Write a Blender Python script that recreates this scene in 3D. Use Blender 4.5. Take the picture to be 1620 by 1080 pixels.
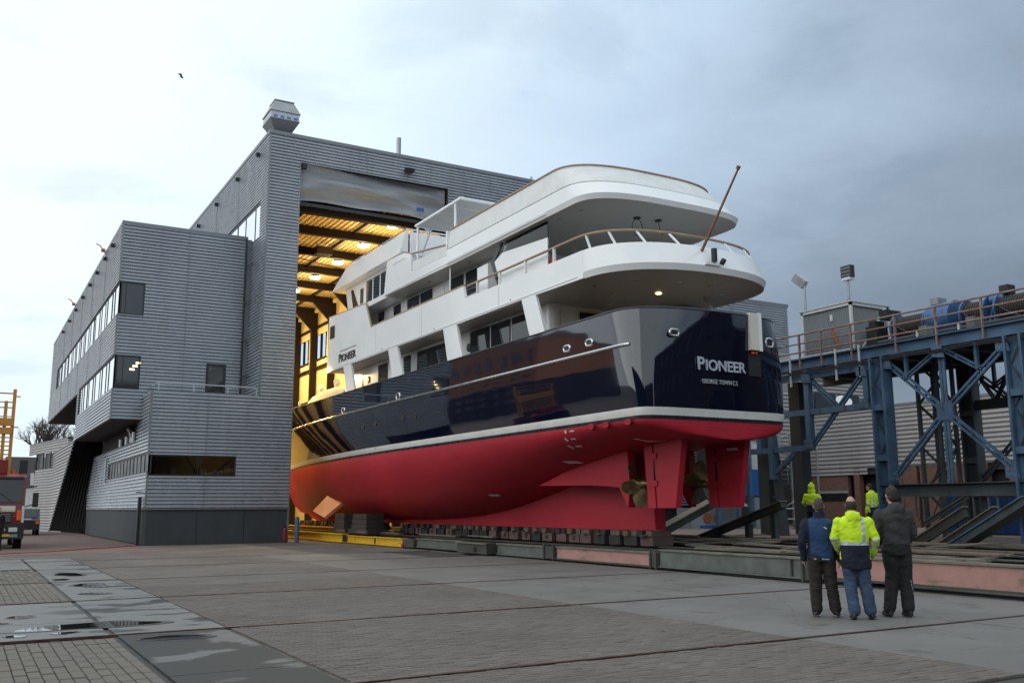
import bpy, math, random
from mathutils import Vector, Matrix, noise as mnoise
random.seed(7)
for o in list(bpy.data.objects):
    bpy.data.objects.remove(o, do_unlink=True)
scene = bpy.context.scene
col = scene.collection
R = math.radians

# ------------------------------------------------------------------ camera
cam_d = bpy.data.cameras.new('camera')
cam = bpy.data.objects.new('camera', cam_d)
col.objects.link(cam)
YAW, PITCH, ROLL, FPX = R(29.8653), R(9.9003), R(-0.2779), 1498.29
fwd = Vector((math.sin(YAW)*math.cos(PITCH), math.cos(YAW)*math.cos(PITCH), math.sin(PITCH)))
rgt = Vector((math.cos(YAW), -math.sin(YAW), 0))
upv = rgt.cross(fwd)
r2 = math.cos(ROLL)*rgt + math.sin(ROLL)*upv
u2 = -math.sin(ROLL)*rgt + math.cos(ROLL)*upv
mw = Matrix((r2, u2, -fwd)).transposed().to_4x4()
mw.translation = Vector((0, 0, 1.65))
cam.matrix_world = mw
cam_d.sensor_width = 36.0
cam_d.lens = FPX/1620*36.0
cam_d.clip_end = 3000
scene.camera = cam
scene.render.resolution_x = 1024
scene.render.resolution_y = 682

# ------------------------------------------------------------------ sky and sun
SUN_AZ = R(-88)          # measured from +Y towards +X: low sun behind cloud, to the left
SUN_EL = R(14)
GL = Vector((math.sin(SUN_AZ)*math.cos(SUN_EL), math.cos(SUN_AZ)*math.cos(SUN_EL), math.sin(SUN_EL)))
world = bpy.data.worlds.new('World')
scene.world = world
world.use_nodes = True
wn, wl = world.node_tree.nodes, world.node_tree.links
wn.clear()
def N(nodes, t, **kw):
    n = nodes.new(t)
    for k, v in kw.items():
        if k.startswith('i_'):
            n.inputs[k[2:].replace('_', ' ')].default_value = v
        else:
            setattr(n, k, v)
    return n
w_out = N(wn, 'ShaderNodeOutputWorld')
w_bg = N(wn, 'ShaderNodeBackground'); w_bg.inputs['Strength'].default_value = 0.1
wl.new(w_bg.outputs[0], w_out.inputs[0])
sky = N(wn, 'ShaderNodeTexSky', sky_type='NISHITA', sun_disc=False, sun_elevation=SUN_EL, sun_rotation=SUN_AZ, air_density=1.2, dust_density=2.0, ozone_density=2.0)
tc = N(wn, 'ShaderNodeTexCoord')
def wmath(op, a, b=None, c=None):
    n = N(wn, 'ShaderNodeMath', operation=op)
    for i, v in enumerate((a, b, c)):
        if v is None: continue
        if hasattr(v, 'is_output'): wl.new(v, n.inputs[i])
        else: n.inputs[i].default_value = v
    return n.outputs[0]
sep = N(wn, 'ShaderNodeSeparateXYZ'); wl.new(tc.outputs['Generated'], sep.inputs[0])
# cloud plane: direction projected on a layer above the ground
zc = wmath('MAXIMUM', sep.outputs[2], 0.0)
den = wmath('ADD', zc, 0.16)
cx = wmath('DIVIDE', sep.outputs[0], den); cy = wmath('DIVIDE', sep.outputs[1], den)
cmb = N(wn, 'ShaderNodeCombineXYZ'); wl.new(cx, cmb.inputs[0]); wl.new(cy, cmb.inputs[1])
n1 = N(wn, 'ShaderNodeTexNoise', i_Scale=0.85, i_Detail=6.0, i_Roughness=0.55, i_Distortion=0.3)
n2 = N(wn, 'ShaderNodeTexNoise', i_Scale=2.3, i_Detail=7.0, i_Roughness=0.55, i_Distortion=0.25)
mp = N(wn, 'ShaderNodeMapping'); mp.inputs['Location'].default_value = (3.1, 1.7, 0)
wl.new(cmb.outputs[0], mp.inputs[0]); wl.new(mp.outputs[0], n1.inputs['Vector']); wl.new(mp.outputs[0], n2.inputs['Vector'])
dotn = N(wn, 'ShaderNodeVectorMath', operation='DOT_PRODUCT'); dotn.inputs[1].default_value = GL
wl.new(tc.outputs['Generated'], dotn.inputs[0])
# glow of the hidden sun through the cloud deck, over the whole sky
glow = N(wn, 'ShaderNodeMapRange', interpolation_type='SMOOTHSTEP'); glow.inputs['From Min'].default_value = -0.98; glow.inputs['From Max'].default_value = 0.36
wl.new(dotn.outputs['Value'], glow.inputs['Value'])
thick = wmath('SUBTRACT', n1.outputs['Fac'], 0.5)
g2 = wmath('ADD', glow.outputs[0], wmath('MULTIPLY', thick, -0.34))
g3 = wmath('ADD', g2, wmath('MULTIPLY', wmath('SUBTRACT', n2.outputs['Fac'], 0.5), 0.20))
g4 = wmath('ADD', g3, wmath('MULTIPLY', sep.outputs[2], 0.40))
ramp = N(wn, 'ShaderNodeValToRGB'); wl.new(g4, ramp.inputs['Fac'])
el = ramp.color_ramp.elements
el[0].position = 0.10; el[0].color = (0.165, 0.215, 0.280, 1)
el[1].position = 1.0; el[1].color = (0.85, 0.945, 1.0, 1)
for p, c in ((0.30, (0.265, 0.338, 0.428, 1)), (0.52, (0.495, 0.625, 0.78, 1)), (0.78, (0.73, 0.87, 0.98, 1))):
    e = el.new(p); e.color = c
cmul = N(wn, 'ShaderNodeMix', data_type='RGBA', blend_type='MULTIPLY'); cmul.inputs[0].default_value = 1.0
wl.new(ramp.outputs[0], cmul.inputs[6]); cmul.inputs[7].default_value = (9.9, 9.9, 9.9, 1)
cov = N(wn, 'ShaderNodeMapRange', interpolation_type='SMOOTHSTEP'); cov.inputs['From Min'].default_value = 0.30; cov.inputs['From Max'].default_value = 0.48
cov.inputs['To Min'].default_value = 0.86
wl.new(n2.outputs['Fac'], cov.inputs['Value'])
smul = N(wn, 'ShaderNodeMix', data_type='RGBA', blend_type='MULTIPLY'); smul.inputs[0].default_value = 1.0
wl.new(sky.outputs[0], smul.inputs[6]); smul.inputs[7].default_value = (1.0, 1.0, 1.0, 1)
cmix = N(wn, 'ShaderNodeMix', data_type='RGBA')
wl.new(cov.outputs[0], cmix.inputs[0]); wl.new(smul.outputs[2], cmix.inputs[6]); wl.new(cmul.outputs[2], cmix.inputs[7])
wl.new(cmix.outputs[2], w_bg.inputs['Color'])

sun_d = bpy.data.lights.new('sun', 'SUN'); sun_d.energy = 1.1; sun_d.angle = R(85); sun_d.color = (1.0, 0.97, 0.94)
sun = bpy.data.objects.new('sun', sun_d); col.objects.link(sun)
sun.rotation_euler = (-GL).to_track_quat('-Z', 'Y').to_euler()
sun.location = (-30, 30, 40)

vs = scene.view_settings
vs.view_transform = 'Standard'; vs.look = 'None'; vs.exposure = 0.2; vs.gamma = 1.0; vs.use_curve_mapping = False
try:
    scene.cycles.use_denoising = True
    scene.cycles.max_bounces = 6
    scene.cycles.sample_clamp_indirect = 4.0
    scene.cycles.caustics_reflective = False; scene.cycles.caustics_refractive = False
except Exception: pass

# ------------------------------------------------------------------ materials
M = {}
def mat(name, c, rough=0.5, metal=0.0, var=0.12, scale=3.0, bump=0.0, bscale=40.0, spec=0.5, coat=0.0, c2=None, stretch=(1,1,1), rvar=0.1, island=0.0, ior=1.5, wear=None):
    m = bpy.data.materials.new(name); m.use_nodes = True
    nt = m.node_tree; b = nt.nodes['Principled BSDF']; L = nt.links
    t = nt.nodes.new('ShaderNodeTexCoord'); mp = nt.nodes.new('ShaderNodeMapping'); mp.inputs['Scale'].default_value = stretch
    g = nt.nodes.new('ShaderNodeNewGeometry')
    L.new(g.outputs['Position'], mp.inputs[0])
    nz = N(nt.nodes, 'ShaderNodeTexNoise', i_Scale=scale, i_Detail=6.0, i_Roughness=0.62); L.new(mp.outputs[0], nz.inputs['Vector'])
    r = nt.nodes.new('ShaderNodeValToRGB'); L.new(nz.outputs['Fac'], r.inputs[0])
    e = r.color_ramp.elements; e[0].position = 0.30; e[1].position = 0.72
    if c2 is None:
        e[0].color = tuple(max(0, x*(1-var)) for x in c) + (1,); e[1].color = tuple(min(1, x*(1+var)) for x in c) + (1,)
    else:
        e[0].color = tuple(c2) + (1,); e[1].color = tuple(c) + (1,)
    out = r.outputs[0]
    if island:
        hv = nt.nodes.new('ShaderNodeHueSaturation'); mr = nt.nodes.new('ShaderNodeMapRange')
        L.new(g.outputs['Random Per Island'], mr.inputs['Value']); mr.inputs['To Min'].default_value = 1-island; mr.inputs['To Max'].default_value = 1+island
        L.new(mr.outputs[0], hv.inputs['Value']); L.new(out, hv.inputs['Color']); out = hv.outputs[0]
    if wear:
        wc, lo, hi, wsc, wst, amt = wear
        wm = nt.nodes.new('ShaderNodeMapping'); wm.inputs['Scale'].default_value = wst; wm.inputs['Location'].default_value = (7.3, 2.1, 4.4); L.new(g.outputs['Position'], wm.inputs[0])
        wz = N(nt.nodes, 'ShaderNodeTexNoise', i_Scale=wsc, i_Detail=8.0, i_Roughness=0.65); L.new(wm.outputs[0], wz.inputs['Vector'])
        wr = nt.nodes.new('ShaderNodeMapRange'); wr.interpolation_type = 'SMOOTHSTEP'; L.new(wz.outputs['Fac'], wr.inputs['Value']); wr.inputs['From Min'].default_value = lo; wr.inputs['From Max'].default_value = hi; wr.inputs['To Max'].default_value = amt
        wx = nt.nodes.new('ShaderNodeMix'); wx.data_type = 'RGBA'; L.new(wr.outputs[0], wx.inputs[0]); L.new(out, wx.inputs[6]); wx.inputs[7].default_value = (*wc, 1); out = wx.outputs[2]
    L.new(out, b.inputs['Base Color'])
    b.inputs['Roughness'].default_value = rough; b.inputs['Metallic'].default_value = metal
    b.inputs['Specular IOR Level'].default_value = spec; b.inputs['IOR'].default_value = ior
    if rvar:
        mr = nt.nodes.new('ShaderNodeMapRange'); L.new(nz.outputs['Fac'], mr.inputs['Value'])
        mr.inputs['From Min'].default_value = 0.3; mr.inputs['From Max'].default_value = 0.7
        mr.inputs['To Min'].default_value = max(0.02, rough-rvar); mr.inputs['To Max'].default_value = min(1, rough+rvar)
        L.new(mr.outputs[0], b.inputs['Roughness'])
    if coat:
        b.inputs['Coat Weight'].default_value = coat; b.inputs['Coat Roughness'].default_value = 0.03
    if bump:
        nb = N(nt.nodes, 'ShaderNodeTexNoise', i_Scale=bscale, i_Detail=4.0); L.new(mp.outputs[0], nb.inputs['Vector'])
        bm = nt.nodes.new('ShaderNodeBump'); bm.inputs['Strength'].default_value = bump; bm.inputs['Distance'].default_value = 0.02
        L.new(nb.outputs['Fac'], bm.inputs['Height']); L.new(bm.outputs[0], b.inputs['Normal'])
    M[name] = m
    return m
def emis(name, c, s):
    m = bpy.data.materials.new(name); m.use_nodes = True
    b = m.node_tree.nodes['Principled BSDF']; b.inputs['Base Color'].default_value = (*c, 1)
    b.inputs['Emission Color'].default_value = (*c, 1); b.inputs['Emission Strength'].default_value = s
    M[name] = m; return m
def glass(name, c=(0.02, 0.025, 0.03), rough=0.03, ior=1.6, metal=0.0):
    mat(name, c, rough, metal, 0.1, 0.6, rvar=0, ior=ior, spec=0.5); return M[name]

# building
mat('cladding', (0.325, 0.352, 0.392), 0.28, 0.15, 0.10, 0.5, rvar=0.07, wear=((0.20, 0.205, 0.21), 0.50, 0.72, 1.2, (1.4, 1.4, 0.07), 0.30))
mat('cladding_trim', (0.20, 0.215, 0.235), 0.45, 0.3, 0.1, 1.0)
mat('cladding_far', (0.33, 0.32, 0.32), 0.45, 0.15, 0.12, 0.4, wear=((0.20, 0.18, 0.17), 0.50, 0.72, 1.2, (1.2, 1.2, 0.08), 0.5))
mat('plinth', (0.050, 0.058, 0.066), 0.85, 0, 0.25, 0.8, bump=0.3, bscale=60, wear=((0.095, 0.095, 0.092), 0.55, 0.72, 1.5, (1, 1, 0.25), 0.5))
mat('dark_frame', (0.022, 0.024, 0.028), 0.45, 0, 0.15)
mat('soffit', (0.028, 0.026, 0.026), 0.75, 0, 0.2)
mat('black_slat', (0.006, 0.0055, 0.0055), 0.8, 0, 0.2, spec=0.1)
glass('win_sky', (0.86, 0.88, 0.92), 0.04, 1.9, 0.95)
mat('win_dull', (0.045, 0.047, 0.05), 0.35, 0, 0.3, 1.5, spec=0.25)
glass('win_dark', (0.025, 0.03, 0.034), 0.05, 1.6)
mat('galv', (0.33, 0.35, 0.36), 0.42, 0.75, 0.2, 2.0)
mat('pale_rail', (0.46, 0.50, 0.54), 0.5, 0.3, 0.1)
mat('curtain', (0.26, 0.275, 0.295), 0.42, 0, 0.22, 1.1, stretch=(0.3, 1, 3), bump=0.3, bscale=3)
mat('hall_yellow', (0.62, 0.47, 0.19), 0.7, 0, 0.08, 0.6)
mat('hall_steel', (0.018, 0.011, 0.007), 0.8, 0, 0.2, spec=0.1)
mat('vent_pale', (0.50, 0.53, 0.58), 0.5, 0.2, 0.1)
mat('vent_blue', (0.10, 0.20, 0.42), 0.5, 0, 0.1)
emis('lamp_glow', (1.0, 0.92, 0.72), 30.0)
emis('lamp_warm', (1.0, 0.74, 0.30), 9.0)
emis('office_glow', (1.0, 0.80, 0.35), 7.0)
mat('interior_warm', (0.30, 0.20, 0.10), 0.8, 0, 0.3, 0.8)
def clear_glass():
    m = bpy.data.materials.new('win_clear'); m.use_nodes = True; nt = m.node_tree; nt.nodes.remove(nt.nodes['Principled BSDF'])
    o = nt.nodes['Material Output']; t = N(nt.nodes, 'ShaderNodeBsdfTransparent'); t.inputs[0].default_value = (0.55, 0.58, 0.6, 1); g = N(nt.nodes, 'ShaderNodeBsdfGlossy'); g.inputs['Roughness'].default_value = 0.03
    fr = N(nt.nodes, 'ShaderNodeFresnel'); fr.inputs[0].default_value = 1.6; mx = N(nt.nodes, 'ShaderNodeMixShader')
    nt.links.new(fr.outputs[0], mx.inputs[0]); nt.links.new(t.outputs[0], mx.inputs[1]); nt.links.new(g.outputs[0], mx.inputs[2]); nt.links.new(mx.outputs[0], o.inputs[0]); M['win_clear'] = m
clear_glass()
# ground
mat('asphalt', (0.115, 0.108, 0.104), 0.9, 0, 0.22, 0.6, bump=0.35, bscale=90)
mat('paver_left', (0.180, 0.156, 0.126), 0.88, 0, 0.25, 1.2, bump=0.4, bscale=120, island=0.28, c2=(0.135, 0.120, 0.105))
mat('paver_right', (0.166, 0.139, 0.122), 0.86, 0, 0.25, 0.5, bump=0.3, bscale=120, island=0.13, c2=(0.108, 0.091, 0.082))
mat('joint', (0.065, 0.06, 0.055), 0.95, 0, 0.3, 2.0)
def stained(name, c0, c1, stain):
    m = bpy.data.materials.new(name); m.use_nodes = True
    nt = m.node_tree; b = nt.nodes['Principled BSDF']; L = nt.links; g = nt.nodes.new('ShaderNodeNewGeometry')
    def nz(sc, det, st=(1, 1, 1), dist=0.0):
        mp = nt.nodes.new('ShaderNodeMapping'); mp.inputs['Scale'].default_value = st; L.new(g.outputs['Position'], mp.inputs[0])
        n = N(nt.nodes, 'ShaderNodeTexNoise', i_Scale=sc, i_Detail=det, i_Roughness=0.62, i_Distortion=dist); L.new(mp.outputs[0], n.inputs['Vector']); return n.outputs['Fac']
    a, f, k, t = nz(0.55, 6.0), nz(26.0, 4.0), nz(1.4, 5.0, (1, 1, 1), 0.6), nz(1.0, 4.0, (0.12, 1.6, 1))
    r = nt.nodes.new('ShaderNodeValToRGB'); L.new(a, r.inputs[0]); e = r.color_ramp.elements; e[0].position = 0.32; e[0].color = (*c0, 1); e[1].position = 0.7; e[1].color = (*c1, 1)
    col_ = r.outputs[0]
    for src, lo, hi, amt in ((k, 0.56, 0.72, 0.55), (t, 0.60, 0.74, 0.30), (f, 0.58, 0.75, 0.25)):
        mr = nt.nodes.new('ShaderNodeMapRange'); mr.interpolation_type = 'SMOOTHSTEP'; L.new(src, mr.inputs['Value']); mr.inputs['From Min'].default_value = lo; mr.inputs['From Max'].default_value = hi; mr.inputs['To Max'].default_value = amt
        mx = nt.nodes.new('ShaderNodeMix'); mx.data_type = 'RGBA'; L.new(mr.outputs[0], mx.inputs[0]); L.new(col_, mx.inputs[6]); mx.inputs[7].default_value = (*stain, 1); col_ = mx.outputs[2]
    vo = N(nt.nodes, 'ShaderNodeTexVoronoi', i_Scale=0.45); vo.feature = 'DISTANCE_TO_EDGE'
    wp = nt.nodes.new('ShaderNodeVectorMath'); wp.operation = 'MULTIPLY_ADD'
    nv = N(nt.nodes, 'ShaderNodeTexNoise', i_Scale=2.5, i_Detail=4.0); L.new(g.outputs['Position'], nv.inputs['Vector']); L.new(nv.outputs['Color'], wp.inputs[0]); wp.inputs[1].default_value = (0.5, 0.5, 0); L.new(g.outputs['Position'], wp.inputs[2]); L.new(wp.outputs[0], vo.inputs['Vector'])
    cr = nt.nodes.new('ShaderNodeMapRange'); L.new(vo.outputs['Distance'], cr.inputs['Value']); cr.inputs['From Max'].default_value = 0.007; cr.inputs['To Min'].default_value = 0.55; cr.inputs['To Max'].default_value = 0.0
    mx = nt.nodes.new('ShaderNodeMix'); mx.data_type = 'RGBA'; L.new(cr.outputs[0], mx.inputs[0]); L.new(col_, mx.inputs[6]); mx.inputs[7].default_value = (0.04, 0.038, 0.035, 1)
    L.new(mx.outputs[2], b.inputs['Base Color'])
    rr = nt.nodes.new('ShaderNodeMapRange'); L.new(a, rr.inputs['Value']); rr.inputs['To Min'].default_value = 0.55; rr.inputs['To Max'].default_value = 0.95; L.new(rr.outputs[0], b.inputs['Roughness'])
    bm = nt.nodes.new('ShaderNodeBump'); bm.inputs['Strength'].default_value = 0.25; bm.inputs['Distance'].default_value = 0.01; L.new(f, bm.inputs['Height']); L.new(bm.outputs[0], b.inputs['Normal'])
    M[name] = m
stained('concrete', (0.132, 0.122, 0.112), (0.190, 0.180, 0.168), (0.062, 0.055, 0.050))
mat('rail_rust', (0.11, 0.058, 0.042), 0.45, 0.55, 0.4, 4.0)
mat('quay_floor', (0.20, 0.155, 0.135), 0.85, 0, 0.3, 0.5)
mat('red_clinker', (0.20, 0.125, 0.10), 0.88, 0, 0.25, 0.7)
# ship
def hull_paint():
    m = bpy.data.materials.new('navy_hull'); m.use_nodes = True
    nt = m.node_tree; b = nt.nodes['Principled BSDF']; L = nt.links
    b.inputs['Base Color'].default_value = (0.003, 0.0055, 0.017, 1)
    b.inputs['Roughness'].default_value = 0.06; b.inputs['IOR'].default_value = 1.55
    b.inputs['Coat Weight'].default_value = 1.0; b.inputs['Coat Roughness'].default_value = 0.025; b.inputs['Coat IOR'].default_value = 1.62; b.inputs['Specular IOR Level'].default_value = 0.25
    g = nt.nodes.new('ShaderNodeNewGeometry'); mp = nt.nodes.new('ShaderNodeMapping'); mp.inputs['Scale'].default_value = (1, 0.5, 0.9)
    L.new(g.outputs['Position'], mp.inputs[0])
    nb = N(nt.nodes, 'ShaderNodeTexNoise', i_Scale=0.9, i_Detail=2.0, i_Roughness=0.4); L.new(mp.outputs[0], nb.inputs['Vector'])
    bm = nt.nodes.new('ShaderNodeBump'); bm.inputs['Strength'].default_value = 0.16; bm.inputs['Distance'].default_value = 0.05
    L.new(nb.outputs['Fac'], bm.inputs['Height']); L.new(bm.outputs[0], b.inputs['Normal']); L.new(bm.outputs[0], b.inputs['Coat Normal'])
    M['navy_hull'] = m
hull_paint()
def antifoul():
    m = bpy.data.materials.new('antifoul'); m.use_nodes = True
    nt = m.node_tree; b = nt.nodes['Principled BSDF']; L = nt.links
    g = nt.nodes.new('ShaderNodeNewGeometry')
    def nz(sc, det, st=(1, 1, 1)):
        mp = nt.nodes.new('ShaderNodeMapping'); mp.inputs['Scale'].default_value = st; L.new(g.outputs['Position'], mp.inputs[0])
        n = N(nt.nodes, 'ShaderNodeTexNoise', i_Scale=sc, i_Detail=det, i_Roughness=0.6); L.new(mp.outputs[0], n.inputs['Vector']); return n.outputs['Fac']
    a, c = nz(0.5, 5.0, (1, 0.5, 1.4)), nz(7.0, 3.0, (1, 0.5, 3.0))
    ad = nt.nodes.new('ShaderNodeMath'); ad.operation = 'MULTIPLY_ADD'; L.new(c, ad.inputs[0]); ad.inputs[1].default_value = 0.35; L.new(a, ad.inputs[2])
    r = nt.nodes.new('ShaderNodeValToRGB'); L.new(ad.outputs[0], r.inputs[0]); e = r.color_ramp.elements
    e[0].position = 0.45; e[0].color = (0.31, 0.010, 0.022, 1); e[1].position = 0.92; e[1].color = (0.47, 0.018, 0.036, 1)
    L.new(r.outputs[0], b.inputs['Base Color'])
    mr = nt.nodes.new('ShaderNodeMapRange'); L.new(c, mr.inputs['Value']); mr.inputs['To Min'].default_value = 0.40; mr.inputs['To Max'].default_value = 0.68; L.new(mr.outputs[0], b.inputs['Roughness'])
    b.inputs['Specular IOR Level'].default_value = 0.35
    sp = nt.nodes.new('ShaderNodeSeparateXYZ'); L.new(g.outputs['Position'], sp.inputs[0]); cb = nt.nodes.new('ShaderNodeCombineXYZ'); L.new(sp.outputs[1], cb.inputs[0]); L.new(sp.outputs[2], cb.inputs[1])
    br = N(nt.nodes, 'ShaderNodeTexBrick', i_Scale=1.0); br.inputs['Brick Width'].default_value = 5.2; br.inputs['Row Height'].default_value = 1.25; br.inputs['Mortar Size'].default_value = 0.012; br.inputs['Mortar Smooth'].default_value = 0.6; L.new(cb.outputs[0], br.inputs['Vector'])
    b1 = nt.nodes.new('ShaderNodeBump'); b1.inputs['Strength'].default_value = 0.35; b1.inputs['Distance'].default_value = 0.012; L.new(br.outputs['Fac'], b1.inputs['Height'])
    b2 = nt.nodes.new('ShaderNodeBump'); b2.inputs['Strength'].default_value = 0.25; b2.inputs['Distance'].default_value = 0.04; L.new(a, b2.inputs['Height']); L.new(b1.outputs[0], b2.inputs['Normal'])
    L.new(b2.outputs[0], b.inputs['Normal']); M['antifoul'] = m
antifoul()
mat('fin_lamplit', (0.50, 0.19, 0.11), 0.6, 0, 0.12)  # orange light of the hall lamps painted into the fin colour
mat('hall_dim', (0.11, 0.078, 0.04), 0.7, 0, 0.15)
mat('red_dull', (0.22, 0.02, 0.025), 0.6, 0, 0.2)
mat('antifoul_dark', (0.24, 0.012, 0.022), 0.6, 0, 0.2, 1.5, spec=0.4)
mat('boot_white', (0.66, 0.66, 0.62), 0.35, 0, 0.08)
mat('boot_dark', (0.012, 0.013, 0.02), 0.3, 0, 0.1)
mat('ship_white', (0.81, 0.82, 0.82), 0.22, 0, 0.035, 0.7, spec=0.5, coat=0.3, rvar=0.04)
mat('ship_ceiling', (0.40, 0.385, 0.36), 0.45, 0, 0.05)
mat('ship_cream', (0.66, 0.63, 0.56), 0.5, 0, 0.06)
mat('canvas', (0.70, 0.71, 0.70), 0.75, 0, 0.08, 2.0, bump=0.2, bscale=6)
mat('awning_cloth', (0.52, 0.52, 0.51), 0.8, 0, 0.06)
mat('canvas_yellow', (0.62, 0.58, 0.42), 0.75, 0, 0.08, 2.0, bump=0.3, bscale=4)
mat('teak', (0.22, 0.105, 0.05), 0.45, 0, 0.25, 3.0, stretch=(6, 1, 6))
mat('teak_pale', (0.36, 0.25, 0.16), 0.5, 0, 0.2, 3.0)
mat('steel_bright', (0.62, 0.63, 0.64), 0.22, 0.9, 0.08)
mat('bronze', (0.20, 0.155, 0.075), 0.42, 0.75, 0.35, 5.0)
glass('ship_glass', (0.012, 0.016, 0.020), 0.03, 1.55)
mat('letter_silver', (0.62, 0.66, 0.74), 0.3, 0.5, 0.03)
mat('letter_dark', (0.03, 0.03, 0.035), 0.4, 0, 0.05)
mat('gold', (0.42, 0.28, 0.10), 0.35, 0.6, 0.1)
mat('mark_white', (0.62, 0.60, 0.58), 0.6, 0, 0.2)
mat('mark_faint', (0.34, 0.05, 0.07), 0.6, 0, 0.2)
mat('black', (0.012, 0.012, 0.013), 0.5, 0, 0.2)
mat('yellow_tape', (0.65, 0.45, 0.03), 0.5, 0, 0.1)
mat('life_orange', (0.75, 0.12, 0.03), 0.5, 0, 0.1)
# yard steel
mat('beam_green', (0.155, 0.175, 0.160), 0.6, 0.2, 0.35, 2.2, c2=(0.075, 0.08, 0.07))
mat('beam_pink', (0.38, 0.205, 0.172), 0.65, 0, 0.18, 2.5, bump=0.1, wear=((0.15, 0.09, 0.07), 0.54, 0.68, 2.6, (1, 0.6, 1.6), 0.75))
mat('beam_dark', (0.055, 0.058, 0.05), 0.75, 0.1, 0.35, 2.0)
mat('beam_yellow', (0.66, 0.40, 0.02), 0.5, 0, 0.12, 1.5, wear=((0.16, 0.11, 0.05), 0.57, 0.68, 3.0, (1, 0.7, 1), 0.8))
mat('rust_top', (0.17, 0.15, 0.115), 0.8, 0.1, 0.4, 1.8)
mat('timber', (0.14, 0.105, 0.08), 0.9, 0, 0.4, 3.0, stretch=(1, 4, 4), bump=0.4, bscale=30)
mat('block_pink', (0.125, 0.074, 0.067), 0.75, 0, 0.35, 2.5)
mat('block_dark', (0.035, 0.032, 0.032), 0.85, 0, 0.4, 2.0)
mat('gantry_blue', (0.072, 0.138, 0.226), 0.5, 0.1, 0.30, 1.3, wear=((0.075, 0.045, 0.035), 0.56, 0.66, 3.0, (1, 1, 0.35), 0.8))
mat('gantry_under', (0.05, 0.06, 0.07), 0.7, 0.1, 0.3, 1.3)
mat('gantry_slate', (0.070, 0.088, 0.098), 0.6, 0.1, 0.25, 1.3, wear=((0.075, 0.045, 0.035), 0.56, 0.66, 3.0, (1, 1, 0.35), 0.8))
mat('machine_blue', (0.038, 0.115, 0.265), 0.42, 0.1, 0.25, 2.0, wear=((0.05, 0.04, 0.035), 0.54, 0.66, 3.0, (1, 1, 1), 0.8))
mat('wire_drum', (0.042, 0.036, 0.032), 0.7, 0.3, 0.35, 8.0)
mat('rust_rail', (0.23, 0.085, 0.06), 0.7, 0.1, 0.5, 5.0, c2=(0.30, 0.24, 0.22))
mat('cabin_grey', (0.19, 0.215, 0.225), 0.6, 0.1, 0.15, 1.2, wear=((0.20, 0.10, 0.06), 0.60, 0.70, 3.0, (1, 1, 0.3), 0.7))
mat('white_steel', (0.58, 0.60, 0.61), 0.45, 0.1, 0.12)
mat('rust_orange', (0.42, 0.13, 0.045), 0.8, 0, 0.3, 6.0)
mat('brick_dark', (0.16, 0.085, 0.065), 0.9, 0, 0.3, 4.0, island=0.25)
mat('container_blue', (0.02, 0.095, 0.34), 0.5, 0, 0.12, 1.0)
mat('blue_bright', (0.02, 0.13, 0.45), 0.45, 0, 0.1)
mat('grey_box', (0.30, 0.33, 0.37), 0.6, 0, 0.1)
mat('brick_soot_shade', (0.05, 0.036, 0.03), 0.9, 0, 0.25, 2.0)  # dark brick; also painted shade on the orange block's lower storeys
mat('brick_orange', (0.58, 0.235, 0.10), 0.9, 0, 0.22, 2.0, island=0.2)
mat('roof_tile', (0.045, 0.04, 0.045), 0.8, 0, 0.25)
mat('bark', (0.075, 0.058, 0.05), 0.95, 0, 0.3)
mat('truck_red', (0.20, 0.014, 0.016), 0.35, 0, 0.08, coat=0.3, wear=((0.09, 0.06, 0.05), 0.52, 0.72, 2.0, (1, 1, 0.5), 0.6))
mat('truck_black', (0.018, 0.018, 0.02), 0.5, 0, 0.15)
mat('truck_white', (0.62, 0.62, 0.62), 0.4, 0, 0.06)
mat('lamp_orange', (0.85, 0.13, 0.02), 0.35, 0, 0.06)
mat('lift_orange', (0.55, 0.24, 0.03), 0.5, 0, 0.15)
mat('rubber', (0.015, 0.015, 0.016), 0.85, 0, 0.15)
mat('car_dark', (0.025, 0.027, 0.035), 0.25, 0.2, 0.1, coat=0.6)
mat('red_paint', (0.40, 0.02, 0.03), 0.45, 0, 0.1)
# people
mat('skin', (0.50, 0.28, 0.20), 0.55, 0, 0.08, 10)
mat('hair_dark', (0.028, 0.021, 0.017), 0.75, 0, 0.3, 60)
mat('hair_grey', (0.060, 0.050, 0.044), 0.8, 0, 0.3, 60)
mat('fleece_blue', (0.016, 0.048, 0.125), 0.95, 0, 0.2, 14, bump=0.5, bscale=22)
mat('fleece_navy', (0.006, 0.011, 0.030), 0.95, 0, 0.2, 14)
mat('trouser_brown', (0.022, 0.017, 0.014), 0.92, 0, 0.3, 12, bump=0.6, bscale=16)
mat('jeans', (0.060, 0.095, 0.165), 0.9, 0, 0.4, 7, bump=0.6, bscale=16, c2=(0.025, 0.045, 0.09))
mat('work_black', (0.014, 0.014, 0.017), 0.9, 0, 0.3, 12, bump=0.6, bscale=16)
mat('hoodie_grey', (0.040, 0.040, 0.043), 0.95, 0, 0.22, 9, bump=0.5, bscale=18)
mat('shoe_dark', (0.014, 0.014, 0.018), 0.6, 0, 0.2)
mat('shoe_sole', (0.45, 0.42, 0.40), 0.7, 0, 0.1)
mat('hivis', (0.58, 0.83, 0.015), 0.75, 0, 0.10, 9, bump=0.6, bscale=14)
mat('reflective', (0.50, 0.53, 0.56), 0.4, 0.2, 0.08)
mat('navy_cloth', (0.008, 0.011, 0.024), 0.9, 0, 0.25, 10, bump=0.5, bscale=16)
mat('shirt_white', (0.62, 0.60, 0.72), 0.8, 0, 0.05)

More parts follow.
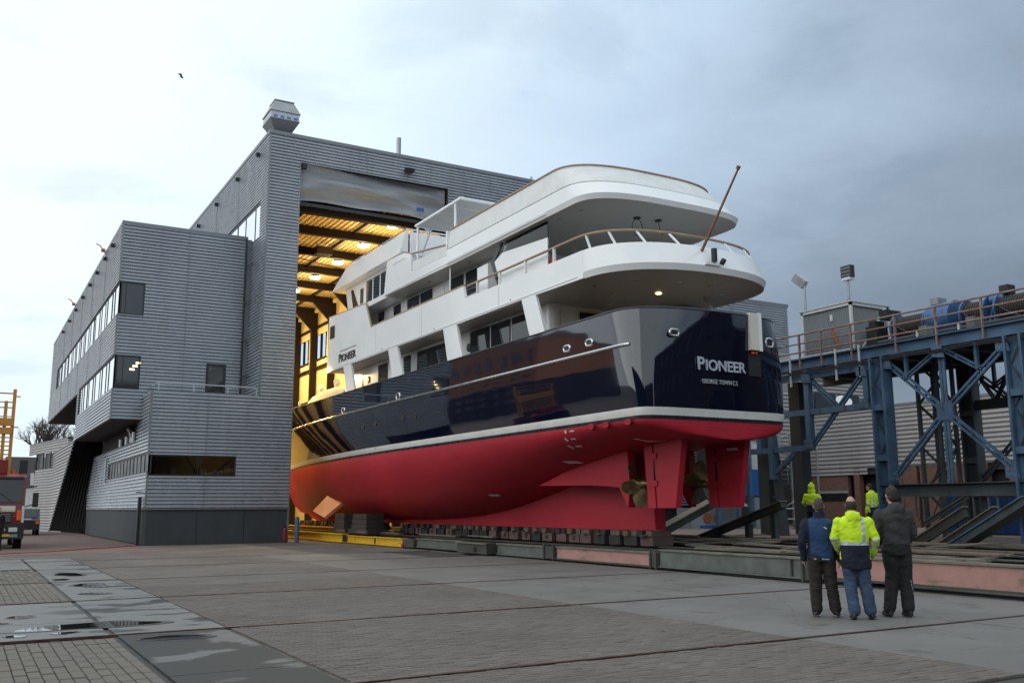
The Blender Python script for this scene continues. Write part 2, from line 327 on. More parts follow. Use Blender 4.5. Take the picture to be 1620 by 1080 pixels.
# ------------------------------------------------------------------ mesh helpers
def eval_mesh(o):
    # evaluate one object in a scene of its own, so the big scene is not re-evaluated
    ts = bpy.data.scenes.new('tmp'); ts.collection.objects.link(o)
    vl = ts.view_layers[0]; vl.update()
    me = bpy.data.meshes.new_from_object(o.evaluated_get(vl.depsgraph))
    bpy.data.scenes.remove(ts)
    return me
def V(*a): return Vector(a)
class MB:
    def __init__(s): s.v = []; s.f = []
    def add(s, vs, fs):
        o = len(s.v); s.v += [tuple(p) for p in vs]; s.f += [tuple(i+o for i in f) for f in fs]; return s
    def box(s, x0, x1, y0, y1, z0, z1):
        x0, x1 = sorted((x0, x1)); y0, y1 = sorted((y0, y1)); z0, z1 = sorted((z0, z1))
        return s.add([(x0,y0,z0),(x1,y0,z0),(x1,y1,z0),(x0,y1,z0),(x0,y0,z1),(x1,y0,z1),(x1,y1,z1),(x0,y1,z1)],
            [(0,3,2,1),(4,5,6,7),(0,1,5,4),(1,2,6,5),(2,3,7,6),(3,0,4,7)])
    def bar(s, p, q, w, h=None, up=(0,0,1)):
        h = h or w; p = Vector(p); q = Vector(q); d = (q-p)
        if d.length < 1e-6: return s
        d.normalize(); u = Vector(up)
        if abs(d.dot(u)) > 0.98: u = Vector((1,0,0))
        a = d.cross(u).normalized(); b = a.cross(d).normalized()
        vs = []
        for c in (p, q):
            for i, j in ((-1,-1),(1,-1),(1,1),(-1,1)): vs.append(c+a*i*w/2+b*j*h/2)
        return s.add(vs, [(0,1,2,3),(7,6,5,4),(0,4,5,1),(1,5,6,2),(2,6,7,3),(3,7,4,0)])
    def tube(s, p, q, r, r2=None, n=10, cap=True):
        r2 = r if r2 is None else r2
        p = Vector(p); q = Vector(q); d = (q-p).normalized(); u = Vector((0,0,1)) if abs(d.z) < 0.9 else Vector((1,0,0))
        a = d.cross(u).normalized(); b = a.cross(d)
        vs = []
        for c, rr in ((p, r), (q, r2)):
            for k in range(n):
                t = 2*math.pi*k/n; vs.append(c+a*math.cos(t)*rr+b*math.sin(t)*rr)
        fs = [(k, k+n, (k+1)%n+n, (k+1)%n) for k in range(n)]
        if cap: fs += [tuple(range(n)), tuple(range(2*n-1, n-1, -1))]
        return s.add(vs, fs)
    def pipe(s, pts, r, n=8, closed=False):
        pts = [Vector(p) for p in pts]; m = len(pts); vs = []
        for i, p in enumerate(pts):
            a = pts[(i-1) % m] if (closed or i) else p; b = pts[(i+1) % m] if (closed or i < m-1) else p
            d = (b-a).normalized(); u = Vector((0,0,1)) if abs(d.z) < 0.9 else Vector((1,0,0))
            e = d.cross(u).normalized(); g = e.cross(d)
            for k in range(n):
                t = 2*math.pi*k/n; vs.append(p+e*math.cos(t)*r+g*math.sin(t)*r)
        fs = []
        for i in range(m if closed else m-1):
            j = (i+1) % m
            for k in range(n): fs.append((i*n+k, j*n+k, j*n+(k+1)%n, i*n+(k+1)%n))
        if not closed: fs += [tuple(range(n-1, -1, -1)), tuple(range((m-1)*n, m*n))]
        return s.add(vs, fs)
    def ext(s, poly, axis, a0, a1):
        # poly in the two other axes, extruded along axis from a0 to a1
        n = len(poly); vs = []
        for a in (a0, a1):
            for p in poly:
                vs.append((a, p[0], p[1]) if axis == 'x' else (p[0], a, p[1]) if axis == 'y' else (p[0], p[1], a))
        fs = [tuple(range(n)), tuple(range(2*n-1, n-1, -1))] + [(k, k+n, (k+1)%n+n, (k+1)%n) for k in range(n)]
        return s.add(vs, fs)
    def grid(s, rows, closed=False):
        n = len(rows[0]); vs = [p for r in rows for p in r]; fs = []
        for i in range(len(rows)-1):
            for k in range(n if closed else n-1):
                fs.append((i*n+k, i*n+(k+1)%n, (i+1)*n+(k+1)%n, (i+1)*n+k))
        return s.add(vs, fs)
    def ibeam(s, p, q, w, h, t=0.03, tw=0.02):
        # p,q at the bottom centre line; vertical web, horizontal flanges
        p = Vector(p); q = Vector(q); z = Vector((0,0,1))
        s.bar(p+z*t/2, q+z*t/2, w, t); s.bar(p+z*(h-t/2), q+z*(h-t/2), w, t); s.bar(p+z*h/2, q+z*h/2, tw, h-2*t-0.004)
        return s
    def build(s, name, m, parent=None, smooth=None, wl=None, fixn=True):
        o = new_obj(name, s.v, s.f, m, parent, smooth, fixn)
        return o
def wloc(o):
    t = Vector((0,0,0))
    while o is not None: t += o.location; o = o.parent
    return t
def new_obj(name, vs, fs, m, parent=None, smooth=None, fixn=True):
    off = wloc(parent) if parent is not None else Vector((0,0,0))
    if parent is None:
        # origin at the base of the thing
        xs = [p[0] for p in vs]; ys = [p[1] for p in vs]; zs = [p[2] for p in vs]
        loc = Vector(((min(xs)+max(xs))/2, (min(ys)+max(ys))/2, min(zs))); off = loc
    me = bpy.data.meshes.new(name)
    me.from_pydata([(p[0]-off.x, p[1]-off.y, p[2]-off.z) for p in vs], [], fs)
    if fixn:
        import bmesh
        b = bmesh.new(); b.from_mesh(me); bmesh.ops.recalc_face_normals(b, faces=b.faces); b.to_mesh(me); b.free()
    if smooth is not None:
        for p in me.polygons: p.use_smooth = True
        me.set_sharp_from_angle(angle=R(smooth))
    me.materials.append(M[m] if isinstance(m, str) else m)
    o = bpy.data.objects.new(name, me); col.objects.link(o)
    if parent is None: o.location = off
    else: o.parent = parent
    return o
def empty(name, loc, label, cat, group=None):
    o = bpy.data.objects.new(name, None); col.objects.link(o); o.location = loc
    o.empty_display_size = 0.3
    return tag(o, label, cat, group)
def tag(o, label, cat, group=None):
    o['label'] = label; o['category'] = cat
    if group: o['group'] = group
    return o
def struct(o): o['kind'] = 'structure'; return o
def stuff(o): o['kind'] = 'stuff'; return o
def bx(name, m, parent, *a):
    return MB().box(*a).build(name, m, parent)
def text_obj(name, body, size, m, parent, origin, xdir, zdir, extrude=0.012, offset=0.0, spacing=1.0):
    c = bpy.data.curves.new(name, 'FONT'); c.body = body; c.size = size; c.extrude = extrude; c.offset = offset; c.space_character = spacing
    t = bpy.data.objects.new(name+'_tmp', c); me = eval_mesh(t)
    bpy.data.objects.remove(t, do_unlink=True)
    x = Vector(xdir).normalized(); z = Vector(zdir).normalized(); n = x.cross(z)
    off = wloc(parent); o0 = Vector(origin)
    w = max(v.co.x for v in me.vertices)-min(v.co.x for v in me.vertices)
    for v in me.vertices:
        v.co = o0 + x*v.co.x + z*v.co.y + n*v.co.z - off
    me.materials.clear(); me.materials.append(M[m])
    o = bpy.data.objects.new(name, me); col.objects.link(o); o.parent = parent
    return o, w
# ================================================================== GROUND
g = MB(); g.add([(-900,-300,-0.06),(1200,-300,-0.06),(1200,1500,-0.06),(-900,1500,-0.06)], [(0,1,2,3)])
ground = struct(g.build('ground', 'asphalt', fixn=False))
pave = struct(MB().add([(-40,-6,-0.035),(27,-6,-0.035),(27,46.4,-0.035),(-40,46.4,-0.035)], [(0,1,2,3)]).build('pavement', 'joint', fixn=False))

RAILS = [9.0, 14.0, 19.42, 24.6, 29.7, 34.3]
def wet_mat(name, lo, hi, dry0, dry1, wetc, wr):
    m = bpy.data.materials.new(name); m.use_nodes = True
    nt = m.node_tree; b = nt.nodes['Principled BSDF']; L = nt.links
    g = nt.nodes.new('ShaderNodeNewGeometry'); mp = nt.nodes.new('ShaderNodeMapping'); mp.inputs['Scale'].default_value = (0.75, 1.1, 1); mp.inputs['Location'].default_value = (0.9, 0.35, 0)
    L.new(g.outputs['Position'], mp.inputs[0])
    nz = N(nt.nodes, 'ShaderNodeTexNoise', i_Scale=1.0, i_Detail=5.0, i_Roughness=0.55); L.new(mp.outputs[0], nz.inputs['Vector'])
    ns = N(nt.nodes, 'ShaderNodeTexNoise', i_Scale=9.0, i_Detail=5.0); L.new(g.outputs['Position'], ns.inputs['Vector'])
    k = nt.nodes.new('ShaderNodeMapRange'); k.interpolation_type = 'SMOOTHSTEP'; k.inputs['From Min'].default_value = lo; k.inputs['From Max'].default_value = hi
    L.new(nz.outputs['Fac'], k.inputs['Value'])
    dry = nt.nodes.new('ShaderNodeValToRGB'); L.new(ns.outputs['Fac'], dry.inputs[0])
    dry.color_ramp.elements[0].color = (dry0, dry0*0.985, dry0*0.97, 1); dry.color_ramp.elements[1].color = (dry1, dry1*0.985, dry1*0.97, 1)
    mx = nt.nodes.new('ShaderNodeMix'); mx.data_type = 'RGBA'; L.new(k.outputs[0], mx.inputs[0]); L.new(dry.outputs[0], mx.inputs[6]); mx.inputs[7].default_value = (wetc, wetc, wetc*1.02, 1)
    L.new(mx.outputs[2], b.inputs['Base Color'])
    mr = nt.nodes.new('ShaderNodeMapRange'); L.new(k.outputs[0], mr.inputs['Value']); mr.inputs['To Min'].default_value = 0.6; mr.inputs['To Max'].default_value = wr
    L.new(mr.outputs[0], b.inputs['Roughness'])
    bm = nt.nodes.new('ShaderNodeBump'); bm.inputs['Distance'].default_value = 0.01
    iv = nt.nodes.new('ShaderNodeMapRange'); L.new(k.outputs[0], iv.inputs['Value']); iv.inputs['To Min'].default_value = 0.35; iv.inputs['To Max'].default_value = 0.0
    L.new(iv.outputs[0], bm.inputs['Strength']); L.new(ns.outputs['Fac'], bm.inputs['Height']); L.new(bm.outputs[0], b.inputs['Normal'])
    M[name] = m
wet_mat('wet_plate', 0.54, 0.60, 0.135, 0.20, 0.055, 0.3)
wet_mat('wet_dark', 0.40, 0.445, 0.11, 0.16, 0.026, 0.62)
mat('damp', (0.060, 0.058, 0.056), 0.38, 0, 0.3, 6.0)
mat('water', (0.02, 0.02, 0.021), 0.02, 0, 0.05, rvar=0, ior=1.33)

# --- individual pavers, nearest first; the rest as one joined part
pvs = []
def lay(x0, x1, y0, y1, px, py, m, along):
    # running bond, long side along `along`
    if along == 'y':
        i = 0; x = x0
        while x < x1-0.02:
            y = y0 - (py*random.random() if i % 2 else 0)
            while y < y1-0.02:
                a, b = max(y, y0), min(y+py, y1)
                if b-a > 0.05: pvs.append((x, min(x+px, x1), a, b, m))
                y += py
            x += px; i += 1
    else:
        i = 0; y = y0
        while y < y1-0.02:
            x = x0 - (px/2 if i % 2 else 0)
            while x < x1-0.02:
                a, b = max(x, x0), min(x+px, x1)
                if b-a > 0.04: pvs.append((a, b, y, min(y+py, y1), m))
                x += px
            y += py; i += 1
lay(-1.2, 1.86, 8.6, 13.72, 0.128, 0.42, 'paver_left', 'y')
lay(0.2, 1.86, 19.6, 24.5, 0.128, 0.42, 'paver_left', 'y')
lay(0.2, 1.86, 24.7, 30.0, 0.128, 0.42, 'paver_left', 'y')
prev = 6.0
for ry in RAILS[:3]:
    lay(3.42, 9.3, prev, ry-0.07, 0.21, 0.105, 'paver_right', 'x'); prev = ry+0.07
lay(3.42, 9.3, prev, 22.0, 0.21, 0.105, 'paver_right', 'x')
def paver_mesh(vs, fs, p, ga=0.005):
    x0, x1, y0, y1, _ = p; h = random.uniform(-0.004, 0.004); b = 0.008
    tx, ty = random.uniform(-0.010, 0.010), random.uniform(-0.006, 0.006)
    o = len(vs)
    gb = 0.020 if p[4] == 'paver_left' else ga
    c = [(x0+ga, y0+gb), (x1-ga, y0+gb), (x1-ga, y1-gb), (x0+ga, y1-gb)]
    mx, my = (x0+x1)/2, (y0+y1)/2
    t = [(x0+ga+b, y0+gb+b), (x1-ga-b, y0+gb+b), (x1-ga-b, y1-gb-b), (x0+ga+b, y1-gb-b)]
    for q in c: vs.append((q[0], q[1], -0.03))
    for q in c: vs.append((q[0], q[1], h-0.007+(q[0]-mx)*tx+(q[1]-my)*ty))
    for q in t: vs.append((q[0], q[1], h+(q[0]-mx)*tx+(q[1]-my)*ty))
    for k in range(4):
        j = (k+1) % 4
        fs.append((o+k, o+j, o+4+j, o+4+k)); fs.append((o+4+k, o+4+j, o+8+j, o+8+k))
    fs.append((o+8, o+9, o+10, o+11))
def sz(p):   # what shows largest in the picture: near ones inside the frame
    x, y = (p[0]+p[1])/2, (p[2]+p[3])/2
    d = math.cos(YAW)*y + math.sin(YAW)*x; s = math.cos(YAW)*x - math.sin(YAW)*y
    inside = abs(s/d) < 0.53 and 1.65/d*1498-250*0.97 < 540-262+250
    vis = d > 8.6 and abs(s/d) < 0.54
    return (0 if vis else 1, d*d/((p[1]-p[0])*(p[3]-p[2])))
left = [p for p in pvs if p[4] == 'paver_left']; right = [p for p in pvs if p[4] == 'paver_right']
left.sort(key=sz); right.sort(key=sz)
for p in left[:230]+right[:70]:
    vs, fs = [], []; paver_mesh(vs, fs, p)
    new_obj('paver', vs, fs, p[4], pave, fixn=False)
for nm, lst, m in (('paver_field', left[230:], 'paver_left'), ('paver_field', right[70:], 'paver_right')):
    vs, fs = [], []
    for p in lst: paver_mesh(vs, fs, p)
    stuff(new_obj(nm, vs, fs, m, pave, fixn=False))
# paved surface beyond the separately laid pavers
def sheet(name, m, x0, x1, y0, y1, z=0.0, parent=pave, t=0.03):
    return MB().box(x0, x1, y0, y1, z-t, z).build(name, m, parent)
def clink_mat(nm, c1, c2, mortar, sx, sy, off=0.5):
    m = bpy.data.materials.new(nm); m.use_nodes = True
    nt = m.node_tree; b = nt.nodes['Principled BSDF']; L = nt.links
    g = nt.nodes.new('ShaderNodeNewGeometry')
    br = N(nt.nodes, 'ShaderNodeTexBrick', i_Scale=1.0); br.inputs['Brick Width'].default_value = sx; br.inputs['Row Height'].default_value = sy; br.inputs['Mortar Size'].default_value = 0.008
    br.inputs['Color1'].default_value = (*c1, 1); br.inputs['Color2'].default_value = (*c2, 1); br.inputs['Mortar'].default_value = (*mortar, 1)
    L.new(g.outputs['Position'], br.inputs['Vector'])
    nz = N(nt.nodes, 'ShaderNodeTexNoise', i_Scale=0.45, i_Detail=5.0); L.new(g.outputs['Position'], nz.inputs['Vector'])
    hv = nt.nodes.new('ShaderNodeHueSaturation'); mr = nt.nodes.new('ShaderNodeMapRange'); L.new(nz.outputs['Fac'], mr.inputs['Value'])
    mr.inputs['From Min'].default_value = 0.3; mr.inputs['From Max'].default_value = 0.7; mr.inputs['To Min'].default_value = 0.78; mr.inputs['To Max'].default_value = 1.22
    L.new(br.outputs['Color'], hv.inputs['Color']); L.new(mr.outputs[0], hv.inputs['Value']); L.new(hv.outputs[0], b.inputs['Base Color'])
    b.inputs['Roughness'].default_value = 0.85
    M[nm] = m
clink_mat('clinker_far', (0.170, 0.144, 0.127), (0.116, 0.099, 0.089), (0.08, 0.075, 0.07), 0.21, 0.105)
clink_mat('clinker_red', (0.225, 0.145, 0.120), (0.165, 0.110, 0.095), (0.09, 0.075, 0.07), 0.21, 0.105)
ys = [22.0, RAILS[3], RAILS[4], RAILS[5], 46.35]
for a, b in zip(ys[:-1], ys[1:]):
    sheet('clinker_area', 'clinker_far', 3.42, 9.3, a+(0.07 if a > 22 else 0), b-(0.07 if b < 46 else 0))
sheet('clinker_area', 'clinker_far', 9.3, 13.9, RAILS[5]+0.07, 46.35)
sheet('clinker_area', 'clinker_far', 13.9, 16.0, 38.0, 46.35)
sheet('cradle_floor', 'asphalt', 16.0, 27, 34.2, 46.35, -0.004)
sheet('clinker_area', 'clinker_far', -40, 3.42, 36.4, 39.5)
sheet('clinker_area', 'clinker_red', -40, 7.2, 39.56, 130, 0.004)
sheet('clinker_area', 'clinker_red', -40, 0.2, -6, 8.5)
sheet('clinker_area', 'clinker_far', 1.86, 3.36, 2, 8.9)
# concrete slabs between the rails, right of the clinkers
prev = 3.0
for i, ry in enumerate(RAILS+[38.0]):
    y0, y1 = prev, ry-0.07
    xs = [9.3, 12.6, 16.0] if i < 5 else [9.3, 13.9]
    if i == 6: xs = [13.9, 16.0]
    for xa, xb in zip(xs[:-1], xs[1:]):
        if i == 6 and ry == 38.0: ya, yb = RAILS[5]+0.07, 38.0
        else: ya, yb = y0, y1
        sheet('concrete_slab', 'concrete', xa+0.008, xb-0.008, ya, yb, random.uniform(-0.002, 0.003))
    prev = ry+0.07
sheet('cradle_floor', 'asphalt', 16.0, 27, 3.0, 34.2, -0.004)
# strip of plates with puddles along X 1.9 .. 3.36
edges = [8.9, 10.3, 11.7, 12.9, 13.92]
for a, b in zip(edges[:-1], edges[1:]): sheet('gutter_plate', 'wet_dark', 1.94, 3.33, a+0.006, b-0.006, random.uniform(-0.004, 0.0))
edges = [14.08, 15.6, 17.6, 19.34]
for a, b in zip(edges[:-1], edges[1:]): sheet('gutter_plate', 'wet_plate', 1.94, 3.38, a+0.006, b-0.006, random.uniform(-0.004, 0.0))
edges = [19.5, 22.0, 24.52, 27.1, 29.62, 32.0, 34.2, 36.35]
for a, b in zip(edges[:-1], edges[1:]): sheet('gutter_plate', 'wet_plate', 1.94, 3.38, a+0.006, b-0.006, random.uniform(-0.004, 0.0))
edges = [14.08, 15.9, 17.9, 19.3]
for a, b in zip(edges[:-1], edges[1:]): sheet('gutter_plate', 'wet_plate', -4, 1.86, a+0.006, b-0.006, random.uniform(-0.003, 0.0))
for a, b in zip([30.2, 33.0], [33.0, 36.35]): sheet('gutter_plate', 'wet_plate', -4, 1.86, a+0.006, b-0.006, 0.0)
# standing water in the low plates
def puddle(cx, cy, rx, ry, sd):
    random.seed(sd); n = 40; pts = []
    ph = [random.uniform(0, 6.28) for _ in range(4)]
    for k in range(n):
        t = 2*math.pi*k/n; r = 1+0.16*math.sin(2*t+ph[0])+0.10*math.sin(3*t+ph[1])+0.07*math.sin(5*t+ph[2])
        pts.append((cx+rx*r*math.cos(t), cy+ry*r*math.sin(t), 0.0045))
    MB().add(pts, [tuple(range(n))]).build('puddle', 'water', pave, fixn=False)
    out = []
    for k, p in enumerate(pts):
        w = 1.16+0.10*math.sin(3*k*0.157+ph[3])+random.uniform(-0.03, 0.05); out.append((cx+(p[0]-cx)*w, cy+(p[1]-cy)*w, 0.0036))
    MB().add([(p[0], p[1], 0.0037) for p in pts]+out, [(i, (i+1) % n, n+(i+1) % n, n+i) for i in range(n)]).build('damp_rim', 'damp', pave, fixn=False)
puddle(1.75, 15.25, 0.80, 0.42, 3); puddle(2.62, 23.2, 0.34, 0.55, 5); puddle(0.95, 17.0, 0.22, 0.20, 6)
puddle(0.75, 14.5, 0.12, 0.12, 9); puddle(2.55, 13.3, 0.38, 0.22, 11); puddle(2.55, 27.3, 0.30, 0.7, 12)
puddle(1.35, 14.55, 0.16, 0.10, 15); puddle(0.55, 16.2, 0.16, 0.16, 16); puddle(2.45, 20.9, 0.26, 0.22, 17); puddle(2.2, 25.4, 0.16, 0.30, 18); puddle(0.62, 31.6, 0.5, 0.3, 19)
random.seed(21)
# rails in the paving: grooved head with a flangeway
for ry in RAILS:
    x1 = 16.2 if ry < 33 else 14.2
    x0 = 3.36 if ry == 9.0 else (-4 if ry in (14.0, 19.42, 34.3) else (0.2 if ry > 24 else 3.36))
    MB().box(x0, x1, ry-0.030, ry+0.030, -0.03, 0.006).build('rail', 'rail_rust', pave)
    MB().box(x0, x1, ry+0.030, ry+0.066, -0.034, -0.012).build('rail_groove', 'black', pave)
MB().box(1.865, 1.935, 8.6, 13.9, -0.034, -0.022).build('drain_gap', 'black', pave)
MB().box(1.865, 1.935, 14.1, 30.1, -0.034, -0.022).build('drain_gap', 'black', pave)
MB().box(3.365, 3.41, 6, 36, -0.034, -0.02).build('drain_gap', 'black', pave)
MB().pipe([(-3, 39.52, 0.02), (0.5, 40.2, 0.02), (3.0, 41.9, 0.02), (5.5, 44.6, 0.02), (7.15, 46.3, 0.02)], 0.02, 6).build('water_hose', 'red_paint')
h = bpy.data.objects['water_hose']; tag(h, 'thin dark red hose lying across the paving to the building corner', 'hose')
# raised quay on the far side of the cradle
struct(MB().box(26.6, 140, -20, 60, -0.05, 0.45).build('quay', 'quay_floor'))
for i in range(9):
    a = 26.8+i*2.0
    MB().box(a, a+1.96, 12, 46, 0.452, 0.462+0.004*(i % 2)).build('quay_plate', 'quay_floor', bpy.data.objects['quay'])
# ================================================================== SHIPYARD HALL
FY = 46.45; SY = 49.2; TX = 12.36; LX = 7.34; SX = 5.93; PER = 0.17; DEP = 0.080
hall = empty('shipyard_hall', (9, 60, 0), 'tall grey corrugated shipyard hall with open door and overhanging office block', 'building')
def corr(axis, pos, a0, a1, z0, z1, a0f=None, a1f=None, mb=None, per=PER, dep=DEP):
    """corrugated sheet, ribs level; axis 'y': plane y=pos facing -y; 'x': plane x=pos facing -x"""
    mb = mb or MB(); rows = []
    PR = ((0.0, 1.0), (0.10, 1.0), (0.44, 0.92), (0.52, 0.55), (0.62, 0.06), (0.80, 0.0), (0.90, 0.45), (1.0, 1.0))
    def prof(ph):
        for (p0, d0), (p1, d1) in zip(PR[:-1], PR[1:]):
            if ph <= p1+1e-9: return d0+(d1-d0)*(ph-p0)/(p1-p0)
        return 1.0
    zs = [z0]
    for k in range(int(z0/per)-1, int(z1/per)+2):
        for p, _ in PR[:-1]:
            z = (k+p)*per
            if z0+1e-4 < z < z1-1e-4: zs.append(z)
    zs.append(z1)
    for z in zs:
        d = dep*prof((z/per) % 1.0)
        b0 = a0f(z) if a0f else a0; b1 = a1f(z) if a1f else a1
        if axis == 'y': rows.append([(b0, pos-d, z), (b1, pos-d, z)])
        else: rows.append([(pos-d, b1, z), (pos-d, b0, z)])
    mb.grid(rows); return mb
def clad(axis, pos, a0, a1, z0, z1, holes=(), m='cladding', parent=hall, nm='cladding_sheet', maxw=None):
    """split round rectangular holes (h0,h1,hz0,hz1)"""
    zs = sorted(set([z0, z1]+[z for h in holes for z in h[2:4] if z0 < z < z1]))
    for za, zb in zip(zs[:-1], zs[1:]):
        cuts = sorted([(h[0], h[1]) for h in holes if h[2] <= za+1e-5 and h[3] >= zb-1e-5])
        segs = []; c = a0
        for h0, h1 in cuts:
            if h0 > c+1e-4: segs.append((c, h0))
            c = max(c, h1)
        if c < a1-1e-4: segs.append((c, a1))
        for s0, s1 in segs:
            corr(axis, pos, s0, s1, za, zb).build(nm, m, parent, smooth=40, fixn=False)
def window(axis, pos, a0, a1, z0, z1, n, gm='win_sky', parent=hall, fw=0.07, depth=0.12, widths=None, rec=0.02):
    """frame proud of the recess, panes behind, n lights"""
    f = MB()
    def b(aa, ab, za, zb, d0, d1):
        if axis == 'y': f.box(aa, ab, pos+d0, pos+d1, za, zb)
        else: f.box(pos+d0, pos+d1, aa, ab, za, zb)
    b(a0, a1, z1-fw, z1, -0.025, depth); b(a0, a1, z0, z0+fw, -0.025, depth)
    ed = [a0]
    if widths:
        t = sum(widths)
        for w in widths: ed.append(ed[-1]+(a1-a0)*w/t)
    else: ed = [a0+(a1-a0)*i/n for i in range(n+1)]
    for i, e in enumerate(ed):
        w = fw/2 if 0 < i < len(ed)-1 else fw
        lo = e-w/2 if 0 < i < len(ed)-1 else (e if i == 0 else e-fw); b(lo, lo+(w if 0 < i < len(ed)-1 else fw), z0+fw, z1-fw, -0.02, depth)
    fr = f.build('window', 'dark_frame', parent)
    for e0, e1 in zip(ed[:-1], ed[1:]):
        t = random.uniform(-0.012, 0.012)
        if axis == 'y': vs = [(e0, pos+0.005+t*0.5, z0), (e1, pos+0.005-t*0.5, z0), (e1, pos+0.005-t*0.5, z1), (e0, pos+0.005+t*0.5, z1)]
        else: vs = [(pos+0.005+t*0.5, e1, z0), (pos+0.005-t*0.5, e0, z0), (pos+0.005-t*0.5, e0, z1), (pos+0.005+t*0.5, e1, z1)]
        new_obj('pane', vs, [(0, 1, 2, 3)], gm, fr, fixn=False)
    return fr
# --- plinth and ground storey
bx('plinth', 'plinth', hall, LX, 13.9, FY+0.02, FY+0.4, 0, 1.62)
bx('plinth', 'plinth', hall, LX+0.02, LX+0.4, FY+0.42, 70.5, 0, 1.62)
for xx in (9.6, 11.8): bx('plinth_joint', 'black', hall, xx, xx+0.02, FY+0.008, FY+0.019, 0.05, 1.6)
clad('y', FY, LX, 13.94, 1.66, 7.05, holes=[(LX, 11.3, 3.14, 4.12)])
clad('y', FY, TX, 13.94, 7.05, 20.75)
clad('y', FY, 13.94, 29.0, 19.42, 20.75)
clad('y', FY, 22.5, 29.0, 1.66, 19.42)
clad('y', FY, 29.0, 48.7, 1.66, 15.2)
bx('wall_core', 'soffit', hall, LX+0.06, TX, FY+0.41, FY+0.45, 0, 3.1)
bx('wall_core', 'soffit', hall, LX+0.06, TX, FY+0.41, FY+0.45, 4.2, 7.0)
bx('jamb', 'cladding_trim', hall, 13.9, 13.98, FY-0.06, FY+0.9, 0, 19.42)
bx('wall_core', 'soffit', hall, TX+0.05, 13.88, FY+0.45, FY+0.55, 0, 20.7)
bx('wall_core', 'soffit', hall, 22.55, 48.6, FY+0.2, FY+0.3, 0, 15.1)
bx('wall_core', 'soffit', hall, 13.98, 28.95, FY+0.2, FY+0.3, 19.45, 20.7)
bx('wall_core', 'soffit', hall, 22.55, 28.95, FY+0.21, FY+0.29, 15.1, 19.45)
bx('wing_side', 'cladding_far', hall, 48.62, 48.7, FY-0.06, 90, 0, 15.2)
window('y', FY, LX-0.02, 11.3, 3.14, 4.12, 2, 'win_clear', widths=[1.25, 1])
bx('room_wall', 'interior_warm', hall, LX+0.4, 12.6, FY+2.4, FY+2.5, 1.7, 5.8)
bx('room_floor', 'interior_warm', hall, LX+0.4, 12.6, FY+0.5, FY+2.4, 2.9, 3.0)
for xq, w_, zq in ((9.95, 0.35, 3.55), (10.6, 0.5, 3.5), (11.15, 0.3, 3.7), (8.6, 0.25, 3.6)): bx('room_shelf', 'teak_pale', hall, xq, xq+w_, FY+1.6, FY+1.9, 3.0, zq)
for xq in (9.9, 11.3): bx('added_glow_panel', 'office_glow', hall, xq, xq+0.5, FY+1.2, FY+1.3, 4.45, 4.5)  # added glow panels standing in for hall light seen through this window
MB().bar((9.0, FY+0.2, 4.05), (9.6, FY+0.2, 3.2), 0.09).build('bracing', 'dark_frame', hall)
MB().bar((11.1, FY+0.2, 3.95), (10.3, FY+0.2, 3.2), 0.09).build('bracing', 'dark_frame', hall)
# side wall of the ground storey
clad('x', LX, FY, 60.0, 1.66, 3.28); clad('x', LX, FY, 50.2, 4.22, 7.05); clad('x', LX, 50.2, 60.0, 4.22, 4.95); clad('x', LX, 60.0, 70.0, 1.66, 4.95)
window('x', LX, FY-0.02, 60.0, 3.28, 4.22, 12, 'win_dull')
bx('wall_core', 'soffit', hall, LX+0.3, LX+0.36, FY+0.46, 70, 0, 5.9)
bx('downpipe', 'black', hall, LX-0.26, LX-0.12, 47.0, 47.24, 0.0, 2.2)
bx('corner_trim', 'cladding_trim', hall, LX-0.06, LX+0.03, FY-0.065, FY+0.05, 1.62, 3.1)
bx('corner_trim', 'cladding_trim', hall, LX-0.06, LX+0.03, FY-0.065, FY+0.05, 4.16, 7.06)
bx('base_trim', 'cladding_trim', hall, LX-0.05, 13.9, FY-0.055, FY+0.01, 1.60, 1.66)
bx('base_trim', 'cladding_trim', hall, LX-0.055, LX+0.01, FY+0.06, 70, 1.60, 1.66)
# terrace roof with rail
bx('terrace', 'cladding_trim', hall, LX-0.04, TX-0.05, FY-0.05, SY-0.05, 7.05, 7.11)
rl = MB(); pts = [(7.6, FY+0.15), (9.2, FY+0.15), (10.8, FY+0.15), (12.2, FY+0.15)]
for x, y in pts: rl.bar((x, y, 7.11), (x, y, 7.52), 0.05)
rl.bar((7.5, FY+0.15, 7.50), (12.3, FY+0.15, 7.50), 0.06, 0.05); rl.bar((7.6, FY+0.15, 7.5), (7.6, SY-0.1, 7.5), 0.06, 0.05)
rl.build('terrace_rail', 'pale_rail', hall)
# --- office block
UP = (11.08, 12.74); LO = (7.40, 9.06)
clad('y', SY, SX, LX+0.2, 5.95, 7.05)
clad('y', SY, SX, TX-0.3, 7.05, 15.68, holes=[(SX, 7.1, *LO), (SX, 7.1, *UP), (10.25, 11.25, 7.11, 8.92)])
clad('x', SX, SY, 66.0, 5.95, 8.9, holes=[(SY, 65.0, LO[0], 8.9)])
clad('x', SX, SY, 90.3, 8.9, 15.68, holes=[(SY, 65.0, 8.9, LO[1]), (SY, 84.0, *UP)])
window('y', SY, SX-0.02, 7.1, *UP, 2, 'win_dark', widths=[0.32, 0.9])
wlit = window('y', SY, SX-0.02, 7.1, *LO, 2, 'win_dark', widths=[0.45, 0.9])
for k in range(3): bx('ceiling_light', 'office_glow', hall, 6.62+0.14*k, 6.84+0.14*k, SY-0.012, SY-0.006, 8.35+0.17*k, 8.42+0.17*k)
window('y', SY, 10.25, 11.25, 7.11, 8.92, 1, 'win_dark', fw=0.14)
window('x', SX, SY-0.02, 84.0, *UP, 26, 'win_sky', widths=[1, 0.6, 1.2, 0.5]*6+[1, 1])
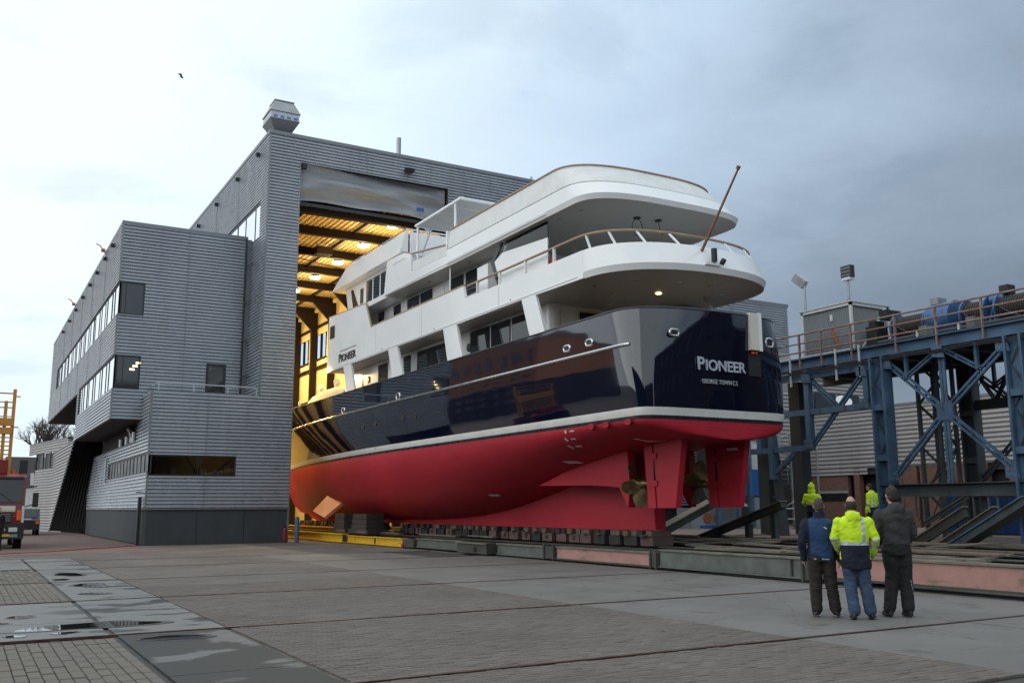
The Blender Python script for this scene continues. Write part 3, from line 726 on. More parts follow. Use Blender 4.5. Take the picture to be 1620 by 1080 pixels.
window('x', SX, SY-0.02, 65.0, *LO, 11, 'win_sky', widths=[1.2, 0.6, 1, 0.5, 1.2, 0.6, 1.1, 0.5, 1, 0.6, 0.8])
bx('sill', 'cladding_trim', hall, SX-0.07, SX+0.02, SY-0.02, 84.0, UP[0]-0.06, UP[0]); bx('sill', 'cladding_trim', hall, SX-0.07, 7.15, SY-0.07, SY-0.005, UP[0]-0.07, UP[0]-0.005)
bx('sill', 'cladding_trim', hall, SX-0.07, SX+0.02, SY-0.02, 65.0, LO[0]-0.06, LO[0]); bx('sill', 'cladding_trim', hall, SX-0.07, 7.15, SY-0.07, SY-0.005, LO[0]-0.07, LO[0]-0.005)
bx('wall_core', 'soffit', hall, SX+0.3, TX-0.35, SY+0.2, SY+0.3, 6.0, 15.6)
bx('wall_core', 'soffit', hall, SX+0.2, SX+0.28, SY+0.31, 90.2, 8.95, 15.6)
bx('wall_core', 'soffit', hall, SX+0.2, SX+0.28, SY+0.31, 66, 6.0, 8.94)
for z0, z1 in ((5.93, LO[0]-0.07), (LO[1], UP[0]-0.08), (UP[1], 15.7)):
    bx('corner_trim', 'cladding_trim', hall, SX-0.06, SX+0.03, SY-0.065, SY+0.04, z0, z1)
bx('soffit', 'soffit', hall, SX-0.05, LX+4, SY-0.04, 66.0, 5.88, 5.95)
bx('soffit', 'soffit', hall, SX-0.05, TX, 66.0, 90.3, 8.84, 8.9)
bx('return_wall', 'black_slat', hall, SX, LX+0.3, 65.9, 66.0, 5.95, 8.84)
bx('parapet', 'cladding_trim', hall, SX-0.08, TX-0.28, SY-0.09, SY+0.25, 15.68, 15.83)
bx('parapet', 'cladding_trim', hall, SX-0.081, SX+0.25, SY+0.25, 90.4, 15.68, 15.83)
bx('roof', 'plinth', hall, SX, TX, SY+0.1, 90.3, 15.6, 15.67)
bx('end_wall', 'cladding', hall, SX, TX, 90.24, 90.3, 8.9, 15.7)
# recess beside the tower with drain pipe and brackets
bx('recess_wall', 'cladding_trim', hall, TX-0.32, TX-0.06, SY-0.02, SY+0.1, 7.1, 15.7)
MB().tube((TX-0.36, SY-0.10, 7.1), (TX-0.36, SY-0.10, 15.7), 0.05).build('downpipe', 'black', hall)
for z in (8.3, 10.2, 12.2, 14.2): MB().bar((TX-0.4, SY-0.1, z), (TX-0.05, SY-0.55, z+0.12), 0.05).build('bracket', 'dark_frame', hall)
# --- tower side
clad('x', TX, FY, SY, 7.05, 15.48); clad('x', TX, FY, 95.0, 15.48, 20.75, holes=[(47.75, 56.2, 15.48, 17.45)])
window('x', TX, 47.75, 56.2, 15.48, 17.45, 5, 'win_sky', widths=[1.1, 2.0, 1.8, 1.8, 1.7], fw=0.1)
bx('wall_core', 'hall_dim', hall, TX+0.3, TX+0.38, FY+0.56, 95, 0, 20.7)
bx('corner_trim', 'cladding_trim', hall, TX-0.06, TX+0.03, FY-0.065, FY+0.05, 7.1, 20.78)
bx('parapet', 'cladding_trim', hall, TX-0.09, 29.05, FY-0.10, FY+0.3, 20.75, 20.93)
bx('parapet', 'cladding_trim', hall, TX-0.091, TX+0.3, FY+0.3, 95, 20.75, 20.93)
bx('parapet', 'cladding_trim', hall, 29.06, 48.78, FY-0.10, FY+0.3, 15.2, 15.41)
bx('wing_panel', 'cladding_far', hall, 46.2, 48.7, FY-0.09, FY-0.055, 9.5, 11.9)
bx('roof', 'plinth', hall, TX+0.4, 29, FY+0.3, 95, 20.3, 20.4)
bx('roof', 'plinth', hall, 29.0, 48.6, FY+0.31, 90, 15.1, 15.18)
for y in (48.2, 52.6, 57.8, 63.0): bx('parapet_spotlight', 'black', hall, TX-0.28, TX-0.06, y, y+0.16, 20.05, 20.25)
for y in (51.8, 54.9, 58.5, 62, 66, 70.5, 75, 80): bx('parapet_spotlight', 'black', hall, SX-0.26, SX-0.05, y, y+0.16, 15.1, 15.28)
for xq in (9.85,): bx('sheet_joint', 'cladding_trim', hall, xq, xq+0.035, FY-DEP-0.012, FY-DEP+0.002, 1.68, 3.12); bx('sheet_joint', 'cladding_trim', hall, xq, xq+0.035, FY-DEP-0.012, FY-DEP+0.002, 4.14, 7.04)
for xq in (17.6, 21.4, 25.2): bx('sheet_joint', 'cladding_trim', hall, xq, xq+0.035, FY-DEP-0.012, FY-DEP+0.002, 19.44, 20.74)
for xq in (9.1,): bx('sheet_joint', 'cladding_trim', hall, xq, xq+0.035, SY-DEP-0.012, SY-DEP+0.002, 7.2, 15.66)
for yq in (55.0, 61.0, 67.0, 73.0, 79.0): bx('sheet_joint', 'cladding_trim', hall, SX-DEP-0.012, SX-DEP+0.002, yq, yq+0.04, 12.8, 15.66); bx('sheet_joint', 'cladding_trim', hall, SX-DEP-0.012, SX-DEP+0.002, yq, yq+0.04, 9.1, 11.0)
for yq in (52.6, 58.0, 64.0): bx('sheet_joint', 'cladding_trim', hall, TX-DEP-0.012, TX-DEP+0.002, yq, yq+0.04, 17.5, 20.7)
# --- hall inside
E0 = 95.0
bx('ceiling', 'hall_yellow', hall, TX+0.4, 24.6, FY+1.0, E0, 18.05, 18.09)
rb = MB(); x = TX+0.5
while x < 24.5: rb.box(x, x+0.14, FY+1.02, E0-0.1, 17.99, 18.05); x += 0.32
rb.build('ceiling_ribs', 'hall_yellow', hall)
bx('end_wall', 'hall_yellow', hall, TX+0.4, 24.6, E0, E0+0.1, 0, 19.3)
WH = []
for k in range(9):
    ya = 49.0+4.55*k
    WH.append((ya+0.9, ya+3.6))
yy = FY+0.32; rw = MB()
rw.box(24.5, 24.6, yy, E0, 0, 13.7); rw.box(24.5, 24.6, yy, E0, 15.7, 19.3)
for a, b in WH:
    rw.box(24.5, 24.6, yy, a, 13.7, 15.7); yy = b
rw.box(24.5, 24.6, yy, E0, 13.7, 15.7)
rw.build('inner_wall', 'hall_yellow', hall)
mc = bpy.data.materials.new('hall_pane'); mc.use_nodes = True
b_ = mc.node_tree.nodes['Principled BSDF']; b_.inputs['Transmission Weight'].default_value = 1.0; b_.inputs['Roughness'].default_value = 0.0; b_.inputs['IOR'].default_value = 1.0; b_.inputs['Base Color'].default_value = (0.85, 0.95, 1, 1)
M['hall_pane'] = mc
for a, b in WH:
    f = MB().box(24.42, 24.62, a, a+0.08, 13.7, 15.7).box(24.42, 24.62, b-0.08, b, 13.7, 15.7).box(24.42, 24.62, (a+b)/2-0.04, (a+b)/2+0.04, 13.7, 15.7).box(24.40, 24.49, a-0.1, b+0.1, 13.6, 13.69).build('window', 'hall_steel', hall)
    new_obj('pane', [(24.55, a, 13.7), (24.55, b, 13.7), (24.55, b, 15.7), (24.55, a, 15.7)], [(0,1,2,3)], 'hall_pane', f)
for k in range(11):
    y = 48.0+4.5*k
    fr = MB().box(TX+0.7, 24.2, y+0.06, y+0.22, 17.55, 17.93).box(TX+0.7, 24.2, y-0.02, y+0.30, 17.50, 17.55).box(TX+0.7, 24.2, y-0.02, y+0.30, 17.93, 17.98)
    fr.box(23.95, 24.45, y, y+0.3, 0, 17.6).box(TX+0.4, TX+0.8, y, y+0.3, 0, 17.6)
    fr.ext([(24.0, 17.5), (22.6, 17.5), (24.0, 16.1)], 'y', y+0.02, y+0.26)
    fr.build('roof_frame', 'hall_steel', hall)
for xx in (15.2, 19.1, 22.3): bx('purlin', 'hall_steel', hall, xx, xx+0.12, FY+1.0, E0, 17.84, 17.985)
for z in (6.5, 10.2, 12.9, 16.3): bx('wall_rail', 'hall_steel', hall, 24.3, 24.48, FY+0.5, E0, z, z+0.15)
for k in (2, 4, 6): MB().bar((13.5, 48.3+4.5*k, 17.8), (23.8, 52.8+4.5*k, 17.8), 0.05).build('bracing', 'hall_steel', hall)
struct(MB().box(14.0, 22.45, FY+0.0, E0, -0.03, 0.002).box(TX+0.4, 13.99, FY+0.56, E0, -0.03, 0.002).box(22.46, 24.5, FY+0.31, E0, -0.03, 0.002).build('hall_floor', 'concrete'))
# curtain door, half raised and bulging
random.seed(5); rows = []
for i in range(17):
    t = i/16; row = []
    for k in range(46):
        s = k/45; x = 14.0+8.45*s
        top = 19.75; bot = 17.42+0.20*math.sin(s*3.0+0.4)+0.06*math.sin(s*11)
        z = top+(bot-top)*t
        bulge = 0.30*math.sin(math.pi*min(1, t*1.15))*(0.6+0.4*math.sin(s*4+1)) + 0.13*math.sin(t*11+s*4.5) + 0.08*math.sin(t*19-s*7) + 0.10*max(0, math.sin(t*7-s*6+1))
        row.append((x, FY+0.36-bulge*0.75-0.08*(mnoise.noise(Vector((x*0.8, t*4, 3)))), z))
    rows.append(row)
MB().grid(rows).build('door_curtain', 'curtain', hall, smooth=70)
bx('door_bar', 'dark_frame', hall, 14.0, 22.45, FY+0.38, FY+0.52, 17.28, 17.46)
bx('door_bar', 'hall_steel', hall, 14.0, 22.45, FY+0.55, FY+0.95, 17.0, 17.27)
bx('door_plate', 'container_blue', hall, 20.6, 21.05, FY-0.02, FY-0.0, 17.85, 18.05)
# far low wing on the left with window band, and the slanted leg of the office block
A = Vector((6.4, 78.0, 0)); B = Vector((4.59, 88.5, 0)); dv = (B-A)
def wingcorr(t0, t1, z0, z1):
    st = PER/4; rows = []; k = 0; nrm = Vector((-dv.y, dv.x, 0)).normalized()
    if nrm.y > 0: nrm = -nrm
    z = z0
    while z < z1+1e-6:
        d = 0.06*(0.5+0.5*math.cos(2*math.pi*z/0.21)); p = A+dv*t0+nrm*d; q = A+dv*t1+nrm*d
        rows.append([(q.x, q.y, z), (p.x, p.y, z)]); z += 0.0525
    MB().grid(rows).build('cladding_sheet', 'cladding_far', hall, smooth=60)
wingcorr(-0.05, 1.0, 6.0, 6.85); wingcorr(-0.05, 0.78, 0.0, 4.75)
p0 = A+dv*-0.05; p1 = A+dv
MB().bar((p0.x+0.1, p0.y+0.1, 6.88), (p1.x+0.1, p1.y+0.1, 6.88), 0.3, 0.12).build('parapet', 'cladding_trim', hall)
for k in range(4):
    q0 = A+dv*(-0.02+0.2*k); q1 = A+dv*(0.17+0.2*k); off = Vector((0.12, 0.05, 0))
    f = MB().bar((q1.x, q1.y, 4.78), (q1.x, q1.y, 6.0), 0.08).build('window', 'dark_frame', hall)
    new_obj('pane', [(q0.x+0.1, q0.y, 4.75), (q1.x+0.1, q1.y, 4.75), (q1.x+0.1, q1.y, 6.0), (q0.x+0.1, q0.y, 6.0)], [(0,1,2,3)], 'win_dull', f)
bx('wall_core', 'soffit', hall, 6.9, 12, 80, 92, 0, 6.8)
corr('x', SX, 64.5, 84.0, 0.0, 5.95, a0f=lambda z: 66.0+(5.95-z)/5.95*14.6, per=0.21).build('cladding_sheet', 'cladding_far', hall, smooth=60, fixn=False)
rows = []
for i in range(25):
    t = i/24; w = 0.05*(i % 2)
    rows.append([(SX+0.02+(LX+0.3-SX)*t, 66.0+(0.6)*t-w, 5.9), (SX+0.02+(LX+0.3-SX)*t, 80.6-10.0*t-w, 0.0)])
MB().grid(rows).build('slat_screen', 'black_slat', hall)
for k, y in enumerate((50.9, 53.2, 55.4)): MB().tube((LX-0.05, y, 4.95), (LX-0.05, y, 5.35+0.1*(k==0)), 0.14).build('roof_vent_stub', 'galv', hall)
MB().pipe([(LX-0.05, 51.6, 4.95), (LX-0.05, 51.6, 5.4), (LX-0.05, 52.0, 5.65), (LX-0.05, 52.5, 5.7)], 0.17).build('duct', 'galv', hall, smooth=50)
bx('wall_box', 'grey_box', hall, LX-0.12, LX-0.03, 60.8, 61.6, 3.2, 4.6)
bx('camera_bracket', 'pale_rail', hall, LX-0.3, LX-0.05, 47.6, 47.8, 2.35, 2.45)

# things fixed on or standing at the hall
v = empty('roof_ventilator', (13.3, 47.6, 20.93), 'galvanised hourglass ventilator on the roof corner of the tall hall', 'ventilator')
def frust(mb, c, a, z0, b, z1):
    x, y = c; vs = [(x-a, y-a, z0), (x+a, y-a, z0), (x+a, y+a, z0), (x-a, y+a, z0), (x-b, y-b, z1), (x+b, y-b, z1), (x+b, y+b, z1), (x-b, y+b, z1)]
    mb.add(vs, [(0,3,2,1),(4,5,6,7),(0,1,5,4),(1,2,6,5),(2,3,7,6),(3,0,4,7)])
c = (13.2, 47.7)
mb = MB(); frust(mb, c, 0.42, 20.94, 0.42, 21.25); mb.build('neck', 'galv', v)
mb = MB(); frust(mb, c, 0.45, 21.25, 0.80, 21.85); mb.build('base', 'cladding_trim', v)
mb = MB(); frust(mb, c, 0.76, 21.86, 0.76, 22.25); mb.build('louvre_band', 'vent_pale', v)
for k in range(4): bx('louvre', 'vent_blue', v, c[0]-0.62+0.36*k, c[0]-0.42+0.36*k, c[1]-0.785, c[1]-0.765, 21.93, 22.03)
mb = MB(); frust(mb, c, 0.82, 22.26, 0.50, 22.95); mb.build('hood', 'galv', v)
mb = MB(); frust(mb, c, 0.53, 22.95, 0.53, 23.0); mb.build('cap', 'cladding_trim', v)
pp = MB().tube((21.8, 52, 20.4), (21.8, 52, 24.3), 0.14).build('chimney_pipe', 'galv'); tag(pp, 'slim metal flue pipe rising from the tall hall roof', 'pipe')
ap = MB().tube((30.2, 50, 15.2), (30.2, 50, 22.6), 0.035, n=6).tube((30.2, 50, 22.3), (30.2, 50, 22.6), 0.07, n=6).build('antenna', 'galv'); tag(ap, 'thin antenna behind the white top deck of the yacht', 'antenna')
mb2 = MB().tube((16.2, 56, 20.4), (16.2, 56, 26.5), 0.02, n=6).build('antenna', 'galv'); tag(mb2, 'hair thin whip antenna on the hall roof behind the ventilator', 'antenna')
fl = empty('floodlight', (20.0, FY-0.1, 19.9), 'black floodlight fixed on the corrugated band above the door', 'floodlight')
MB().ext([(FY-0.45, 19.86), (FY-0.1, 19.92), (FY-0.1, 20.12), (FY-0.5, 20.08)], 'x', 19.8, 20.25).build('housing', 'black', fl)
MB().bar((20.02, FY-0.15, 20.1), (20.02, FY-0.02, 20.25), 0.06).build('bracket', 'dark_frame', fl)
sf = MB().box(14.02, 14.25, FY-0.22, FY-0.02, 19.1, 19.38).build('door_sensor', 'black'); tag(sf, 'small black sensor box at the top left corner of the open door', 'sensor box')
for k, (y, lb) in enumerate(((55.8, 'orange lamp on curved arm at the office roof edge, nearer of two'), (72.0, 'orange lamp on curved arm at the office roof edge, farther of two'))):
    l = empty('roof_edge_lamp', (SX-0.2, y, 15.8), lb, 'lamp', 'orange roof edge lamps')
    MB().pipe([(SX-0.05, y, 15.7), (SX-0.22, y, 15.9), (SX-0.38, y, 16.12), (SX-0.58, y, 16.2)], 0.03).build('arm', 'rust_orange', l)
    MB().box(SX-0.30, SX-0.10, y-0.08, y+0.08, 15.78, 15.95).build('lamp_head', 'rust_orange', l)
    MB().tube((SX-0.1, y-0.2, 15.25), (SX-0.1, y-0.2, 15.6), 0.06).build('bulb', 'vent_pale', l)
bo = MB().tube((14.25, 45.9, 0), (14.25, 45.9, 1.18), 0.11, n=14).tube((14.25, 45.9, 1.18), (14.25, 45.9, 1.24), 0.11, 0.06, n=14).build('bollard', 'gantry_blue', smooth=40); tag(bo, 'slate blue steel bollard at the left edge of the hall door', 'bollard')
fe = empty('fire_extinguisher', (13.75, FY-0.12, 0.05), 'red extinguisher standing against the dark plinth by the door', 'extinguisher')
MB().tube((13.78, FY-0.12, 0.05), (13.78, FY-0.12, 0.62), 0.1, n=12).tube((13.78, FY-0.12, 0.62), (13.78, FY-0.12, 0.72), 0.1, 0.04, n=12).build('cylinder', 'red_dull', fe, smooth=40)
MB().box(13.74, 13.82, FY-0.16, FY-0.08, 0.72, 0.82).build('valve', 'black', fe)
# ceiling lamps, lit
nm = ['nearest the open door', 'second from the open door', 'third from the open door', 'fourth from the open door', 'fifth, beside the jamb']
for k in range(9):
    y = 48.69+4.66*k
    lab = 'lit round lamp under the hall roof, ' + (nm[k] if k < 5 else 'deep inside out of sight')
    if k >= 5: lab = 'lit round lamp deep in the hall, hidden, %s of the back row' % ['first', 'second', 'third', 'fourth'][k-5]
    l = empty('high_bay_lamp', (20.15, y, 17.5), lab, 'lamp', 'lit lamps under the hall roof')
    MB().tube((20.15, y, 17.52), (20.15, y, 17.86), 0.36, 0.12, n=16).build('reflector', 'hall_steel', l, smooth=40)
    MB().tube((20.15, y, 17.44), (20.15, y, 17.51), 0.34, 0.36, n=16).build('lens', 'lamp_glow', l)
    MB().tube((20.15, y, 17.85), (20.15, y, 18.0), 0.03, n=6).build('rod', 'hall_steel', l)
    ld = bpy.data.lights.new('lamp_light', 'SPOT'); ld.energy = 4400; ld.spot_size = R(160); ld.spot_blend = 0.7; ld.color = (1.0, 0.74, 0.38); ld.shadow_soft_size = 0.3
    lo = bpy.data.objects.new('lamp_light', ld); col.objects.link(lo); lo.parent = l; lo.location = (0, 0, -0.1)
    l2 = bpy.data.lights.new('lamp_spill', 'POINT'); l2.energy = 400; l2.color = (1.0, 0.78, 0.42); l2.shadow_soft_size = 0.4
    lo = bpy.data.objects.new('lamp_spill', l2); col.objects.link(lo); lo.parent = l; lo.location = (0, 0, -0.7)
ht = empty('unit_heater', (18.4, 55.8, 17.6), 'box shaped unit heater hanging under the yellow hall roof', 'heater')
MB().box(17.9, 18.9, 55.4, 56.2, 17.25, 17.7).build('casing', 'hall_steel', ht)
for x in (18.0, 18.8): MB().tube((x, 55.8, 17.7), (x, 55.8, 18.0), 0.03, n=6).build('hanger', 'hall_steel', ht)

# lit lamps along the left inner wall; from the yard they show only as glints in the hull
wn_ = ['nearest the door', 'second from the door', 'third from the door', 'fourth from the door', 'deepest in the hall']
for k in range(5):
    y = 50.6+4.55*k
    l = empty('wall_lamp', (TX+0.75, y, 9.0), 'lit lamp box on the left inner hall wall behind the jamb, '+wn_[k], 'lamp', 'lit lamps on the left inner wall')
    MB().box(TX+0.42, TX+0.60, y-0.55, y+0.55, 8.85, 9.2).build('housing', 'hall_steel', l); MB().box(TX+0.602, TX+0.63, y-0.5, y+0.5, 8.9, 9.15).build('lens', 'lamp_glow', l)
    ld = bpy.data.lights.new('lamp_light', 'AREA'); ld.energy = 300; ld.color = (1.0, 0.66, 0.26); ld.shape = 'RECTANGLE'; ld.size = 1.0; ld.size_y = 0.25
    lo = bpy.data.objects.new('lamp_light', ld); col.objects.link(lo); lo.parent = l; lo.location = (-0.05, 0, 0.02); lo.rotation_euler = Vector((0.9, -0.1, -0.45)).to_track_quat('-Z', 'Y').to_euler()
# ================================================================== YACHT
XC = 18.15
yacht = empty('motor_yacht', (XC, 40, 0.95), 'large white motor yacht with navy hull and red bottom, stern out of the hall', 'yacht')
def lerp(a, b, t): return a+(b-a)*t
def itab(tab, x):
    if x <= tab[0][0]: return tab[0][1]
    for (a, va), (b, vb) in zip(tab[:-1], tab[1:]):
        if x <= b:
            t = (x-a)/(b-a); return va+(vb-va)*t
    return tab[-1][1]
STEM = [(0.95, 55.0), (1.4, 57.8), (1.9, 59.3), (2.35, 60.0), (3.2, 60.7), (4.1, 61.3), (5.9, 62.8), (6.9, 63.8), (8.0, 64.8)]
ZB = [(19.6, 3.48), (22, 3.3), (25, 2.8), (28, 2.15), (31, 1.58), (34, 1.25), (38, 1.1), (50, 1.05), (54, 0.98), (58, 1.02), (61.3, 1.45)]
def smooth_zb(y): return (itab(ZB, y-1.2)+2*itab(ZB, y)+itab(ZB, y+1.2))/4
def taper(y, z):
    t = max(0, min(1, (z-4.0)/2.9)); y1 = lerp(34, 43, t); ys = itab(STEM, z); p = lerp(2.0, 2.7, t)
    if y <= y1: return 1.0
    return max(0.0, 1-((y-y1)/(ys-y1))**p)
def ztop(y): return 6.88+(0.0024*(y-45)**2 if y > 45 else 0)
NS = 14; YS = [20.6+i*0.9 for i in range(0, 47)]
def stern(B, Ya, L, e, n=NS):
    out = []
    for i in range(n+1):
        t = (i/n)*math.pi/2
        out.append((B*math.sin(t)**(2/e), Ya+L*(1-math.cos(t)**(2/e))))
    return out
def side_grid(rows_fn, nrow):
    """rows_fn(q) -> list of (hb, y, z); returns both sides as one joined surface"""
    mb = MB(); P = []; S = []
    def sq(y):
        t = max(0, min(1, (29-y)/9.0)); return 1-0.265*t*t*(3-2*t)
    for i in range(nrow):
        r = rows_fn(i/(nrow-1)); P.append([(XC-h, y, z) for h, y, z in r]); S.append([(XC+h*sq(y), y, z) for h, y, z in reversed(r)])
    rows = [s[:-1]+p for s, p in zip(S, P)]
    mb.grid(rows); return mb
def top_row(z_of, B, Ya, L, e, inset=0):
    row = []
    for h, y in stern(B, Ya, L, e): row.append((h, y, z_of(y)))
    y0 = Ya+L
    n = 44
    for i in range(1, n+1):
        t = i/n; z_ = z_of(45); yst = itab(STEM, z_of(63.5))-inset
        y = y0+(yst-y0)*(t**0.93); z = z_of(y)
        row.append((B*taper(y, z) if i < n else 0.0, y, z))
    return row
def band(z_of0, z_of1, B0, B1, A0, A1, L0, L1, e0, e1):
    def f(q):
        return top_row(lambda y: lerp(z_of0(y), z_of1(y), q), B1-(B1-B0)*max(0, 1-q/0.62)**1.7, lerp(A0, A1, q), lerp(L0, L1, q), lerp(e0, e1, q))
    return f
# topsides, boot stripe
side_grid(band(lambda y: 4.21, ztop, 3.0, 3.15, 19.40, 19.27, 0.95, 1.55, 5.2, 2.75), 20).build('topsides', 'navy_hull', yacht, smooth=50)
side_grid(band(lambda y: 4.0, lambda y: 4.21, 2.98, 3.015, 19.41, 19.385, 0.95, 0.95, 5.2, 5.2), 3).build('boot_stripe', 'boot_white', yacht, smooth=30)
side_grid(band(lambda y: 3.9, lambda y: 4.0, 2.965, 2.975, 19.425, 19.42, 0.95, 0.95, 5.2, 5.2), 2).build('boot_line', 'boot_dark', yacht, smooth=30)
side_grid(band(lambda y: 5.9, ztop, 3.05, 3.03, 19.45, 19.43, 1.5, 1.5, 2.75, 2.75), 3).build('bulwark_inside', 'ship_white', yacht, smooth=50)
# underbody
def under_hb(y, z):
    zb = smooth_zb(y); zt = 3.9
    if z <= zb: return 0.0
    k = min(1, (z-zb)/(zt-zb)); bow = max(0, min(1, (y-46)/14)); ste = max(0, min(1, (27-y)/7))
    n = lerp(lerp(2.2, 1.3, bow), 2.3, ste); m = lerp(lerp(1.55, 1.1, bow), 2.0, ste)
    return 2.965*taper(y, 4.0)*(max(0, 1-(1-k)**n))**(1/m)
def under_row(k):
    row = []
    def bowmap(y, z):
        return y if y <= 50 else 50+(y-50)*(itab(STEM, z)-50)/11.3
    base = stern(1.0, 19.43, 0.95, 5.2)
    for h, y in base:
        yy = max(y, 19.45); zb = lerp(smooth_zb(20.2), 3.9, 0); z = zb+(3.9-zb)*k
        hb = under_hb(20.2, z) if k > 0 else 0
        row.append((hb*h, lerp(20.2, y, 1) if k > 0 else y, z))
    n = 50
    for i in range(1, n+1):
        y = 20.2+(61.3-20.2)*i/n; zb = smooth_zb(y); z = zb+(3.9-zb)*k
        hb = under_hb(y, z)
        if i == n: hb = 0.0
        row.append((hb, bowmap(y, z), z))
    return row
side_grid(lambda q: under_row(q**1.4), 22).build('underbody', 'antifoul', yacht, smooth=45)
# centre keel, bossings, rudders
kp = [(22.75, 0.95), (23.5, 0.93), (40, 0.93), (52, 0.93), (54.0, 0.95), (55.4, 1.15), (56.0, 1.7), (50, 1.6), (36, 1.6), (30, 2.2), (26.5, 2.7), (23.2, 3.2), (22.85, 2.6)]
MB().ext(kp, 'x', XC-0.20, XC+0.20).build('keel', 'antifoul', yacht)
for s, xs in ((-1, XC-1.15), (1, XC+1.15)):
    bp = [(27.6, 2.35), (25.0, 3.0), (22.62, 3.42), (22.52, 2.32), (22.62, 1.62), (23.05, 2.22), (24.6, 2.30)]
    MB().ext(bp, 'x', xs-0.13, xs+0.13).build('shaft_bossing', 'antifoul', yacht)
    r_ = MB().ext([(21.42, 3.55), (20.12, 3.66), (20.52, 1.60), (21.30, 1.60)], 'x', xs-0.10, xs+0.10).build('rudder', 'antifoul', yacht)
    MB().ext([(21.85, 3.5), (21.47, 3.55), (21.36, 1.60), (21.70, 1.60)], 'x', xs-0.11, xs+0.11).build('leading_piece', 'antifoul', r_)
    for z in (2.28, 3.05): MB().box(xs-0.14, xs+0.14, 21.25, 21.62, z-0.08, z+0.08).build('hinge', 'antifoul', r_)
    MB().box(xs-0.112, xs+0.112, 21.40, 21.44, 2.38, 2.96).build('hinge_gap', 'black', r_)
    MB().box(xs-0.106, xs+0.106, 20.25, 21.3, 2.985, 3.0).build('weld_seam', 'antifoul_dark', r_)
    pc = Vector((xs, 22.2, 2.30))
    pr = MB().tube(pc+V(0, 0.33, 0), pc+V(0, -0.22, 0), 0.15, 0.11, n=16).tube(pc+V(0, -0.22, 0), pc+V(0, -0.42, 0), 0.11, 0.03, n=16).build('propeller', 'bronze', yacht, smooth=40)
    for kb in range(5):
        a = 2*math.pi*kb/5+0.35*s; rows = []
        for i in range(10):
            t = i/9; rr = 0.10+0.60*t; ch = 0.17*math.sin(math.pi*min(1, 0.22+0.72*t))**0.7*1.55*(1 if t < 0.97 else 0.6)
            tw = R(62-34*t)*s; row = []
            for j in range(9):
                c_ = (j/8-0.5)*2*ch*(1.0 if t < 0.85 else math.sqrt(max(0.05, 1-((t-0.85)/0.16)**2)))
                px_, py_ = c_*math.cos(tw), c_*math.sin(tw)
                ca, sa = math.cos(a), math.sin(a)
                row.append(pc+V(ca*rr-sa*px_*1.0, py_*0.55, sa*rr+ca*px_))
            rows.append(row)
        MB().grid(rows).build('blade', 'bronze', pr, smooth=60)
    MB().tube(pc+V(0, 0.3, 0), pc+V(0, 1.4, 0.0), 0.09, n=12).build('shaft', 'steel_bright', yacht, smooth=40)
# stabiliser fin
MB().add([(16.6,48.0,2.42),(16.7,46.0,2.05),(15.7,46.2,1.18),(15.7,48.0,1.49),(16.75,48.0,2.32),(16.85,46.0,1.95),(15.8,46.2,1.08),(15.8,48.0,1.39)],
    [(0,1,2,3),(7,6,5,4),(0,4,5,1),(1,5,6,2),(2,6,7,3),(3,7,4,0)]).build('stabiliser_fin', 'fin_lamplit', yacht)
def on_hull(y, z, m, w, h, nm, t=0.05):
    x = XC-under_hb(y, z)-0.01; x2 = XC-under_hb(y-w, z)-0.01
    dzx = XC-under_hb(y, z+h)-0.01
    MB().add([(x, y, z), (x2, y-w, z), (x2+(dzx-x), y-w, z+h), (dzx, y, z+h), (x-t, y, z), (x2-t, y-w, z), (x2+(dzx-x)-t, y-w, z+h), (dzx-t, y, z+h)],
        [(3,2,1,0),(4,5,6,7),(0,1,5,4),(1,2,6,5),(2,3,7,6),(3,0,4,7)]).build(nm, m, yacht)
for y, z in ((25.1, 2.98), (30.6, 2.03), (21.2, 3.43)): on_hull(y, z, 'mark_white', 0.40, 0.07, 'zinc_anode')
MB().box(19.13, 19.195, 20.45, 20.85, 3.22, 3.30).build('zinc_anode', 'mark_white', yacht)
for yq, z in ((23.10, 3.79), (23.3, 3.58), (23.55, 3.39)):
    on_hull(yq, z, 'mark_white', 0.22, 0.035, 'draught_mark', 0.004); on_hull(yq+0.28, z-0.03, 'mark_white', 0.09, 0.09, 'draught_mark', 0.004)
for y in (21.9, 21.2, 20.2): MB().tube((15.3, y+0.1, 3.84), (15.02, y-0.12, 3.84), 0.085, n=14).build('exhaust_outlet', 'antifoul', yacht, smooth=40)
# rubbing strake
def plan_at(z, B, Ya, L, e, y1):
    pts = []
    for h, y in stern(B, Ya, L, e, 20):
        if y >= 19.95 or h > 0.97*B: pts.append((h, y))
    y = Ya+L+0.5
    while y < y1: pts.append((B*taper(y, z), y)); y += 0.8
    return pts
for s in (-1, 1):
    pl = plan_at(5.9, 3.17, 19.32, 1.3, 3.4, 62.4)
    def sx(h, y):
        t = max(0, min(1, (29-y)/9.0)); return XC+s*h*(1-(0.265*t*t*(3-2*t) if s > 0 else 0))
    MB().pipe([(sx(h, y), y, 5.9) for h, y in pl], 0.05, 8).build('rubbing_strake', 'steel_bright', yacht, smooth=40)
    MB().pipe([(sx(h, y), y, ztop(y)+0.015) for h, y in [(q[0], q[1]) for q in top_row(ztop, 3.12, 19.30, 1.52, 2.75)][:-2]], 0.045, 6).build('cap_rail', 'boot_dark', yacht, smooth=40)
# main deck
dk = top_row(lambda y: 5.9, 3.0, 19.5, 1.5, 2.75)
MB().add([(XC-h, y, 5.9) for h, y, z in dk]+[(XC+h*(0.8 if y < 29 else 1), y, 5.9) for h, y, z in reversed(dk[1:-1])], [tuple(range(2*len(dk)-2))]).build('main_deck', 'teak_pale', yacht)
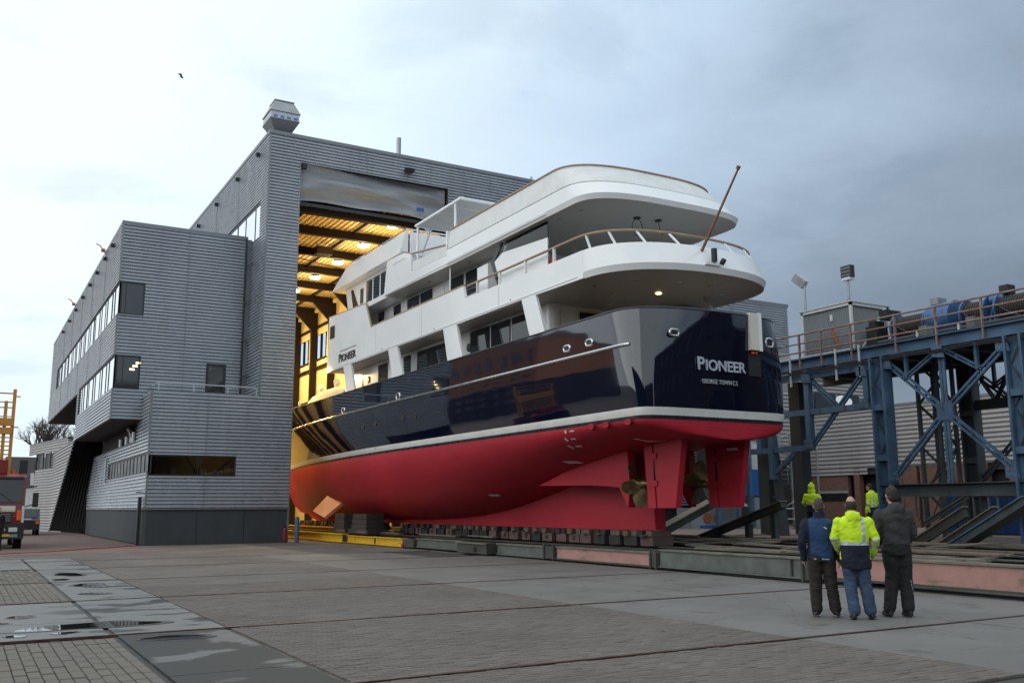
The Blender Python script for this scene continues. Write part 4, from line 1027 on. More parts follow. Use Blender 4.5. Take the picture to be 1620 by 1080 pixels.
# chrome fairleads and small ports in the topsides
def ring_x(x, y, z, ry, rz, nm='fairlead', m='steel_bright', t=0.035):
    pts = [(x, y+ry*math.copysign(abs(math.cos(a))**0.6, math.cos(a)), z+rz*math.copysign(abs(math.sin(a))**0.6, math.sin(a))) for a in [2*math.pi*k/20 for k in range(20)]]
    o = MB().pipe(pts, t, 8, closed=True).build(nm, m, yacht, smooth=50)
    MB().add([(x-0.004, p[1], p[2]) for p in pts], [tuple(range(20))]).build('opening', 'black', o)
def ring_y(x, y, z, rx, rz):
    pts = [(x+rx*math.copysign(abs(math.cos(a))**0.6, math.cos(a)), y, z+rz*math.copysign(abs(math.sin(a))**0.6, math.sin(a))) for a in [2*math.pi*k/20 for k in range(20)]]
    o = MB().pipe(pts, 0.035, 8, closed=True).build('fairlead', 'steel_bright', yacht, smooth=50)
    MB().add([(p[0], y-0.004, p[2]) for p in pts], [tuple(range(20))]).build('opening', 'black', o)
for y in (22.9, 21.75): ring_x(15.0, y, 6.2, 0.16, 0.085)
for y in (35.4, 41.85): ring_x(15.0, y, 6.08, 0.17, 0.13)
ring_y(16.1, 19.36, 6.20, 0.15, 0.085); ring_y(19.55, 19.36, 6.20, 0.14, 0.12)
for y in (33.74, 34.98, 37.9, 39.3):
    x = XC-3.11*taper(y, 5.2)-0.015
    MB().tube((x+0.03, y, 5.18), (x-0.004, y, 5.18), 0.13, n=16).build('porthole', 'black', yacht)
# transom: gangway panel, name and port of registry
gp = MB().box(18.70, 19.02, 19.20, 19.34, 5.92, 6.97).build('gangway_panel', 'ship_cream', yacht)
MB().box(19.02, 19.12, 19.19, 19.36, 5.90, 6.99).build('panel_edge', 'ship_white', gp)
MB().box(18.78, 18.84, 19.25, 19.30, 5.82, 5.87).box(18.90, 18.96, 19.25, 19.30, 5.82, 5.87).build('marker_light', 'lamp_orange', gp)
MB().box(18.68, 19.14, 19.325, 19.345, 5.2, 5.82).build('panel_dark_slot', 'black', gp)  # black slot below the gangway panel
def name(parent, m, x0, y, z, w, cap, small, xd=(1,0,0), off=0.008, depth=0.015):
    t1, w1 = text_obj('lettering', 'P', cap/0.70, m, parent, (x0, y, z), xd, (0,0,1), depth, off)
    a = Vector((x0, y, z))+Vector(xd)*(w1+0.05*cap/0.35)
    t2, w2 = text_obj('lettering', 'IONEER', small/0.70, m, parent, a, xd, (0,0,1), depth, off)
    tot = w1+0.05*cap/0.35+w2; k = w/tot
    for t in (t1, t2):
        o0 = Vector((x0, y, z))-wloc(parent); xv = Vector(xd)
        for v in t.data.vertices:
            d = (v.co-o0).dot(xv); v.co += xv*(d*k-d)
name(yacht, 'letter_silver', 16.80, 19.305, 5.26, 1.72, 0.345, 0.285)
t_, w_ = text_obj('lettering', 'GEORGE TOWN C.I.', 0.17, 'letter_silver', yacht, (16.98, 19.335, 4.90), (1,0,0), (0,0,1), 0.012, 0.0, 1.0)
o0 = Vector((16.98, 19.335, 4.90))-wloc(yacht)
for v in t_.data.vertices: v.co.x = o0.x+(v.co.x-o0.x)*1.27/w_
# name on the port side plate
name(yacht, 'letter_dark', 14.985, 42.65, 8.42, 2.25, 0.40, 0.33, xd=(0,-1,0))
MB().box(14.98, 14.995, 40.35, 42.5, 8.92, 8.95).build('name_line', 'gold', yacht)
# --- side plates (both sides): upper bulwark and raked pillars
plate = [(44.35, 8.15), (44.2, 10.86), (39.3, 10.64), (38.62, 9.45), (29.6, 9.45), (29.45, 8.98), (22.0, 8.95), (22.0, 8.12),
    (24.64, 8.15), (24.1, 6.86), (25.0, 6.86), (25.5, 8.16), (30.15, 8.15), (29.65, 6.86), (30.86, 6.86), (31.26, 8.16),
    (35.6, 8.16), (34.95, 6.86), (36.05, 6.86), (36.55, 8.15), (41.0, 8.15), (40.45, 6.87), (41.5, 6.87), (42.0, 8.15)]
def mir(mb_f):
    for s in (-1, 1): mb_f(s)
for s in (-1, 1):
    MB().ext(plate, 'x', XC+s*3.15, XC+s*3.06).build('side_plate', 'ship_white', yacht)
    MB().pipe([(XC+s*3.11, y, z) for y, z in ((44.25, 10.88), (39.3, 10.67), (38.6, 9.48))], 0.05, 8).pipe([(XC+s*3.11, y, 9.48) for y in (38.6, 34, 29.6)], 0.05, 8).build('cap_rail', 'teak_pale', yacht, smooth=40)
MB().box(15.05, 21.25, 44.2, 44.3, 8.15, 10.84).build('front_plate', 'ship_white', yacht)
MB().box(14.97, 15.0, 43.35, 43.95, 9.75, 10.35).build('plate_opening', 'black', yacht)
# --- rounded aft decks
SQ = lambda z: 0.945 if z > 10 else 0.985
def aft_band(z0, z1, A0, A1, L0, L1, e0, e1, B0, B1, yend, m, nm, nz=4, t=0.0, roundb=True, ends=True):
    def rowat(q):
        r = [(h, y) for h, y in stern(lerp(B0, B1, q), lerp(A0, A1, q), lerp(L0, L1, q), lerp(e0, e1, q), 26)]
        r.append((lerp(B0, B1, q), yend)); return r
    rows = []
    qs = [i/(nz-1) for i in range(nz)]
    for q in qs:
        r = rowat(q); z = lerp(z0, z1, q)
        rows.append([(XC+h*SQ(z), y, z) for h, y in reversed(r)][:-1]+[(XC-h, y, z) for h, y in r])
    if t:
        for q in reversed(qs):
            r = rowat(q); z = lerp(z0, z1, q); k = 1-t/3.15
            rows.append([(XC+h*k*SQ(z), y+(t if y < yend-0.1 else 0), z) for h, y in reversed(r)][:-1]+[(XC-h*k, y+(t if y < yend-0.1 else 0), z) for h, y in r])
        rows.append(rows[0])
    return MB().grid(rows).build(nm, m, yacht, smooth=40)
def deck_plate(z, A, L, e, B, yend, m, nm, t=0.1):
    r = stern(B, A, L, e, 26)+[(B, yend)]
    poly = [(XC-h, y) for h, y in r]+[(XC+h*SQ(z), y) for h, y in reversed(r[1:])]
    return MB().ext(poly, 'z', z, z+t).build(nm, m, yacht)
# upper deck (bulwark with rail), rounded lower edge
aft_band(8.12, 8.30, 19.72, 19.66, 2.35, 2.35, 2.3, 2.3, 3.09, 3.15, 22.05, 'ship_white', 'deck_edge', 3)
aft_band(8.30, 8.95, 19.66, 20.02, 2.35, 2.2, 2.3, 2.4, 3.15, 3.14, 22.05, 'ship_white', 'aft_bulwark', 5, 0.08)
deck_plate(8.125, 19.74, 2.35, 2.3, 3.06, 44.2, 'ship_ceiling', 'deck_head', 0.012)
deck_plate(8.14, 19.78, 2.35, 2.3, 3.03, 44.2, 'ship_white', 'upper_deck', 0.22)
rr = stern(3.10, 20.60, 1.9, 2.5, 30)
rp = [(XC-3.10, 29.4, 9.42), (XC-3.10, 25, 9.42)]+[(XC-h, y, 9.42) for h, y in reversed(rr)]+[(XC+h, y, 9.42) for h, y in rr[1:]]+[(XC+3.1, 25, 9.42), (XC+3.1, 29.4, 9.42)]
MB().pipe(rp, 0.042, 8).build('aft_rail', 'teak_pale', yacht, smooth=40)
bs = stern(3.12, 20.10, 2.2, 2.4, 30)
for i in (5, 12, 19, 26):
    for s in (-1, 1):
        a, b = bs[i], rr[i]
        MB().bar((XC+s*a[0], a[1], 8.9), (XC+s*b[0], b[1], 9.40), 0.06, 0.04, up=(0, 1, 0)).build('stanchion', 'ship_white', yacht)
for y in (23.6, 25.3, 27.0, 28.6):
    for s in (-1, 1): MB().bar((XC+s*3.1, y, 8.9), (XC+s*3.1, y, 9.4), 0.05, 0.09).build('stanchion', 'ship_white', yacht)
# sun deck edge, canvas dodger and wooden rail
aft_band(10.50, 10.66, 21.27, 21.22, 1.5, 1.5, 3.2, 3.2, 3.09, 3.15, 31.0, 'ship_white', 'deck_edge', 3)
aft_band(10.66, 11.13, 21.22, 21.62, 1.5, 1.6, 3.2, 3.0, 3.15, 3.14, 31.0, 'ship_white', 'sun_deck_bulwark', 4, 0.08)
aft_band(11.17, 11.88, 21.68, 22.40, 1.6, 1.5, 3.0, 2.8, 3.12, 3.02, 31.0, 'canvas', 'canvas_dodger', 4, 0.02)
aft_band(11.10, 11.20, 21.72, 21.72, 1.6, 1.6, 3.0, 3.0, 3.06, 3.06, 31.0, 'boot_dark', 'dodger_gap', 2)
rr3 = stern(3.03, 22.40, 1.5, 2.8, 30)
rp = [(XC-3.03, 31.0, 11.92), (XC-3.03, 27, 11.92)]+[(XC-h, y, 11.92) for h, y in reversed(rr3)]+[(XC+h*0.945, y, 11.92) for h, y in rr3[1:]]+[(XC+2.86, 27, 11.92), (XC+2.86, 31.0, 11.92)]
MB().pipe(rp, 0.035, 8).build('sun_deck_rail', 'teak_pale', yacht, smooth=40)
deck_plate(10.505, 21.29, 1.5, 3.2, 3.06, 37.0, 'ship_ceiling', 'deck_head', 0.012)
deck_plate(10.52, 21.33, 1.5, 3.2, 3.03, 43.0, 'ship_white', 'sun_deck', 0.16)
fw = [(30.95, 10.50), (37.15, 10.56), (36.85, 12.05), (35.0, 11.97), (34.3, 11.75), (34.25, 11.02), (30.95, 10.92)]
for s in (-1, 1):
    MB().ext(fw, 'x', XC+s*3.15, XC+s*3.06).build('sun_deck_bulwark', 'ship_white', yacht)
    MB().ext([(31.0, 10.96), (34.2, 11.05), (34.2, 11.42), (31.0, 11.32)], 'x', XC+s*3.12, XC+s*3.09).build('safety_net', 'canvas', yacht)
    MB().pipe([(XC+s*3.1, y, z) for y, z in ((36.85, 12.08), (35.0, 12.0), (34.3, 11.78), (31.05, 11.36))], 0.04, 6).build('cap_rail', 'teak_pale', yacht)
    MB().box(XC+s*3.153, XC+s*3.156, 34.9, 36.2, 11.72, 11.74).build('trim_line', 'teak_pale', yacht)
    MB().ext([(31.0, 11.17), (31.0, 11.88), (31.08, 11.88), (31.08, 11.17)], 'x', XC+s*3.15, XC+s*2.9).build('dodger_end', 'ship_white', yacht)
MB().box(15.1, 21.2, 36.9, 37.0, 10.6, 11.9).build('sun_deck_front', 'ship_white', yacht)
# --- deck houses
HX = 15.95; HX2 = 2*XC-HX
MB().box(HX, HX2, 25.4, 43.0, 5.9, 8.12).build('main_deck_house', 'ship_white', yacht)
MB().box(HX, HX2, 27.6, 43.2, 8.36, 10.5).build('upper_deck_house', 'ship_white', yacht)
def swin(y0, y1, z0, z1, x=HX, tilt=0.0, par=yacht):
    for s in (-1, 1):
        xx = XC+s*(XC-x)
        f = MB()
        f.box(xx, xx+s*0.03, y0-0.05, y1+0.05, z0-0.05, z1+0.05)
        o = f.build('window', 'boot_dark', par)
        f2 = MB().ext([(y0+0.12*tilt, z0), (y1+0.12*tilt, z0), (y1, z1), (y0, z1)], 'x', xx+s*0.03, xx+s*0.036).build('pane', 'ship_glass', o)
for y0, y1 in ((29.4, 30.8), (27.9, 29.2), (26.3, 27.7)): swin(y0, y1, 6.75, 8.0)
for y0, y1 in ((34.3, 35.6), (32.8, 34.15), (36.4, 37.0), (38.9, 39.9)): swin(y0, y1, 6.75, 7.95)
for y0, y1 in ((31.5, 32.6), (30.1, 31.2), (34.3, 35.35), (35.6, 36.7)): swin(y0, y1, 9.56, 10.38)
for y0, y1 in ((37.55, 38.2), (39.45, 40.0)): swin(y0, y1, 9.45, 10.38)
for y, z in ((30.95, 7.5), (41.2, 7.5)):
    MB().tube((HX-0.05, y, z), (HX+0.01, y, z), 0.16, n=16).build('porthole', 'boot_dark', yacht, smooth=40)
# aft end of the main deck: rounded white corners, door, strip of warning tape
for s in (-1, 1): MB().tube((XC+s*2.0, 25.45, 5.9), (XC+s*2.0, 25.45, 8.12), 0.25, n=20).build('corner_post', 'ship_white', yacht, smooth=50)
dr = MB().box(17.15, 18.15, 25.33, 25.39, 6.0, 7.95).build('aft_door', 'boot_dark', yacht); MB().box(17.25, 18.05, 25.32, 25.329, 6.6, 7.85).build('pane', 'ship_glass', dr)
MB().box(17.1, 17.9, 25.29, 25.31, 7.93, 7.97).build('warning_tape', 'yellow_tape', yacht); MB().box(17.88, 17.92, 25.28, 25.30, 6.9, 7.95).build('warning_tape', 'yellow_tape', yacht)
MB().tube((16.35, 21.6, 6.0), (16.35, 21.6, 6.6), 0.08).build('bitt', 'steel_bright', yacht)
MB().box(19.6, 20.6, 23.4, 24.2, 5.9, 7.9).build('deck_locker', 'ship_white', yacht)
MB().bar((19.7, 22.2, 8.1), (20.5, 22.2, 7.2), 0.06).build('ladder_stringer', 'steel_bright', yacht); MB().bar((20.0, 22.5, 8.1), (20.8, 22.5, 7.2), 0.06).build('ladder_stringer', 'steel_bright', yacht)
# downlights in the deck heads, one lit
for x, y in ((15.8, 22.6), (16.6, 21.6), (17.7, 21.0), (18.9, 21.0), (19.9, 21.6), (16.9, 23.2), (17.7, 24.4)):
    MB().tube((x, y, 8.105), (x, y, 8.124), 0.075, n=14).build('downlight', 'steel_bright', yacht)
MB().tube((18.15, 22.5, 8.10), (18.15, 22.5, 8.124), 0.085, n=14).build('downlight', 'lamp_warm', yacht)
for x, y in ((15.5, 24.0), (15.6, 22.9), (17.0, 23.9), (20.4, 22.6), (16.0, 26.0), (15.45, 30.0), (15.45, 33.5)):
    MB().tube((x, y, 10.485), (x, y, 10.504), 0.07, n=14).build('downlight', 'steel_bright', yacht)
for x, y in ((17.55, 22.7), (18.3, 22.6)): MB().tube((x, y, 10.47), (x, y, 10.504), 0.11, n=14).build('ceiling_opening', 'black', yacht)
lp = [(17.55+0.22*math.sin(t), 22.7, 10.25-0.25*math.cos(t)+0.0) for t in [0.35+2*math.pi*0.89*k/16 for k in range(17)]]
MB().pipe([(17.55, 22.7, 10.48)]+[(17.55+0.2*math.sin(a), 22.7, 10.2+0.27*math.cos(a)) for a in [0.25+5.8*k/16 for k in range(17)]]+[(17.5, 22.7, 10.48)], 0.012, 5).build('hanging_cable', 'black', yacht)
MB().pipe([(18.3, 22.6, 10.48), (18.38, 22.6, 10.15), (18.45, 22.6, 10.05)], 0.010, 5).build('hanging_cable', 'black', yacht)
# glass wind screens and lockers on the upper deck
for s in (-1, 1):
    x = XC+s*2.86
    sc = MB().ext([(27.5, 9.0), (28.0, 10.0), (27.3, 10.5), (27.15, 10.5), (27.75, 9.95), (27.3, 9.0)], 'x', x, x+s*0.05).build('screen_frame', 'boot_dark', yacht)
    MB().ext([(24.3, 9.0), (27.35, 9.0), (27.75, 9.95), (27.2, 10.15), (24.3, 9.95)], 'x', x+s*0.01, x+s*0.04).build('screen_panel', 'ship_white', yacht)
    MB().ext([(24.3, 9.96), (27.2, 10.16), (27.0, 10.49), (24.3, 10.49)], 'x', x+s*0.01, x+s*0.03).build('screen_glass', 'win_clear', yacht)
    MB().box(XC+s*2.2, XC+s*2.75, 28.5, 29.3, 8.36, 10.1).build('deck_locker', 'ship_white', yacht)
    MB().tube((XC+s*2.95, 31.1, 9.5), (XC+s*2.95, 31.1, 10.5), 0.03, n=8).build('deck_post', 'ship_white', yacht)
MB().tube((17.2, 25.6, 8.36), (17.2, 25.6, 10.5), 0.07, n=10).build('deck_post', 'ship_ceiling', yacht); MB().tube((19.6, 24.6, 8.36), (19.6, 24.6, 10.5), 0.07, n=10).build('deck_post', 'ship_ceiling', yacht)
MB().box(15.35, 15.75, 24.3, 24.5, 9.0, 9.3).build('life_ring', 'life_orange', yacht)
# --- wheelhouse
wh = MB().ext([(37.0, 10.6), (43.9, 10.6), (44.6, 12.485), (37.0, 12.485)], 'x', HX, HX2).build('wheelhouse', 'ship_white', yacht)
for y0, y1 in ((41.0, 41.6), (40.1, 40.7), (39.2, 39.8), (42.15, 42.4)): swin(y0, y1, 11.30 if y1 < 42 else 11.38, 12.22 if y1 < 42 else 12.0)
for s in (-1, 1):
    xx = XC+s*(XC-HX)
    o = MB().ext([(42.75, 11.28), (43.4, 11.28), (43.75, 12.25), (43.5, 12.25)], 'x', xx, xx+s*0.03).build('window', 'boot_dark', yacht)
    MB().ext([(42.82, 11.32), (43.38, 11.32), (43.68, 12.2), (43.5, 12.2)], 'x', xx+s*0.03, xx+s*0.036).build('pane', 'ship_glass', o)
for k in range(5):
    x0 = HX+0.2+0.82*k
    o = MB().add([(x0, 44.24, 11.35), (x0+0.7, 44.24, 11.35), (x0+0.7, 44.60, 12.3), (x0, 44.60, 12.3)], [(0,1,2,3)]).build('pane', 'ship_glass', yacht)
# roof with flared bulwark
rf = [(45.5, 12.46), (44.15, 13.55), (43.0, 13.68), (38.6, 13.55), (36.8, 13.4), (36.8, 12.46)]
for s in (-1, 1):
    mbx = MB()
    xo0, xo1 = XC+s*2.62, XC+s*2.30
    lo = [(xo0, 45.5, 12.46), (xo0, 36.8, 12.46)]; hi = [(xo1, 44.15, 13.58), (xo1, 36.8, 13.50)]
    inn = [(XC+s*2.2, 44.1, 13.58), (XC+s*2.2, 36.8, 13.5), (XC+s*2.2, 45.3, 12.46), (XC+s*2.2, 36.8, 12.46)]
    mbx.add([lo[0], lo[1], hi[1], hi[0], inn[2], inn[3], inn[1], inn[0]], [(0,1,2,3),(4,7,6,5),(0,4,5,1),(3,2,6,7),(0,3,7,4),(1,5,6,2)]).build('roof_bulwark', 'ship_white', yacht)
MB().add([(XC-2.62, 45.5, 12.46), (XC+2.62, 45.5, 12.46), (XC+2.3, 44.15, 13.58), (XC-2.3, 44.15, 13.58), (XC-2.62, 45.3, 12.46), (XC+2.62, 45.3, 12.46), (XC+2.3, 44.05, 13.58), (XC-2.3, 44.05, 13.58)],
    [(0,1,2,3),(7,6,5,4),(0,4,5,1),(3,2,6,7)]).build('roof_brow', 'ship_white', yacht)
MB().box(HX-0.3, HX2+0.3, 36.8, 45.2, 12.49, 12.54).build('wheelhouse_roof', 'ship_white', yacht)
MB().pipe([(XC-2.25, 44.0, 13.68), (XC-2.25, 36.9, 13.62), (XC+2.25, 36.9, 13.62), (XC+2.25, 44.0, 13.68)], 0.035, 8).build('roof_rail', 'steel_bright', yacht)
for y in (43, 41, 39, 37.2): MB().tube((XC-2.25, y, 13.5), (XC-2.25, y, 13.66), 0.025, n=6).build('rail_post', 'steel_bright', yacht)
MB().box(HX+0.1, HX2-0.1, 36.82, 36.88, 12.5, 13.5).build('roof_screen', 'ship_white', yacht)
MB().tube((16.3, 43.2, 13.6), (16.3, 43.2, 13.95), 0.09, n=10).build('nav_light', 'letter_silver', yacht)
# awning over the sun deck
aw = MB(); x0, x1, y0, y1, z = 15.5, 20.8, 30.9, 35.0, 13.2
aw.pipe([(x0, y0, z), (x0, y1, z), (x1, y1, z), (x1, y0, z)], 0.06, 8, closed=True); aw.build('awning_frame', 'ship_white', yacht, smooth=40)
for k in range(4):
    for j in range(3):
        a = y0+(y1-y0)*k/4; b = y0+(y1-y0)*(k+1)/4; c_ = x0+(x1-x0)*j/3; d_ = x0+(x1-x0)*(j+1)/3
        MB().box(c_+0.03, d_-0.03, a+0.03, b-0.03, z-0.02, z+0.02).build('awning_panel', 'awning_cloth', yacht)
for x, y in ((x0+0.05, y1-0.1), (x0+0.05, y0+0.5), (x1-0.05, y1-0.1), (x1-0.05, y0+0.5)): MB().tube((x, y, 10.7), (x, y, z), 0.05, n=8).build('awning_post', 'ship_white', yacht)
MB().bar((16.6, 36.7, 12.6), (16.2, 35.0, 13.15), 0.06).build('awning_strut', 'steel_bright', yacht)
MB().tube((16.1, 31.9, 13.45), (16.35, 35.6, 13.45), 0.22, n=16).build('rolled_cover', 'canvas', yacht, smooth=40)
# ensign staff and stern light
fs_ = MB().tube((17.69, 20.0, 8.72), (17.85, 18.5, 10.81), 0.045, 0.03, n=10).build('ensign_staff', 'teak', yacht, smooth=40)
MB().tube((17.845, 18.53, 10.80), (17.855, 18.47, 10.88), 0.06, n=10).build('truck_cap', 'teak', fs_)
MB().tube((17.66, 20.03, 8.45), (17.69, 20.0, 8.75), 0.06, n=10).build('socket', 'ship_white', fs_)
sl = MB().box(17.55, 18.05, 19.62, 19.85, 8.32, 8.40).build('light_bracket', 'ship_white', yacht)
MB().tube((17.86, 19.62, 8.42), (17.86, 19.62, 8.80), 0.085, n=12).build('stern_light', 'black', sl)
MB().tube((18.13, 19.62, 8.40), (18.20, 19.60, 8.52), 0.075, n=10).build('camera_dome', 'black', sl)
# foredeck: covered tender and fittings
rows = []
for i in range(15):
    t = i/14; w = 0.85*math.sin(math.pi*(0.08+0.84*t))**0.6; hgt = 0.55+0.55*math.sin(math.pi*(0.25+0.6*t)); y = 45.6+5.8*t; row = []
    for j in range(13):
        a = math.pi*j/12; row.append((16.6-w*math.cos(a), y, 6.75+hgt*math.sin(a)**0.8+0.03*math.sin(i*2.1+j)))
    rows.append(row)
MB().grid(rows).build('covered_tender', 'canvas_yellow', yacht, smooth=70)
MB().tube((15.9, 51.5, 6.5), (15.9, 51.5, 7.5), 0.06).tube((15.9, 51.5, 7.0), (15.9, 51.5, 7.15), 0.2, n=12).build('capstan', 'steel_bright', yacht)
for y in (48.2, 50.9): MB().tube((16.9, y, 7.2), (16.9, y, 8.35), 0.09).tube((16.9, y, 8.15), (16.8, y-0.2, 8.3), 0.17, n=12).build('cowl_vent', 'ship_cream', yacht, smooth=40)
MB().box(16.3, 20, 44.3, 45.3, 6.0, 7.9).build('fore_bulkhead', 'ship_cream', yacht)

# small fittings on the white sides
for s in (-1, 1):
    xo = XC+s*3.152
    for yq in (27.0, 33.2, 38.0, 42.4): MB().box(xo, xo+s*0.003, yq, yq+0.015, 8.2, 8.9 if yq < 29 else 9.38).build('plate_seam', 'ship_ceiling', yacht)
    MB().box(xo, xo+s*0.02, 22.3, 43.9, 8.205, 8.235).build('rain_gutter', 'ship_white', yacht)
    MB().box(xo, xo+s*0.02, 24.0, 36.9, 10.585, 10.61).build('rain_gutter', 'ship_white', yacht)
    for yq in (26.2, 32.0, 37.2): MB().tube((xo-s*0.01, yq, 8.30), (xo+s*0.03, yq, 8.30), 0.03, n=8).build('scupper', 'steel_bright', yacht)
    xi = XC+s*(XC-HX)
    dd = MB().box(xi, xi+s*0.03, 41.9, 42.6, 6.0, 7.9).build('side_door', 'ship_white', yacht); MB().tube((xi+s*0.03, 42.0, 7.0), (xi+s*0.07, 42.0, 7.0), 0.02, n=6).build('handle', 'steel_bright', dd)
    d2 = MB().box(xi, xi+s*0.03, 33.1, 33.8, 8.4, 10.3).build('side_door', 'ship_white', yacht); MB().tube((xi+s*0.03, 33.2, 9.4), (xi+s*0.07, 33.2, 9.4), 0.02, n=6).build('handle', 'steel_bright', d2)
    MB().tube((xi+s*0.06, 28.0, 9.7), (xi+s*0.06, 39.0, 9.7), 0.018, n=6).build('grab_rail', 'steel_bright', yacht)
    for yq in (29.9, 33.0, 36.1): MB().tube((xi, yq, 9.95), (xi+s*0.08, yq, 9.95), 0.06, n=10).build('wall_light', 'ship_cream', yacht)
# ================================================================== CRADLE BEAMS UNDER THE YACHT
def beam(nm, m, y0, y1, x, z0, h, label, w=0.32, stiff=()):
    o = empty('steel_beam', (x, (y0+y1)/2, z0), label, 'beam', 'steel beams along the cradle')
    MB().bar((x, y0, z0+h-0.02), (x, y1, z0+h-0.02), w, 0.04).build('top_flange', 'rust_top' if m != 'beam_yellow' else m, o)
    MB().bar((x, y0, z0+0.02), (x, y1, z0+0.02), w, 0.04).build('bottom_flange', m if m != 'beam_pink' else 'beam_dark', o)
    wx = x-w*0.30
    MB().bar((wx, y0, z0+h/2), (wx, y1, z0+h/2), 0.03, h-0.085).build('web', m, o)
    MB().bar((x+w*0.3, y0, z0+h/2), (x+w*0.3, y1, z0+h/2), 0.03, h-0.085).build('web', m, o)
    for ys in stiff: MB().box(x-w/2, wx-0.017, ys-0.02, ys+0.02, z0+0.041, z0+h-0.041).build('stiffener', 'beam_dark', o)
    for ye in (y0, y1): MB().box(x-w*0.28, x+w*0.28, ye-0.001, ye+0.03 if ye == y0 else ye-0.03, z0+0.043, z0+h-0.043).build('end_plate', 'beam_dark', o)
    return o
BX = 16.2
beam('b', 'beam_pink', 6.5, 14.85, BX+0.1, 0.10, 0.50, 'long dull pink steel beam at the right edge behind the three men')
beam('b', 'beam_green', 15.3, 20.25, BX, 0.07, 0.46, 'blotchy grey green steel beam left of the standing men', stiff=(15.6,))
beam('b', 'beam_pink', 20.62, 25.3, BX, 0.05, 0.40, 'shorter pink steel beam in front of the yacht keel')
beam('b', 'beam_green', 26.0, 29.1, BX, 0.05, 0.38, 'grey green steel beam left of the short pink beam')
beam('b', 'beam_green', 31.6, 35.8, BX, 0.07, 0.36, 'grey green steel beam next to the end of the yellow beam')
beam('b', 'beam_yellow', 37.0, 43.5, BX-0.1, 0.04, 0.34, 'yellow painted beam ending outside the hall door', w=0.36, stiff=(40.0,))
beam('b', 'beam_yellow', 43.7, 56.0, BX-0.3, 0.04, 0.40, 'yellow painted beam running into the lit hall', w=0.4)
beam('b', 'beam_yellow', 41.0, 58.0, BX+1.2, 0.30, 0.34, 'second yellow beam behind, higher and under the red bow', w=0.4)
for y0, y1, lab in ((20.28, 20.58, 'dark joint box between grey green and pink beam'), (25.34, 25.96, 'dark joint box left of the short pink beam'), (14.9, 15.25, 'dark joint box behind the man in blue')):
    o = MB().box(BX-0.18, BX+0.2, y0, y1, 0.06, 0.44).box(BX-0.22, BX-0.18, y0, y0+0.06, 0.03, 0.5).box(BX-0.22, BX-0.18, y1-0.06, y1, 0.03, 0.5).build('joint_box', 'beam_dark'); tag(o, lab, 'joint box', 'joint boxes between beams')
o = empty('rail_bogie', (BX-0.2, 30.3, 0.02), 'dark steel bogie on the rail between two green beams', 'bogie')
MB().box(BX-0.45, BX+0.3, 29.25, 31.5, 0.05, 0.42).build('frame', 'beam_dark', o); MB().box(BX-0.5, BX-0.45, 29.2, 31.55, 0.38, 0.43).build('lip', 'rust_top', o); MB().tube((BX-0.48, 30.1, 0.2), (BX-0.44, 30.1, 0.2), 0.1).build('axle', 'black', o)
o = empty('rail_bogie', (BX, 36.4, 0.02), 'dark rusty bogie under the end of the yellow beam', 'bogie')
MB().box(BX-0.25, BX+0.3, 35.85, 36.95, 0.05, 0.36).build('frame', 'beam_dark', o); MB().tube((BX-0.3, 36.9, 0.12), (BX-0.25, 36.9, 0.12), 0.1).build('axle', 'red_paint', o)
# deck of the cradle: long dark girders, cross girders, loose planks
dk_ = empty('cradle_deck', (21, 28, 0), 'dark low cradle of girders and planks carrying the yacht', 'cradle')
for x in (16.75, 18.15, 19.6, 21.4, 23.2, 25.2): MB().ibeam((x, 6.5, 0.12), (x, 58, 0.12), 0.36, 0.36).build('girder', 'beam_dark', dk_)
for y in RAILS+[39.5, 44.5]: MB().box(16.5, 26.0, y-0.25, y+0.25, 0.02, 0.13).build('cross_girder', 'beam_dark', dk_)
random.seed(31)
for k in range(70):
    y = random.uniform(7, 44); x = random.uniform(16.6, 25.5); l = random.uniform(1.5, 4.0)
    if abs(x-18.15) < 0.5 and y > 22.5: continue
    a = random.uniform(-0.12, 0.12)+(math.pi/2 if random.random() < 0.25 else 0)
    dx, dy = math.sin(a)*l/2, math.cos(a)*l/2; z = 0.515+random.uniform(0, 0.03)
    MB().bar((x-dx, y-dy, z), (x+dx, y+dy, z+random.uniform(-0.01, 0.03)), random.uniform(0.16, 0.30), 0.05).build('plank', 'timber' if random.random() < 0.6 else 'rust_top', dk_)
# keel blocks
y = 23.0; k = 0
sides = []
while y < 57:
    if y < 41.5 or y > 44.5: sides.append(y)
    y += 0.78
for i, y in enumerate(sides):
    where = 'counted from the rudders, block %d' % (i+1)
    lab = 'pink keel block with timber cap, %d%s from the rudder end of the row' % (i+1, 'th' if 10 < i+1 < 14 else {1: 'st', 2: 'nd', 3: 'rd'}.get((i+1) % 10, 'th'))
    o = empty('keel_block', (XC, y, 0.48), lab, 'keel block', 'keel blocks under the yacht')
    bm_ = 'block_pink' if random.random() < 0.5 else 'block_dark'; hw = random.uniform(0.34, 0.46); dy = random.uniform(0.22, 0.34)
    MB().box(XC-hw, XC+0.42, y-dy, y+0.30, 0.49, 0.76).build('steel_base', bm_, o)
    if i % 2: MB().box(XC-hw-0.005, XC-hw, y-0.08, y+0.08, 0.56, 0.70).build('hole', 'black', o)
    for q in range(2):
        a_ = random.uniform(-0.05, 0.05); MB().bar((XC-random.uniform(0.3, 0.5), y-0.16+0.3*q, 0.845+a_*0.1), (XC+0.38, y-0.16+0.3*q+a_, 0.845), 0.26, 0.155).build('timber_cap', 'timber' if random.random() < 0.5 else 'block_dark', o)
    if random.random() < 0.4: MB().ext([(XC-0.62, 0.77), (XC-0.34, 0.77), (XC-0.34, 0.84)], 'y', y-0.1, y+0.05).build('wedge', 'timber', o)
